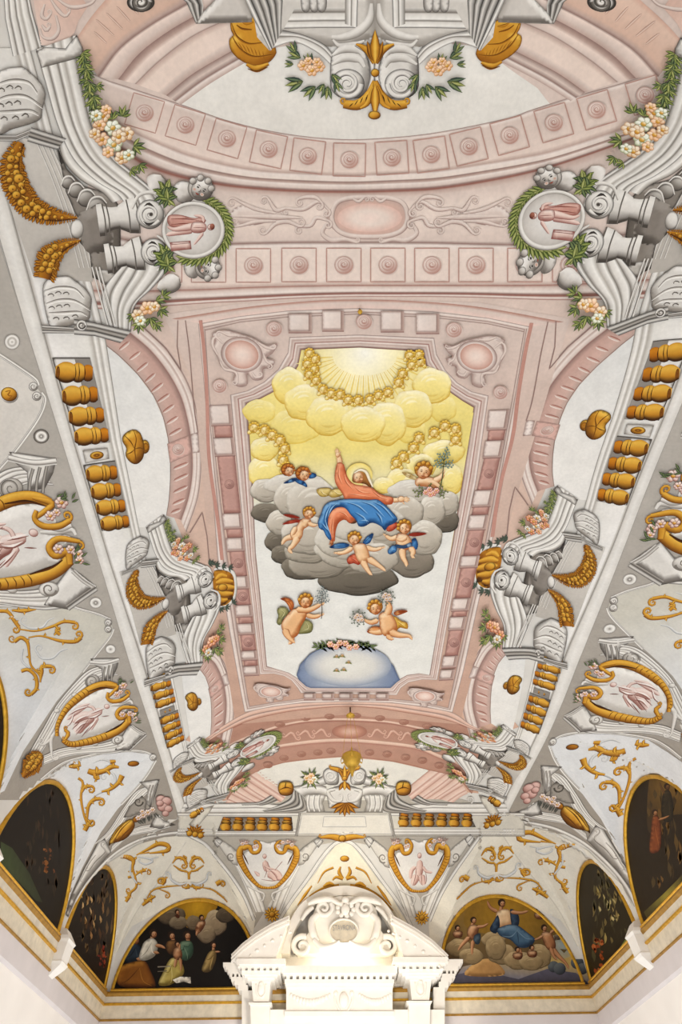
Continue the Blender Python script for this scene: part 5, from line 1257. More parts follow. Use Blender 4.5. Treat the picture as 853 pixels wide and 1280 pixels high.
for nm, rt in SIDES:
    side_cartouche(f'large gilded cartouche with a reddish figure at the {nm} edge, beside the near balusters', MC1, rt)
    side_cartouche(f'smaller gilded cartouche with a reddish figure on the {nm}, beside the far balusters', K2, rt)
    corner_mount(f'grey scrolled corner ornament with a gilded fluted shell in the far {nm} corner', K3, rt)
# ---------------------------------------------------------------- painted pediments at both ends
FR.px()
def flower_spray(p, x, y, sc, fl=PALEFL, n=14, dark=True):
    for k in range(n):
        a = 2*PI*k/n; leaf(p, x, y, a + .1*(k % 3), sc*(1.5 + .5*((k*7) % 3)/2), sc*.4, GREEN[2] if dark and k % 2 else GREEN[0], same=k > 0)
    for k, (dx, dy) in enumerate(((-.6,-.1),(.1,-.45),(.6,.1),(0,.4))): bloom(p, x+dx*sc, y+dy*sc, sc*.52, fl[k % 3], a0=k)
def pediment(label, m, vol_label):
    """drawn in the crop of the far end: 853 x 444"""
    FR.M = m
    t = thing('painted_pediment', label, 'painted pediment', 60)
    p = t.part('parapet')
    poly(p, [(-300,290),(853+330,290),(853+330,392),(-300,392)], 'dcd8ce', ol=gr3); rib(p, [(-300,372),(426,372),(1180,372)], 26, [gr3,gr0,gr1,gr2,gr0,gr3]); rib(p, [(-300,298),(426,298),(1180,298)], 12, [gr2,gr0,gr3])
    poly(p, [(222,288),(605,288),(625,392),(205,392)], 'e9e5dc', ol=gr3); rib(p, [(232,300),(598,300),(612,380),(216,380)], 4, [gr3,gr0], closed=True, sm=False); rib(p, [(325,308),(500,308),(505,350),(320,350)], 4, [gr3,gr0], closed=True, sm=False)
    for x0, x1 in ((222,205),(605,625)): rib(p, [(x0,288),(x1,392)], 9, [gr4,gr2,gr4], sm=False)
    q = t.part('moulded_base')
    for sg in (1, -1):
        with keep():
            if sg < 0: FR.mul(np.array([[-1,0,826],[0,1,0],[0,0,1.]]))
            bandp(q, [(-270,248),(-80,250),(30,246),(200,262),(250,280)], [(-290,290),(-80,290),(40,290),(180,290),(250,290)], [(0,gr3),(.2,gr0),(.45,gr1),(.5,gr3),(.6,gr0),(.9,gr1),(1,gr3)])
            bandp(q, [(100,215),(60,240),(20,250),(-30,252)], [(130,240),(90,255),(40,262),(-20,262)], [(0,gr4),(.2,gr1),(.4,gr4),(.6,gr2),(.8,gr4),(1,gr1)], sm=True)
            spiral(q, -120, 235, 16, 1.4, 2, [9,4], TG)
            bandp(q, [(190,185),(180,230),(120,262),(60,280)], [(240,225),(250,280),(180,290),(80,292)], [(0,gr5),(.12,gr1),(.25,gr4),(.38,gr2),(.5,gr5),(.62,gr1),(.75,gr4),(.88,gr2),(1,gr4)], sm=True)
            bandp(q, [(195,180),(240,172),(300,172),(335,180)], [(240,222),(260,212),(310,212),(340,222)], [(0,gr3),(.3,gr0),(.6,gr1),(1,gr3)], sm=True)
            poly(q, [(240,212),(335,212),(320,250),(330,288),(250,286),(250,250)], gr1, rel=(gr3,gr0,16), ol=gr3)
            for x in (262, 284, 306): rib(q, [(x,214),(x-5,250),(x+2,284)], [8,10,8], [gr4,gr1,gr0], same=x > 262)
            bandp(q, [(215,182),(260,160),(310,140),(330,120)], [(235,185),(280,178),(330,170),(350,160)], [(0,gr3),(.4,gr0),(1,gr3)], sm=True)
    poly(q, [(335,200),(370,180),(413,172),(456,180),(491,200),(480,270),(345,270)], gr1, rel=(gr4,gr0,18), ol=gr4)
    for sg, x in ((1, 352), (-1, 474)):
        v = t.part('volute')
        poly(v, [(x-32*sg,125),(x-20*sg,105),(x,98),(x+25*sg,105),(x+36*sg,130),(x+34*sg,165),(x+14*sg,172),(x-20*sg,165)], gr1, sm=True, rel=(gr4,gr0,14), ol=gr4)
        spiral(v, x, 132, 26, 2., PI/2 - sg*PI/2, [9,4], ('t',gr4,gr1,gr0), flip=sg)
        scr(v, [(413+sg*-40,190),(413-sg*70,200),(413-sg*50,235),(413-sg*15,240),(413-sg*10,215)], [10,18,18,12,8], TG, ends=(0,-sg), r=10)
    g = t.part('palmette', 'gilded palmette between the volutes')
    for sg in (1, -1):
        scr(g, [(413,150),(413-sg*14,115),(413-sg*34,105),(413-sg*62,98)], [20,22,20,14], TO, ends=(0,sg), r=7)
        leaf(g, 413-sg*6, 160, PI/2 + sg*.5, 40, 18, (go4, go2, go1), same=False); leaf(g, 413-sg*6, 140, -PI/2 - sg*.45, 48, 18, (go4, go2, go1), same=False)
    leaf(g, 413, 150, -PI/2, 66, 22, (go3, go1, go0), same=False); leaf(g, 413, 150, PI/2, 44, 22, (go3, go1, go0), same=False); disc(g, 413, 142, 11, sph=(go3,go1,go0), ol=go4)
    g = t.part('shell', 'gilded shell'); 
    for k in range(7):
        a = PI*(.12 + .76*k/6); leaf(g, 413, 246, a, 62-10*abs(k-3)*.4 if abs(k-3) < 2 else 66, 22, (go4, go2, go1), same=False)
    for x in (268, 558): flower_spray(t.part('flowers', 'flower spray beside the volutes'), x, 142, 27)
    for x in (163, 663):
        b = t.part('gilded_bowl', 'gilded bowl on the shoulder of the pediment'); s = 1 if x < 400 else -1
        poly(b, [(x-34,180),(x-28,160),(x-5,152),(x+25,158),(x+34,182),(x+28,205),(x+8,214),(x-18,212),(x-30,200)], go1, sm=True, rel=(go3,go0,20), ol=go4); rib(b, [(x-30,190),(x,178),(x+30,186)], [2,7,2], [go4,go2]); rib(b, [(x,156),(x-4,180)], [2,5,2], [go4])
    FR.px()
pediment('pale painted pediment at the far end with two volutes and a gilded palmette', Frame().px(310, 930, 3.412).M, 'pair of grey volutes')
# flanking parapets at the far end
for nm, x0, x1, y0, y1 in (('left', 275, 365, 1022, 1036), ('right', 499, 592, 1017, 1031)):
    t = thing('balustrade', f'end wall balustrade of six gilded balusters, {nm} of the far pediment', 'balustrade', 95)
    p = t.part('recess'); sl = 4 if nm == 'left' else -4
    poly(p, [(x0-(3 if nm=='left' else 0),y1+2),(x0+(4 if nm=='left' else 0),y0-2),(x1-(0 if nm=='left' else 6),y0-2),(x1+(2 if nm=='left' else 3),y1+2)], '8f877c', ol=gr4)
    for k in range(6):
        cx = x0 + 8 + (x1-x0-14)*k/5 + (0 if nm == 'left' else -2); baluster(t, cx-1, y1+1, cx+1, y0-1, 14)
for nm, rt in SIDES:
    FR.right = rt
    t = thing('gilded_ornament', f'small gilded leaf ornament at the far {nm} end of the entablature', 'gilded ornament', 90)
    p = t.part('leaf_cluster')
    for k in range(9): leaf(p, 244, 1041, -2.9 + k*.4, 13, 5, (go4, go2, go1), same=False)
    for dx in (-7, 0, 7): disc(p, 244+dx, 1042+dx*.2, 4, sph=(go3,go1,go0), ol=go4)
    t = thing('corner_baluster', f'single gilded baluster in the corner panel on the far {nm}', 'baluster', 92)
    p = t.part('corner_panel'); poly(p, [(236,1030),(252,1010),(268,1005),(262,1015),(246,1034)], 'e2ded4', ol=gr3)
    baluster(t, 238, 1020, 254, 1010, 8)
FR.right = False
# near end: the same pediment seen overhead
FR.px(340, 0, 3.281)
t = thing('painted_pediment', 'grey painted pediment at the top edge with two large volutes and a gilded flower', 'painted pediment', 60)
q = t.part('moulded_base')
for sg in (1, -1):
    with keep():
        if sg < 0: FR.mul(np.array([[-1,0,846],[0,1,0],[0,0,1.]]))
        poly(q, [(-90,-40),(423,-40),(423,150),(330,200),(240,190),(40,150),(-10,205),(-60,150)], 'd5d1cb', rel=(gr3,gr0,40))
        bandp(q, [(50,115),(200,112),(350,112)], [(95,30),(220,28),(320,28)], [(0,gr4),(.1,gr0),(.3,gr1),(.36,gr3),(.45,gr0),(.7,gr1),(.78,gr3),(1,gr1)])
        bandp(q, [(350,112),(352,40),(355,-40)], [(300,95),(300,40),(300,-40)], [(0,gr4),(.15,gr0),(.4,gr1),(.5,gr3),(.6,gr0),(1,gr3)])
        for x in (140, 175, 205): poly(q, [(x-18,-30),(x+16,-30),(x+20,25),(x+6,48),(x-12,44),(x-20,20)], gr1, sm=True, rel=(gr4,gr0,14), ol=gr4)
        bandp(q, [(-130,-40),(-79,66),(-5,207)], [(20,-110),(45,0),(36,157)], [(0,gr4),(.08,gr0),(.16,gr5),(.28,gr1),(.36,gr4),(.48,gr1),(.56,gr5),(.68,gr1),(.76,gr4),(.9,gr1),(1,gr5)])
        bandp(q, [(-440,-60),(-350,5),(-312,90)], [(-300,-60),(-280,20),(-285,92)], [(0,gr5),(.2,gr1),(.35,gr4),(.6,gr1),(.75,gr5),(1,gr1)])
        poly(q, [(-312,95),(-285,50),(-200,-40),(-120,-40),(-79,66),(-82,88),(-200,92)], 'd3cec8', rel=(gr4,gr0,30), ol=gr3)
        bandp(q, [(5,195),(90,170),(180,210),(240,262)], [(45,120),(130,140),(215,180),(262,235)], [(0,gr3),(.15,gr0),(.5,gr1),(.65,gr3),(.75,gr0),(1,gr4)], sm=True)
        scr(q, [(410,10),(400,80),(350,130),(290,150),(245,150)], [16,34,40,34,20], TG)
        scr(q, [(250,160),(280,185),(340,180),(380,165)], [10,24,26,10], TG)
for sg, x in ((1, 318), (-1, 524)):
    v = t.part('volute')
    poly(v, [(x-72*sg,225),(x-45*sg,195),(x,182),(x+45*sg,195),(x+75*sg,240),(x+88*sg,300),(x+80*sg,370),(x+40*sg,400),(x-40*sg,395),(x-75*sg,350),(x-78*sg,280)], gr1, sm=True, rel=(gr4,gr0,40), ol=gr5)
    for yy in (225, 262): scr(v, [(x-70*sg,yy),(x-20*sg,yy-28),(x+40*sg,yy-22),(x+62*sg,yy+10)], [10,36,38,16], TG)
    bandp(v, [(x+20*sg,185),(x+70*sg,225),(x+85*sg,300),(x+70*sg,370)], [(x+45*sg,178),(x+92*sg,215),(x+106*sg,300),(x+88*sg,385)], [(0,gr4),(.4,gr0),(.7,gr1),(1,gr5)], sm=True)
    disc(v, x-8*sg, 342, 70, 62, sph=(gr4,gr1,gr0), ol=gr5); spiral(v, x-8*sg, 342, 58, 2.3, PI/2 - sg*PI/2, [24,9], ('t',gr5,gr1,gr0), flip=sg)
g = t.part('palmette', 'gilded acanthus flower between the volutes')
for sg in (1, -1):
    scr(g, [(423,255),(423-sg*20,215),(423-sg*50,190),(423-sg*78,178)], [26,34,26,8], TO)
    scr(g, [(423,330),(423-sg*22,390),(423-sg*70,428),(423-sg*130,425)], [22,44,44,34], TO, ends=(0,sg), r=14)
    scr(g, [(423-sg*4,350),(423-sg*30,420),(423-sg*60,442)], [14,26,10], TO); leaf(g, 423-sg*8, 250, -PI/2 - sg*.28, 90, 26, (go4, go2, go1), same=False)
    for k in range(4): rib(g, [(423-sg*(30+k*20),385+k*12),(423-sg*(40+k*22),415+k*7)], [1,5,1], [go4], same=False)
leaf(g, 423, 262, -PI/2, 145, 44, (go3, go1, go0), same=False); leaf(g, 423, 340, PI/2, 140, 40, (go3, go1, go0), same=False); disc(g, 420, 470, 26, 18, sph=(go3,go1,go0), ol=go4)
disc(g, 423, 296, 18, sph=(go3,go1,go0), ol=go4)
for sg in (1, -1):
    fl = t.part('flowers', 'flower spray outside the volutes')
    X = lambda x: 423 + sg*(x-423)
    for (x, y, a, l) in ((90,235,3.6,60),(70,215,4.2,55),(100,330,2.9,80),(150,350,2.4,70),(200,350,1.7,60),(230,330,1.2,50),(60,260,3.2,40),(130,260,4.4,50),(185,340,2.1,50),(215,300,.9,50)):
        for j in range(3): leaf(fl, X(x+30), y, (a + (j-1)*.4) if sg > 0 else PI - (a + (j-1)*.4), l, l*.28, (('25302c','5f7358','9aa678'), GREEN[1], ('1f2a30','44584e','7f9070'))[j], same=j > 0)
    for x, y, r in ((130,265,24),(165,285,26),(195,270,24),(185,250,20),(150,245,18)): bloom(fl, X(x), y, r, PALEFL[1])
for sg, nm in ((1, 'left'), (-1, 'right')):
    FR.px(240, 0, 4.265)
    if sg < 0: FR.M = Frame().quad([(215,95),(445,275),(350,385),(200,240)], [(649,22),(596,66),(613,87),(652,52)]).M
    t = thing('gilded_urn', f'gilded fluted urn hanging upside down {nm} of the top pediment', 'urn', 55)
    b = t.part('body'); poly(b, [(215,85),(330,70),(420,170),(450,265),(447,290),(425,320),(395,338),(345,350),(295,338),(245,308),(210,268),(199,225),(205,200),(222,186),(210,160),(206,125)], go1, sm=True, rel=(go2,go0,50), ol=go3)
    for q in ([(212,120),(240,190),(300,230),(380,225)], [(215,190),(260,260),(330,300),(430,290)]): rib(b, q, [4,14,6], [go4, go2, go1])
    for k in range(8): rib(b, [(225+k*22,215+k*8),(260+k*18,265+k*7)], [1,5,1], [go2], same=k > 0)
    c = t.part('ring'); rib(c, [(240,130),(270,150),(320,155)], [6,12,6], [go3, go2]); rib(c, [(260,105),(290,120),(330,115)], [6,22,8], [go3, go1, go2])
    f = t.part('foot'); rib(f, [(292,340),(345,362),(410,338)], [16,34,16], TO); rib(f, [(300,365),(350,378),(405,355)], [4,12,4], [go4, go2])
FR.px()
# painted shells and coffered scrolls of the near side vault (top corners)
for nm, rt in SIDES:
    FR.right = rt; FR.px(0, 0, 4.265)
    t = thing('painted_scroll', f'pink painted scroll ornament in the top {nm} corner', 'painted scroll', 26)
    p = t.part('scroll')
    poly(p, [(175,-40),(420,-40),(470,30),(420,110),(400,170),(340,245),(220,240),(200,120)], 'e9d5cb', lin2=('dcbfb2', (200,200), (460,0)))
    for q, e in (([(240,20),(225,80),(250,100),(275,70)],(0,-1)), ([(215,150),(230,195),(280,205),(315,160),(300,80)],(0,0)), ([(270,-10),(310,50),(350,85),(375,60)],(0,-1)), ([(290,-20),(380,35),(480,20),(520,-20)],(0,0)), ([(225,130),(250,160),(270,140)],(0,-1))): scr(p, q, [10,24,12], ('t',pk3,pk1,pk0), ends=e, r=14)
    t = thing('painted_scroll', f'small dark grey painted volute at the top edge, {nm} of the urns', 'painted scroll', 26)
    p = t.part('volute'); disc(p, 752, 10, 74, 52, cols=[gr1,gr0,gr2,gr4,gr1,gr4,gr5]); spiral(p, 752, 8, 52, 2., 0, [20,8], [gr5,gr3])
    t = thing('painted_entablature', f'grey fluted painted moulding in the top {nm} corner', 'painted entablature', 26)
    p = t.part('moulding'); bandp(p, [(20,-60),(30,100),(70,300)], [(150,-60),(175,60),(228,250)], GREYM + [])
FR.right = False; FR.px()
# ---------------------------------------------------------------- heart shaped cartouches and web over the altar
def heart(label, m, fig, flip):
    FR.M = m
    t = thing('gilded_cartouche', label, 'cartouche', 60)
    s = t.part('grey_scroll_mount')
    for sg in (1, -1):
        with keep():
            if sg < 0: FR.mul(np.array([[-1,0,590],[0,1,0],[0,0,1.]]))
            bandp(s, [(-60,160),(0,215),(60,300),(110,400),(160,520),(210,640)], [(-20,165),(70,215),(95,300),(150,390),(230,480),(285,640)], [(0,gr3),(.08,gr0),(.2,gr2),(.3,gr0),(.5,'e8e5de'),(.6,gr2),(.7,gr0),(.85,gr1),(1,gr3)], sm=True)
            poly(s, [(-60,160),(-20,150),(60,205),(90,235),(95,330),(60,320),(10,260)], 'dcd8d0', rel=(gr3,gr0,18), ol=gr3); spiral(s, 48, 268, 30, 1.5, 1, [10,4], [gr3])
            poly(s, [(-75,165),(-40,135),(-5,165),(-40,210)], gr1, rel=(gr4,gr0,10), ol=gr4); rib(s, [(-62,150),(-25,190)], [8,8], [gr4,gr0], sm=False)
            scr(s, [(150,460),(230,500),(270,520),(262,560)], [10,16,12], TG, ends=(0,1), r=14)
    p = t.part('panel', 'pale heart shaped panel'); poly(p, [(295,180),(240,165),(190,225),(140,240),(120,300),(150,380),(210,450),(295,475),(380,455),(430,390),(470,300),(450,240),(390,225),(345,165)], 'e6e3de', sm=True, rel=(gr2,'f3f1ee',30))
    f = t.part('painted_figure', 'seated figure drawn in pale red'); RC = ('9c6a60','e0c4ba','f5e9e2')
    if fig == 0:
        limb(f, [(275,290),(280,330),(300,370)], [34,44,50], RC); limb(f, [(300,370),(350,390),(390,420)], [60,70,30], RC); limb(f, [(290,375),(330,400),(350,430)], [60,50,30], RC); limb(f, [(265,320),(300,345),(340,350)], [14,14,10], RC); limb(f, [(240,400),(215,375),(200,365)], [30,20,8], RC); disc(f, 272, 265, 15, 17, sph=RC, ol=RC[0]); rib(f, [(340,360),(390,300)], [3,4], [RC[0]])
        for q in ([(300,350),(340,390),(360,430)], [(270,330),(285,370),(270,410)], [(250,420),(320,430),(390,425)]): rib(f, q, [2,5,2], [RC[0]])
    else:
        limb(f, [(300,280),(300,330),(290,380)], [34,50,60], RC); limb(f, [(285,370),(260,420),(250,440)], [60,50,34], RC); limb(f, [(310,370),(325,420),(330,440)], [56,46,30], RC); limb(f, [(275,320),(245,345),(235,400)], [20,30,14], RC); limb(f, [(320,320),(345,350),(390,360)], [20,18,12], RC); disc(f, 298, 255, 15, 18, sph=RC, ol=RC[0])
        for q in ([(280,330),(270,390),(255,440)], [(310,340),(315,400),(320,440)], [(340,350),(350,400),(340,440)]): rib(f, q, [2,5,2], [RC[0]])
    g = t.part('gilded_frame', 'gilded ribbed frame')
    for sg in (1, -1):
        with keep():
            if sg < 0: FR.mul(np.array([[-1,0,590],[0,1,0],[0,0,1.]]))
            path = [(295,478),(240,468),(180,410),(130,330),(105,260),(120,210),(165,205)]; ws = [16,24,32,40,46,44,30]
            rib(g, path, ws, TO); S = spline(path, n=8); W_ = np.interp(np.linspace(0, 1, len(S)), np.linspace(0, 1, 7), ws)
            for i in range(2, 34, 2):
                d = S[i+1]-S[i]; d /= np.hypot(*d); n = np.array([-d[1], d[0]])*W_[i]*.45; rib(g, [S[i]-n, S[i]-d*6, S[i]+n], [1.5,4,1.5], [go3, go2], same=i > 2)
            scr(g, [(130,215),(170,200),(190,240),(230,235),(245,195),(225,165)], [30,36,26,26,24,18], TO, ends=(0,-1), r=16)
            rib(g, [(125,240),(150,290),(165,320)], [3,10,3], [go4, go3])
    for i, (x, y) in enumerate(((125,180),(150,172),(205,200),(220,195),(395,170),(430,165),(365,195),(455,185))):
        if i % 4 == 0: fl = t.part('flowers', 'pale flowers on one shoulder of the frame')
        bloom(fl, x, y, 15, ('a98078','ead8d0','fbf6f1'))
    for k in range(10):
        if k % 5 == 0: fl = t.part('leaves')
        leaf(fl, (120 if k < 5 else 430)+k % 5*8, 175, -2.2 + (k % 5)*.4, 32, 7, ('6a4e48','b08a80','d9c2b8'), same=k % 5 > 0)
    c = t.part('gilded_rosette', 'gilded leaf rosette under the cartouche')
    for k in range(12): leaf(c, 322, 655, 2*PI*k/12, 56, 24, (go3, go1, go0), same=False)
    disc(c, 322, 655, 22, sph=(go3,go1,go0), ol=go4)
    FR.px()
heart('gilded heart shaped cartouche left of the altar top, with a seated figure leaning sideways', Frame().px(280, 1020, 5.331).M, 0, 1)
heart('gilded heart shaped cartouche right of the altar top, with an upright seated figure', Frame().quad([(295,478),(105,260),(485,260),(295,180),(322,655)], [(524,1114.5),(489,1070),(559,1069),(524,1053),(527,1147)]).M, 1, 1)
FR.px()
t = thing('vault_web', 'pointed warm white vault web above the altar, with gilded leaf scrolls', 'painted vault web', 24)
p = t.part('plaster'); poly(p, [(430,1052),(420,1056),(410,1068),(395,1090),(372,1120),(350,1150),(338,1190),(360,1200),(430,1190),(505,1200),(524,1190),(510,1155),(490,1122),(468,1092),(450,1068),(440,1056)], 'f0ead8')
b = t.part('moulding')
for q in ([(430,1050),(418,1055),(404,1070),(385,1098),(362,1130),(345,1160),(336,1195)], [(430,1050),(442,1055),(456,1070),(476,1098),(497,1127),(514,1157),(527,1195)]): rib(b, q, 4.5, [gr3,gr0,gr1,gr0,gr3])
g = t.part('gilding', 'gilded leaf scrolls'); disc(g, 431, 1073, 6, 4, sph=(go3,go1,go0), ol=go3)
for sg in (1, -1):
    X = lambda x: 431 + sg*(x-431)
    for q, wd in (([(429,1098),(424,1090),(426,1083)], [3,5,2]), ([(429,1098),(420,1096),(416,1100)], [5,4,2]), ([(397,1104),(405,1090),(417,1084)], [1,2.5,3]), ([(370,1138),(385,1122),(405,1110),(424,1106)], [1,3,4,3]), ([(372,1132),(382,1118),(390,1107)], [1,4,2]), ([(404,1108),(412,1104),(418,1106)], [2,6,2])): gscroll(g, [(X(x), y) for x, y in q], wd)
t = thing('gilded_ornament', 'gilded scrolled leaf crest at the tip of the web above the altar', 'gilded ornament', 92)
p = t.part('crest')
for sg in (1, -1): scr(p, [(428,1048),(428-sg*8,1046),(428-sg*16,1045),(428-sg*27,1046)], [8,8,6,3], TO, ends=(0,sg), r=2.5)
disc(p, 428, 1047, 5, 4.5, sph=(go3,go1,go0), ol=go4)
# ---------------------------------------------------------------- lunette paintings in gilded frames
M_GILT = mat('gilt_wood', 'd6a53a', .35, .55, noise=.18, scale=14)
M_GILTOLD = mat('old_gilt', 'a9803a', .45, .4, noise=.2, scale=10)
M_STONE = mat('cornice_stone', 'dcd2bf', .8, noise=.12, scale=7)
M_STUCCO = mat('white_stucco', 'f3efe9', .8, noise=.03, scale=4)
M_LILAC = mat('pale_plaster', 'dad3d3', .9, noise=.04, scale=3)
M_MARBLE = mat('white_marble', 'f5f0e8', .55, noise=.04, scale=5)
M_MARBLE2 = mat('veined_marble', 'ddd2bd', .6, noise=.12, scale=9)
M_GREY = mat('altar_grey', 'a9a6a4', .6, noise=.08, scale=8)  # plain grey for altar details; on the back panel it paints shade
M_BRASS = mat('brass', 'd8ae48', .42, .55, noise=.1, scale=20)
M_IRON = mat('dark_iron', '4a3020', .5, .6, noise=.1, scale=20)
def arch_pts(c, a, k=1., n=40):
    return [(c + a*k*math.cos(PI - PI*i/n), H0 + RISE*k*math.sin(PI*i/n)) for i in range(n+1)]
def lift(axis, val, s, z, off):       # wall coordinates -> world
    d = -1 if val > 0 else 1
    return (val + d*off, s, z) if axis == 0 else (s, val + d*off, z)
def lunette(label, axis, val, c, a, bg, paint, mframe=M_GILT):
    P3 = arch_pts(c, a, .975)
    px = to_px(np.array([lift(axis, val, s, z, .02) for s, z in P3]))
    t = thing('lunette_painting', label, 'painting', 0, m=M_OIL); t.plane = (axis, val)
    p = t.part('canvas'); ok = np.array([(np.array(lift(axis, val, s, z, .02)) - CAM)@AF for s, z in P3]) > .5
    FR.px(); paint(t, p, px, bg)
    FR.px()
    def frame(root):
        org = Vector(root.location); prof = [(.958,.012),(.96,.035),(.968,.05),(.978,.04),(.986,.055),(1.0,.03),(1.0,.0)]
        rows = [arch_pts(c, a, k) for k, o in prof]; v = []; f = []
        n = len(rows[0])
        for (k, o), r in zip(prof, rows): v += [lift(axis, val, s, z, o) for s, z in r]
        for j in range(len(prof)-1):
            for i in range(n-1): f.append((j*n+i, j*n+i+1, (j+1)*n+i+1, (j+1)*n+i))
        mesh_obj('gilded_frame', [Vector(q)-org for q in v], f, mframe, root, smooth=True)
        b0, b1 = c - a*.99, c + a*.99; v = []; f = []
        for z, o in ((H0+.0,.0),(H0+.0,.07),(H0+.03,.09),(H0+.055,.06),(H0+.06,.012)): v += [lift(axis, val, b0, z, o), lift(axis, val, b1, z, o)]
        for j in range(4): f.append((2*j, 2*j+1, 2*j+3, 2*j+2))
        mesh_obj('bottom_rail', [Vector(q)-org for q in v], f, mframe, root)
    t.extra.append(frame)
OS = ('3f1e10','a8714a','dcb48c')
def fig(t, name, head, robes, limbs=(), c=OS, hair='2a1a10'):
    b = t.part(name, parent=t.parts[0])
    x, y, r = head; r *= .74; q0 = np.array(robes[0][0], float); top = q0[np.argmin(np.hypot(q0[:, 0]-x, q0[:, 1]-y))]
    limb(b, [(x, y), tuple(top*.6 + q0.mean(0)*.4)], [r*.9, r*1.1], c)
    for q, cc in robes:
        poly(b, q, cc[1], sm=True, rel=(cc[0], cc[2], 26), ol=cc[0]); Q = np.array(q, float); m = Q.mean(0); u = Q[np.argmin(Q[:, 1])]
        for k, z in enumerate(Q):
            if k % 2 and len(Q) > 5 and np.hypot(*(z-u)) > 30: rib(b, [u*.6+m*.4+(k*3-8, 0), m+(z-m)*.4+(4, 0), m+(z-m)*.85], [1,7,2], [cc[0] if k % 4 == 1 else cc[2], cc[1]])
    for pts, w in limbs: limb(b, pts, w, c)
    disc(b, x-r*.12, y-r*.25, r*1.05, r*1.1, cols=[hair, hair]); disc(b, x+r*.15, y+r*.1, r*.72, r*.9, sph=c, ol=c[0])
    for s in (-.25, .35): disc(b, x+r*.15+r*s, y, r*.13, cols=['3a1c10','3a1c10'])
    rib(b, [(x,y+r*.5),(x+r*.35,y+r*.48)], [r*.08,r*.12], ['7a3a28'])
BLU = ('0e121a','222c38','3c4c5c'); ORG = ('2a1406','7a4818','b0782e'); GRN = ('1c2a20','3f5a48','7a8f74'); WHT = ('6a6458','cfc8b8','f0ebdd'); YEL = ('5a4a1c','a9954a','d9cb84'); BRN = ('2a1a10','5a3c22','8a6238')
def paint_left_end(t, p, px, bg):
    poly(p, px, '17110d', rad=('0f0b09', (215,1190), 90), pitch=3)
    FR.px(120, 1100, 4.265)
    k = t.part('sky_glow', parent=t.parts[0]); poly(k, [(430,125),(500,110),(590,115),(650,140),(600,190),(520,260),(470,240),(440,190)], 'c99a22', sm=True, rad=('8a6414', (540,140), 120))
    cl = t.part('clouds', parent=t.parts[0])
    for a in ((400,190,80,50,('241c14','5c4e3c','8f7e62')),(440,230,50,36,('241c14','6b5c48','96866a')),(640,230,60,70,('2a2018','8f7c62','c4b292')),(590,290,50,50,('2a2018','806e56','b09c7c')),(520,230,40,40,('241c14','6b5a44','8f7d60')),(690,190,50,40,('241c14','4c4032','6f604a'))): puff(cl, *a)
    FR.px(120, 1100, 4.265)
    fig(t, 'painted_person', (210,320,34), [([(165,350),(215,335),(250,380),(240,430),(180,445),(150,420)],BLU), ([(130,460),(250,430),(290,480),(315,575),(190,580),(120,560),(110,510)],ORG)], [([(215,420),(250,428)],[24,16])])
    fig(t, 'painted_person', (308,290,28), [([(260,330),(300,310),(330,340),(320,400),(270,430),(230,420),(245,360)],WHT)], [([(315,350),(350,355),(372,368)],[22,18,10]), ([(305,385),(340,392)],[20,14])])
    fig(t, 'painted_person', (405,300,26), [([(380,330),(430,325),(440,380),(400,400),(375,370)],BRN)])
    fig(t, 'painted_person', (488,300,28), [([(455,330),(510,330),(520,390),(490,430),(450,420),(440,370)],GRN), ([(400,420),(450,430),(470,500),(400,560),(335,560),(360,490)],YEL)])
    fig(t, 'painted_child', (435,345,18), [([(415,370),(450,362),(462,410),(440,430),(415,415)],OS)], [([(430,420),(420,470)],[22,12]), ([(450,415),(455,470),(450,490)],[22,14,8]), ([(445,375),(450,340)],[12,8])])
    fig(t, 'painted_person', (628,350,20), [([(605,385),(640,375),(640,430),(610,490),(565,485),(585,420)],('3a2c18','8a7040','b59a60'))], [([(635,385),(665,385)],[12,8])])
    fig(t, 'painted_cherub', (565,205,18), [([(545,225),(585,220),(575,260),(545,290),(530,270)],OS)], [([(545,270),(535,300)],[18,10])]); fig(t, 'painted_cherub', (435,175,16), [([(420,190),(450,188),(440,210)],OS)])
    w = t.part('white_cloth', parent=t.parts[0]); poly(w, [(410,535),(450,518),(505,520),(508,555),(470,545),(430,552)], 'ddd5c5', rel=('5a5248','f5f0e4',10))
    s = t.part('step', parent=t.parts[0]); rib(s, [(330,465),(400,462)], 6, ['5a5248','a59a86']); rib(s, [(330,490),(380,487)], 5, ['4a4238','7a705f'])
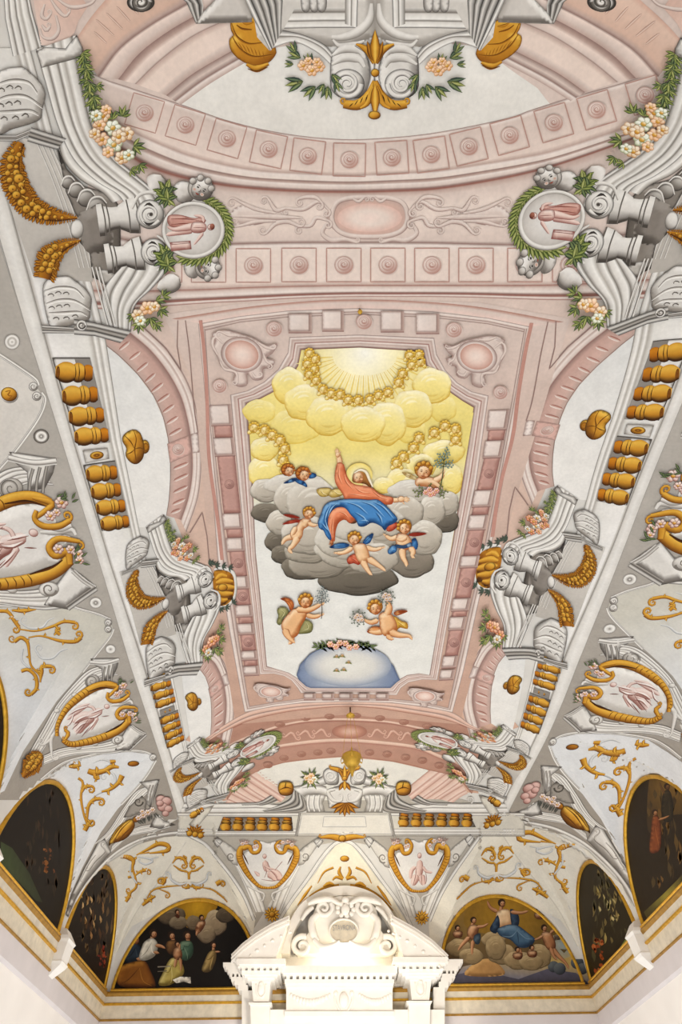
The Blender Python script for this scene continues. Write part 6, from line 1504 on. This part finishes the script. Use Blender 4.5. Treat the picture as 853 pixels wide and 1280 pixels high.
def paint_right_end(t, p, px, bg):
    poly(p, px, '8a6a2c', lin2=('4a3c30', (640,1130), (640,1225)), pitch=3)
    FR.px(540, 1090, 3.877)
    k = t.part('sky_glow', parent=t.parts[0]); poly(k, [(180,170),(300,110),(420,115),(520,180),(560,260),(480,330),(260,300),(160,260)], 'a87e24', sm=True, rad=('7a5c22', (350,190), 210))
    poly(k, [(85,560),(150,460),(300,420),(480,440),(570,360),(640,300),(700,330),(750,430),(770,545)], 'b89c5c', sm=False, lin2=('777480', (450,420), (440,520)))
    poly(k, [(560,330),(640,300),(700,340),(690,400),(600,420)], '8fa0a8', sm=True, rad=('b09a6a', (640,350), 90))
    l = t.part('landscape', parent=t.parts[0]); poly(l, [(85,560),(110,500),(200,480),(330,500),(420,520),(560,470),(700,490),(765,545)], '565362', lin2=('3e3a44', (400,480), (400,560))); poly(l, [(160,500),(230,430),(300,430),(350,500)], 'a47a48', sm=True, rel=('6a4a28','c49a60',20))
    for x, y, r in ((705,440,32),(590,460,28),(620,470,30),(730,470,28)): disc(l, x, y, r, sph=('25282e','454a50','666a6a'))
    cl = t.part('clouds', parent=t.parts[0])
    for a in ((130,370,60,45),(190,410,60,40),(520,410,60,60),(300,330,60,40),(340,400,70,50),(420,430,70,45),(310,370,50,60),(480,440,60,40)): puff(cl, *a, ('4a3c28','8d7754','c4ac80'))
    fig(t, 'painted_person', (340,155,24), [([(320,190),(375,185),(395,260),(330,270),(310,230)],('8a5a34','d9b58c','f2dcb8')), ([(380,180),(420,210),(420,260),(390,270)],('101a2a','26384e','4a6078')), ([(320,210),(330,260),(310,300),(280,280),(300,240)],('101a2a','26384e','4a6078')), ([(320,275),(400,255),(470,300),(500,330),(470,365),(420,365),(380,330),(330,310)],('16263a','3d5a74','7a95a8'))], [([(320,195),(285,175),(268,140)],[22,16,10]), ([(380,195),(430,200),(470,190)],[22,16,10]), ([(420,365),(440,410)],[16,10]), ([(480,355),(490,380)],[16,10])])
    fig(t, 'painted_cherub', (203,238,20), [([(185,260),(225,262),(220,310),(190,330),(170,300)],OS), ([(205,310),(235,300),(230,350),(205,345)],('1c2630','3a4a58','5a6c7a'))], [([(215,268),(250,265),(275,250)],[18,14,8]), ([(185,315),(150,350),(125,385)],[24,18,8]), ([(200,330),(195,370),(195,405)],[22,16,8])])
    fig(t, 'painted_cherub', (545,275,20), [([(530,300),(575,295),(600,350),(590,385),(555,370)],OS)], [([(570,300),(595,280),(605,258)],[18,12,8]), ([(540,310),(515,325),(495,330)],[16,12,8]), ([(580,370),(615,410),(650,445),(665,475)],[30,22,14,8]), ([(575,365),(590,410),(610,430)],[24,16,8])])
    for x, y in ((125,275),(520,185),(415,380),(485,370)): fig(t, 'painted_cherub', (x,y,17), [([(x-22,y+15),(x+22,y+15),(x+18,y+45),(x-18,y+42)],OS)])
    w = t.part('wing', parent=t.parts[0]); poly(w, [(590,310),(640,305),(620,330),(595,335)], '4a4038', rel=('2a2420','7a6a58',8)); poly(w, [(620,375),(655,378),(640,395)], '5a4a30')
def streaks(t, name, pts, cols, n, seed, wd=3.):
    rnd = random.Random(seed); s = t.part(name, stuff=True, parent=t.parts[0]); pts = np.array(pts, float)
    for k in range(n):
        u, v = rnd.random(), rnd.random(); a = pts[0]*(1-u) + pts[1]*u; b = pts[3]*(1-u) + pts[2]*u; q = a*(1-v) + b*v
        d = (b - a)*(.08 + .12*rnd.random()) + np.array([rnd.random()-.5, 0])*5
        rib(s, [q-d*.5, q+d*.2+(1.2, 0), q+d*.5], [0, wd*(.6+rnd.random()), 0], [cols[k % len(cols)]], same=k > 0)
def side_paint(kind):
    def f(t, p, px, bg):
        px = np.array(px); poly(p, px, bg, pitch=5)
        lo, hi = px.min(0), px.max(0)
        if kind == 'dark_left':
            streaks(t, 'dim_figures', [(30,1000),(75,985),(70,1120),(30,1090)], ['2c2014','3a2818','241a12','30261a'], 40, 3)
            streaks(t, 'bright_figures', [(52,1060),(72,1060),(66,1095),(50,1090)], ['6b3c1c','8a5424','5a3418'], 14, 4, 4)
            g = t.part('green_glow', parent=t.parts[0]); poly(g, [(0,1052),(14,1060),(36,1092),(52,1128),(44,1126),(20,1100),(0,1084)], '3d4a2c', sm=False, lin2=('2c3020',(10,1090),(40,1080)))  # green patch: glow of the cornice light painted into the canvas
        elif kind == 'figures_left':
            streaks(t, 'dim_figures', [(108,1100),(140,1090),(140,1200),(92,1180)], ['4a3018','5a4428','3a2414','6b5030','2f2418'], 60, 5, 3)
            streaks(t, 'red_figures', [(118,1180),(133,1175),(131,1215),(122,1210)], ['8a2c18','a04020','6b1e12'], 12, 6, 4); streaks(t, 'pale_figures', [(98,1115),(128,1130),(128,1200),(100,1160)], ['b08a54','9a7040','c4a06c'], 14, 7, 2.6)
        elif kind == 'dark_right':
            s = t.part('glow', parent=t.parts[0]); poly(s, [(815,965),(840,945),(870,945),(870,1010),(840,1020),(812,1040)], '7a5a24', sm=True, rad=('3c2c16',(838,985),46)); poly(s, [(806,1140),(830,1118),(858,1090),(858,1118),(835,1138),(812,1152)], 'a89a3c', rad=('4a4220',(838,1122),30))  # lower yellow patch is cornice light painted into the canvas colour
            streaks(t, 'dim_figures', [(810,1000),(850,960),(853,1090),(815,1110)], ['5a4420','6b4c24','3a2c18','4a3a20'], 40, 8, 4)
            FR.px(800, 930, 8.)
            fig(t, 'painted_person', (285,430,40), [([(250,480),(310,470),(340,580),(335,760),(250,770),(225,640)],('14100a','2c2416','4a3e28'))], [([(260,500),(225,430),(205,380)],[24,18,10])], ('2a180c','5a3c20','8a6238'))
            fig(t, 'painted_person', (165,690,38), [([(140,730),(200,730),(225,860),(210,1060),(110,1080),(120,880)],('3a160a','7a3c1c','b06a38'))], [([(195,760),(260,740),(310,715)],[30,22,12])], ('4a2812','94623a','c49566'))
            FR.px()
        else:
            streaks(t, 'dim_figures', [(742,1090),(770,1090),(790,1170),(742,1200)], ['5a5030','6b5c34','4a4428','7a683c','3a3420'], 50, 9, 3.4)
            streaks(t, 'pale_figures', [(745,1100),(765,1110),(780,1165),(750,1180)], ['b5a56c','c4b47c','a08c50'], 16, 10, 2.8)
            streaks(t, 'red_figures', [(742,1175),(758,1170),(765,1210),(744,1215)], ['a04a1c','b5602c','8a3a14'], 16, 11, 5); g = t.part('green_edge_glow', parent=t.parts[0]); poly(g, [(750,1222),(786,1170),(792,1168),(790,1182),(752,1226)], '7a8a34', lin2=('4a5424',(780,1178),(752,1220)))  # yellow-green strip paints the cornice glow along the canvas foot
    return f
lunette('half-round painting left of the altar, seated group with a child under a golden sky', 1, D1, -3.38, 1.5, '1a1410', paint_left_end)
lunette('half-round painting right of the altar, figure in blue on clouds with cherubs', 1, D1, 3.38, 1.5, '6a5228', paint_right_end)
lunette('narrow dark lunette painting on the left wall, nearest the far corner', 0, -W, MIDY+6.87, 1.5, '1c130d', side_paint('figures_left'), M_GILT)
lunette('large dark lunette painting on the left wall with a dull green glow painted low down', 0, -W, MIDY+3.5, 1.62, '17110c', side_paint('dark_left'))
lunette('narrow lunette painting on the right wall, nearest the far corner, with a red robe', 0, W, MIDY+6.87, 1.5, '29210f', side_paint('figures_right'))
lunette('large brown lunette painting on the right wall at the picture edge', 0, W, MIDY+3.5, 1.62, '261c0f', side_paint('dark_right'))
lunette('gilded edge and dark canvas of the lunette cut off at the left picture border', 0, -W, MIDY, 1.62, '1a120c', lambda t, p, px, bg: poly(p, px, bg, pitch=6))
# ---------------------------------------------------------------- cornice round the hall
tr = bpy.data.objects.new('trim_3', None); COL.objects.link(tr); tr['kind'] = 'structure'
def ring(name, prof, m):
    """prof: (projection from the wall, height) pairs swept round the four walls"""
    v = []; f = []
    for o, z in prof: v += [(-W+o, D0+o, z), (W-o, D0+o, z), (W-o, D1-o, z), (-W+o, D1-o, z)]
    for j in range(len(prof)-1):
        for i in range(4): f.append((j*4+i, j*4+(i+1) % 4, (j+1)*4+(i+1) % 4, (j+1)*4+i))
    return mesh_obj(name, v, f, m, tr)
h = H0
ring('gilt_top_moulding', [(0,h),(.09,h),(.1,h-.03),(.08,h-.06),(.07,h-.075)], M_GILTOLD)
ring('stone_fillet', [(.07,h-.075),(.068,h-.15),(.06,h-.17)], M_STONE)
ring('gilt_bead', [(.06,h-.17),(.085,h-.18),(.085,h-.205),(.055,h-.215)], M_GILT)
ring('stone_frieze', [(.055,h-.215),(.05,h-.42)], M_MARBLE2)
ring('gilt_lower_bead', [(.05,h-.42),(.07,h-.428),(.07,h-.445),(.045,h-.455)], M_GILTOLD)
ring('plaster_fascia', [(.045,h-.455),(.04,h-.72),(.0,h-.76)], M_LILAC)
# corbels under the feet of the webs
for y in (MIDY+5.3, MIDY+1.75):
    for sx, nm in ((-1, 'left'), (1, 'right')):
        w0, w1 = .16, .2; v = []; f = []
        prof = [(.02,h+.16,.10),(.12,h+.14,.12),(.2,h+.03,.2),(.24,h-.02,.2),(.22,h-.06,.18),(.2,h-.3,.16),(.22,h-.32,.17),(.2,h-.36,.15),(.05,h-.5,.1)]
        for o, z, w in prof: v += [(sx*(W-o), y-w, z), (sx*(W-o), y+w, z), (sx*W, y+w, z), (sx*W, y-w, z)]
        for j in range(len(prof)-1):
            for i in range(4): f.append((j*4+i, j*4+(i+1) % 4, (j+1)*4+(i+1) % 4, (j+1)*4+i))
        f += [(0,1,2,3), tuple(len(v)-4+i for i in range(4))]
        o = mesh_obj('wall_corbel', v, f, M_STUCCO)
        o['label'] = f'white stucco corbel over the cornice on the {nm} wall, ' + ('nearest the far corner' if y > 10 else 'at the picture edge'); o['category'] = 'corbel'; o['group'] = 'stucco corbels on the cornice'
# ---------------------------------------------------------------- altar
def at(px, Y):
    p, _ = hit_plane(np.array(px, float).reshape(-1, 2), 1, Y); return p
class MB:
    def __init__(s): s.v = []; s.f = []
    def prism(s, pts, Y, depth, bev=0):
        P = at(pts, Y); n = len(P); o = len(s.v)
        s.v += [tuple(q) for q in P] + [(q[0], q[1]+depth, q[2]) for q in P]
        s.f += [tuple(o+i for i in range(n)), tuple(o+n+i for i in reversed(range(n)))] + [(o+i, o+n+i, o+n+(i+1) % n, o+(i+1) % n) for i in range(n)]
        return s
    def box(s, x0, x1, y0, y1, Y, depth): return s.prism([(x0,y0),(x1,y0),(x1,y1),(x0,y1)], Y, depth)
    def ball(s, x, y, r, Y, ry=None, sq=1., nu=12, nv=8):
        c = at([(x,y)], Y)[0]; k = np.linalg.norm(at([(x+1,y)], Y)[0]-c); R = r*k; Rz = (ry or r)*k*1.0; o = len(s.v)
        for j in range(nv+1):
            a = PI*j/nv
            for i in range(nu): b = 2*PI*i/nu; s.v.append((c[0]+R*math.sin(a)*math.cos(b), c[1]+R*sq*math.sin(a)*math.sin(b), c[2]+Rz*math.cos(a)))
        for j in range(nv):
            for i in range(nu): s.f.append((o+j*nu+i, o+j*nu+(i+1) % nu, o+(j+1)*nu+(i+1) % nu, o+(j+1)*nu+i))
        return s
    def tube(s, pts, w, Y, depth=.12, nn=8):
        S = spline(pts, n=8); ws = np.interp(np.linspace(0, 1, len(S)), np.linspace(0, 1, len(np.atleast_1d(w))), np.atleast_1d(w))
        P = at(S, Y); k = np.linalg.norm(at([(S[0][0]+1,S[0][1])], Y)[0]-P[0]); T = np.gradient(P, axis=0); T /= np.maximum(np.linalg.norm(T, axis=1), 1e-9)[:, None]; o = len(s.v)
        B = np.array([0, -1., 0])
        for i, q in enumerate(P):
            N = np.cross(T[i], B); N /= max(np.linalg.norm(N), 1e-9)
            for j in range(nn):
                a = 2*PI*j/nn; s.v.append(tuple(q + ws[i]*k*.5*(N*math.cos(a) + B*math.sin(a))))
        for i in range(len(P)-1):
            for j in range(nn): s.f.append((o+i*nn+j, o+i*nn+(j+1) % nn, o+(i+1)*nn+(j+1) % nn, o+(i+1)*nn+j))
        s.f += [tuple(o+j for j in range(nn)), tuple(o+(len(P)-1)*nn+j for j in reversed(range(nn)))]
        return s
    def spir(s, x, y, r, turns, a0, w, Y, flip=1):
        t = np.linspace(0, 1, int(turns*10)+4); rr = r*(1-.82*t); a = a0 + flip*t*turns*2*PI
        return s.tube(np.stack([x+rr*np.cos(a), y+rr*np.sin(a)], 1), [w, w*.5], Y)
    def build(s, name, m, parent, smooth=False):
        o = Vector(parent.location)
        ob = mesh_obj(name, [Vector(q)-o for q in s.v], s.f, m, parent, smooth=smooth)
        bm = bmesh.new(); bm.from_mesh(ob.data); bmesh.ops.recalc_face_normals(bm, faces=bm.faces); bm.to_mesh(ob.data); bm.free()
        return ob
altar = bpy.data.objects.new('altar', None); COL.objects.link(altar); altar.location = (0, 14.4, 0)
altar['label'] = 'white marble altar top with broken curved pediment and inscribed oval, on the end wall'; altar['category'] = 'altar'
bk = MB()      # body standing against the wall, down to the floor
bk.box(312, 556, 1262, 1300, 14.45, .54).build('body', M_MARBLE, altar)
lo = at([(312,1300),(556,1300)], 14.45)
lw = MB(); lw.v = [(lo[0][0],14.45,0),(lo[1][0],14.45,0),(lo[1][0],14.45,lo[0][2]),(lo[0][0],14.45,lo[0][2]),(lo[0][0],14.98,0),(lo[1][0],14.98,0),(lo[1][0],14.98,lo[0][2]),(lo[0][0],14.98,lo[0][2])]
lw.f = [(0,1,2,3),(4,7,6,5),(0,4,5,1),(3,2,6,7),(0,3,7,4),(1,5,6,2)]; lw.build('lower_body', M_MARBLE, altar)
def pier(x0, x1, dy, nm, mir):
    X = lambda u: x0 + (x1-x0)*u
    Y = 14.05
    c = MB()
    c.box(X(0), X(1), 1198+dy, 1205+dy, Y, .9); c.box(X(.04), X(.96), 1205+dy, 1209+dy, Y+.05, .85)
    c.box(X(.1), X(.9), 1213+dy, 1218+dy, Y+.12, .78); c.box(X(.16), X(.84), 1218+dy, 1222+dy, Y+.16, .74); c.box(X(.22), X(.78), 1222+dy, 1226+dy, Y+.2, .7)
    c.build('pier_cornice', M_MARBLE, altar)
    d = MB(); 
    for k in range(7): d.box(X(.1+.125*k), X(.17+.125*k), 1209+dy, 1213+dy, Y+.06, .2)
    d.build('dentils', M_MARBLE, altar)
    q = MB().box(X(.08), X(.92), 1209+dy, 1213+dy, Y+.16, .74); q.build('dentil_bed', M_GREY, altar)
    s = MB(); s.prism([(X(.3),1226+dy),(X(.7),1226+dy),(X(.66),1252+dy),(X(.34),1252+dy)], Y+.25, .6); s.prism([(X(.24),1253+dy),(X(.72),1253+dy),(X(.7),1256+dy),(X(.26),1256+dy)], Y+.2, .6); s.prism([(X(.28),1256+dy),(X(.68),1256+dy),(X(.66),1300),(X(.3),1300)], Y+.22, .62)
    s.build('pier_shaft', M_MARBLE, altar)
    m = MB(); m.ball(X(.5), 1236+dy, 4.5, Y+.25, 6, .6); m.ball(X(.5), 1230+dy, 3, Y+.24, 2.5, .6); m.tube([(X(.4),1230+dy),(X(.42),1242+dy),(X(.5),1247+dy),(X(.58),1242+dy),(X(.6),1230+dy)], [2,3,2], Y+.25); m.build('mask_ornament', M_MARBLE, altar, True)
pier(296, 357, 0, 'left', 1); pier(492, 560, -2, 'right', -1)
for x0, x1, s, dy in ((279, 303, 1, 0), (579, 556, -1, -4)):
    w = MB(); X = lambda u: x0 + (x1-x0)*u
    for a, b, ya, yb in ((0,1.1,1203,1208),(.14,1.1,1208,1212),(.26,1.1,1212,1217),(.42,1.15,1221,1226),(.6,1.2,1226,1231),(.78,1.3,1231,1238),(.98,1.6,1238,1300)):
        xa, xb = sorted((X(a), X(b))); w.box(xa, xb, ya+dy, yb+dy, 14.6, .38)
    w.build('wing_cornice', M_MARBLE, altar)
    d = MB()
    for k in range(3): xa, xb = sorted((X(.36+.22*k), X(.47+.22*k))); d.box(xa, xb, 1217+dy, 1221+dy, 14.6, .2)
    d.build('dentils', M_MARBLE, altar)
c = MB(); c.box(352, 497, 1207, 1216, 14.2, .7); c.box(354, 495, 1216, 1219, 14.24, .66); c.box(356, 493, 1224, 1229, 14.3, .6); c.box(357, 492, 1229, 1233, 14.34, .56); c.box(358, 491, 1233, 1264, 14.42, .5); c.box(356, 493, 1264, 1270, 14.36, .5); c.build('entablature', M_MARBLE, altar)
d = MB()
for k in range(17): d.box(358+8*k, 362.5+8*k, 1219, 1223.5, 14.28, .25)
d.build('dentils', M_MARBLE, altar); MB().box(357, 492, 1219, 1224, 14.38, .5).build('dentil_bed', M_GREY, altar)
g = MB()
for x0, x1 in ((364, 412), (450, 488)):
    for k in range(13):
        u = k/12; g.ball(x0+(x1-x0)*u, 1244+9*math.sin(PI*u), 2.2+1.6*math.sin(PI*u), 14.42, None, .7, 8, 6)
g.build('frieze_garland', M_MARBLE, altar, True)
hd = MB(); hd.ball(430, 1250, 6, 14.4, 8, .7); hd.ball(420, 1242, 3, 14.42, 3); hd.ball(440, 1242, 3, 14.42, 3); hd.tube([(420,1242),(419,1250),(424,1262),(430,1268)], [3,3,2], 14.41); hd.tube([(440,1242),(441,1250),(436,1262),(430,1268)], [3,3,2], 14.41); hd.build('cherub_mask', M_MARBLE, altar, True)
for pts, nm in (([(289,1193),(303,1179),(320,1166),(340,1154),(362,1144),(358,1158),(351,1178),(345,1198),(297,1198)], 'l'), ([(489,1143),(502,1150),(520,1160),(540,1174),(553,1186),(561,1194),(556,1197),(505,1197),(500,1180),(494,1160)], 'r')):
    P = np.array(pts, float); k = 5 if nm == 'l' else 6
    p = MB(); p.prism(pts, 14.1, .85)
    for sh, yy in ((3.5, 14.06), (8, 14.08)):
        top = P[:k]; p.prism(list(map(tuple, top + (0, sh))) + list(map(tuple, (top + (0, sh+2.2))[::-1])), yy, .1)
    p.build('pediment_half', M_MARBLE, altar)
    o = MB(); top = P[:k]; mid = spline(top + (6 if nm == 'l' else -6, 19), n=4)
    for i, q in enumerate(mid[1:-1:2]): o.ball(q[0], q[1], 2.6 if i % 2 else 1.8, 14.1, 1.7, .8, 8, 6)
    o.build('pediment_beads', M_MARBLE, altar, True)
ar = MB(); O = [(352,1192),(357,1165),(372,1135),(390,1119),(410,1110),(432,1107),(455,1111),(475,1122),(490,1140),(502,1163),(507,1190)]; I = [(362,1192),(367,1167),(380,1143),(395,1130),(412,1122),(432,1119),(453,1123),(469,1132),(481,1146),(491,1166),(496,1190)]
O2, I2 = spline(O, n=5), spline(I, n=5)
for a, b, c_, d_ in zip(O2[:-1], O2[1:], I2[1:], I2[:-1]): ar.prism([tuple(a), tuple(b), tuple(c_), tuple(d_)], 14.65, .34)
ar.build('back_arch', M_MARBLE, altar)
ty = MB(); ty.prism([tuple(q) for q in I2[::2]], 14.9, .08); ty.build('shade_panel', M_GREY, altar)  # grey sheet added as the shaded wall seen through the arch openings
ca = MB(); ca.prism([tuple(q) for q in spline([(372,1192),(382,1172),(390,1158),(392,1142),(400,1128),(415,1122),(432,1120),(450,1122),(464,1128),(472,1142),(474,1158),(482,1172),(490,1192)], n=5)], 14.6, .3); ca.build('cartouche_body', M_MARBLE, altar)
sc_ = MB()
for sg in (1, -1):
    X = lambda x: 431 + sg*(x-431)
    sc_.spir(X(405), 1135, 11, 1.5, -.6 if sg > 0 else PI+.6, 6, 14.52, sg); sc_.spir(X(378), 1183, 13, 1.4, -1.2 if sg > 0 else PI+1.2, 7, 14.5, -sg); sc_.tube([(X(398),1142),(X(390),1152),(X(392),1168),(X(398),1176)], [6,9,10,5], 14.52); sc_.tube([(X(392),1174),(X(402),1184),(X(415),1182),(X(425),1176)], [6,8,6,3], 14.5)
    sc_.tube([(X(385),1130),(X(395),1126),(X(412),1124),(X(425),1130)], [4,7,7,4], 14.5); sc_.tube([(X(377),1150),(X(384),1140),(X(392),1134)], [4,6,4], 14.55)
sc_.build('scrolls', M_MARBLE, altar, True)
fh = MB(); fh.ball(432, 1137, 5.5, 14.5, 6.5, .7)
for k in range(9): a = 2*PI*k/9; fh.ball(432+10*math.cos(a), 1137+8*math.sin(a), 3.2, 14.52, 3, .7, 8, 6)
fh.ball(432, 1125, 5, 14.52, 4); fh.build('flower_boss', M_MARBLE, altar, True)
ov = MB(); n = 28; ov.prism([(430+17*math.cos(2*PI*k/n), 1164+14*math.sin(2*PI*k/n)) for k in range(n)], 14.52, .1)
ovo = ov.build('inscribed_oval', M_MARBLE2, altar)
rm = MB(); rm.tube([(430+18*math.cos(a), 1164+15*math.sin(a)) for a in np.linspace(0, 2*PI, 22)], [2.4], 14.5); rm.build('oval_rim', M_MARBLE, altar, True)
fc = bpy.data.curves.new('lettering', 'FONT'); fc.body = 'STAVRONA'; fc.size = .1; fc.align_x = 'CENTER'; fc.align_y = 'CENTER'; fc.extrude = .004
fo = bpy.data.objects.new('lettering', fc); COL.objects.link(fo); dg = bpy.context.evaluated_depsgraph_get(); lm = bpy.data.meshes.new_from_object(fo.evaluated_get(dg)); bpy.data.objects.remove(fo)
pos = at([(430.5,1160)], 14.5)[0]; wpx = at([(416,1160),(445,1160)], 14.5); sx = (wpx[1][0]-wpx[0][0])/max(v.co.x*2 for v in lm.vertices)
lo_ = bpy.data.objects.new('lettering', lm); COL.objects.link(lo_); lo_.parent = altar; lo_.location = Vector(pos) - Vector(altar.location); lo_.rotation_euler = (PI/2, 0, 0); lo_.scale = (sx, sx*1.5, 1); lm.materials.clear(); lm.materials.append(M_GREY); lo_['label'] = 'carved capital letters'
# ---------------------------------------------------------------- hook, rod and hanging lamp
def lathe(name, prof, loc, m, parent=None, n=20, org=Vector((0,0,0))):
    v = []; f = []
    for r, z in prof:
        for i in range(n): a = 2*PI*i/n; v.append((loc[0]+r*math.cos(a)-org[0], loc[1]+r*math.sin(a)-org[1], loc[2]+z-org[2]))
    for j in range(len(prof)-1):
        for i in range(n): f.append((j*n+i, j*n+(i+1) % n, (j+1)*n+(i+1) % n, (j+1)*n+i))
    return mesh_obj(name, v, f, m, parent, smooth=True)
def rod(name, a, b, r, m, parent, org):
    a, b = Vector(a), Vector(b); d = (b-a).normalized(); u = d.orthogonal().normalized(); w = d.cross(u); v = []; f = []
    for q in (a, b):
        for i in range(8): t_ = 2*PI*i/8; v.append(q + (u*math.cos(t_) + w*math.sin(t_))*r - org)
    for i in range(8): f.append((i, (i+1) % 8, 8+(i+1) % 8, 8+i))
    return mesh_obj(name, v, f, m, parent, smooth=True)
def empty_at(name, loc, label, cat):
    o = bpy.data.objects.new(name, None); COL.objects.link(o); o.location = loc; o['label'] = label; o['category'] = cat; o.empty_display_size = .05; return o
c0 = hit([(450,387)])[0][0]; e = empty_at('ceiling_hook', c0, 'small iron hook with a brass collar in the pink band above the central painting', 'hook'); og = Vector(c0)
rod('shank', c0 + (0,0,.01), c0 - (0,0,.07), .012, M_IRON, e, og); lathe('collar', [(.0,-.05),(.022,-.055),(.026,-.07),(.02,-.09),(.0,-.095)], c0, M_BRASS, e, 14, og)
c1 = hit([(438,884)])[0][0]
def drop(y):      # length to hang below c1 so that it meets the row y of the picture
    lo, hi = 0., 6.
    for _ in range(50):
        m_ = (lo+hi)/2
        if to_px(np.array([c1 - (0,0,m_)]))[0][1] < y: lo = m_
        else: hi = m_
    return lo
la = drop(894); lb = drop(946); ln = drop(968)
e = empty_at('hanging_lamp', c1, 'gilded bowl lamp hanging on thin chains in front of the far pediment', 'lamp'); og = Vector(c1)
rod('rod', c1 + (0,0,.03), c1 - (0,0,la), .012, M_IRON, e, og)
lathe('canopy', [(.012,-la+.06),(.02,-la+.05),(.035,-la+.02),(.075,-la),(.08,-la-.015),(.0,-la-.02)], c1, M_BRASS, e, 20, og)
s = .16
lathe('bowl', [(s*.72,-lb+.05),(s*1.0,-lb+.02),(s*1.05,-lb-.01),(s*.9,-lb-.05),(s*.92,-lb-.08),(s*.6,-lb-.16),(s*.28,-lb-.2),(s*.35,-lb-.23),(s*.2,-lb-.27),(s*.1,-lb-.33),(0,-lb-.36)], c1, M_BRASS, e, 28, og)
for k in range(3):
    a = .5 + 2*PI*k/3; q = np.array([math.cos(a)*s*1.15, math.sin(a)*s*1.15, -lb+.06]); rod('chain', c1 + (math.cos(a)*.06, math.sin(a)*.06, -la), c1 + q, .003, M_BRASS, e, og)
    b = MB(); P = [c1 + np.array([math.cos(a)*r, math.sin(a)*r, z-lb]) for r, z in ((s*.9,-.05),(s*1.25,-.06),(s*1.35,0),(s*1.15,.06))]
    for p_, q_ in zip(P[:-1], P[1:]): pass
    v = []; f = []
    for i, q_ in enumerate(P):
        for j in range(6): t_ = 2*PI*j/6; v.append(Vector(q_) - og + Vector((-math.sin(a)*math.cos(t_), math.cos(a)*math.cos(t_), math.sin(t_)))*.012)
    for i in range(3):
        for j in range(6): f.append((i*6+j, i*6+(j+1) % 6, (i+1)*6+(j+1) % 6, (i+1)*6+j))
    mesh_obj('handle', v, f, M_BRASS, e, smooth=True)
if PARTS: finish_paint()
# ------------------------------------------------------------------ camera and light
cam = bpy.data.cameras.new('camera'); co = bpy.data.objects.new('camera', cam); COL.objects.link(co)
cam.sensor_fit = 'VERTICAL'; cam.sensor_height = 36; cam.sensor_width = 24; cam.lens = 36*F_PX/1280
cam.clip_start = .05; cam.clip_end = 100
co.matrix_world = Matrix([[AR[i], AU[i], -AF[i], CAM[i]] for i in range(3)] + [[0, 0, 0, 1]])
SC.camera = co
wd = bpy.data.worlds.new('world'); SC.world = wd; wd.use_nodes = True
bg = wd.node_tree.nodes['Background']; bg.inputs[0].default_value = (.965, .985, 1, 1); bg.inputs[1].default_value = 1.27
SC.view_settings.view_transform = 'Standard'; SC.view_settings.look = 'None'
SC.view_settings.gamma = 1; SC.view_settings.use_curve_mapping = False; SC.view_settings.exposure = 0
SC.render.film_transparent = False
def light(name, kind, loc, power, color, size=.2, rot=None, size_y=None):
    l = bpy.data.lights.new(name, kind); l.energy = power; l.color = color
    if kind == 'AREA':
        l.size = size
        if size_y: l.shape = 'RECTANGLE'; l.size_y = size_y
    else: l.shadow_soft_size = size
    o = bpy.data.objects.new(name, l); COL.objects.link(o); o.location = loc
    if rot: o.rotation_euler = rot
    return o
ap = at([(430,1204)], 14.55)[0]
light('altar_uplight', 'POINT', tuple(ap), 26, (1, .9, .66), .06)
light('altar_front_lamp', 'SPOT', (0, 9.5, 2.6), 420, (1, .93, .8), .3, (math.radians(112), 0, 0)).data.spot_size = math.radians(52)
for sx, y in ((-1, MIDY+6.9), (1, MIDY+6.9), (-1, MIDY+3.5), (1, MIDY+3.5)):
    light('cornice_strip_light', 'AREA', (sx*(W-.05), y, H0+.012), 2.2 if sx > 0 else 1.2, (1, .93, .6), .06, (math.pi, 0, 0), 2.6)
light('added_fill_light', 'POINT', (0, 11.2, 2.3), 150, (1, .93, .82), .25)  # unseen fill, added to brighten the lower walls of the far end
light('added_fill_light', 'POINT', (0, 4.5, 1.2), 60, (1, .95, .88), .25)  # second added fill, no fixture in the hall
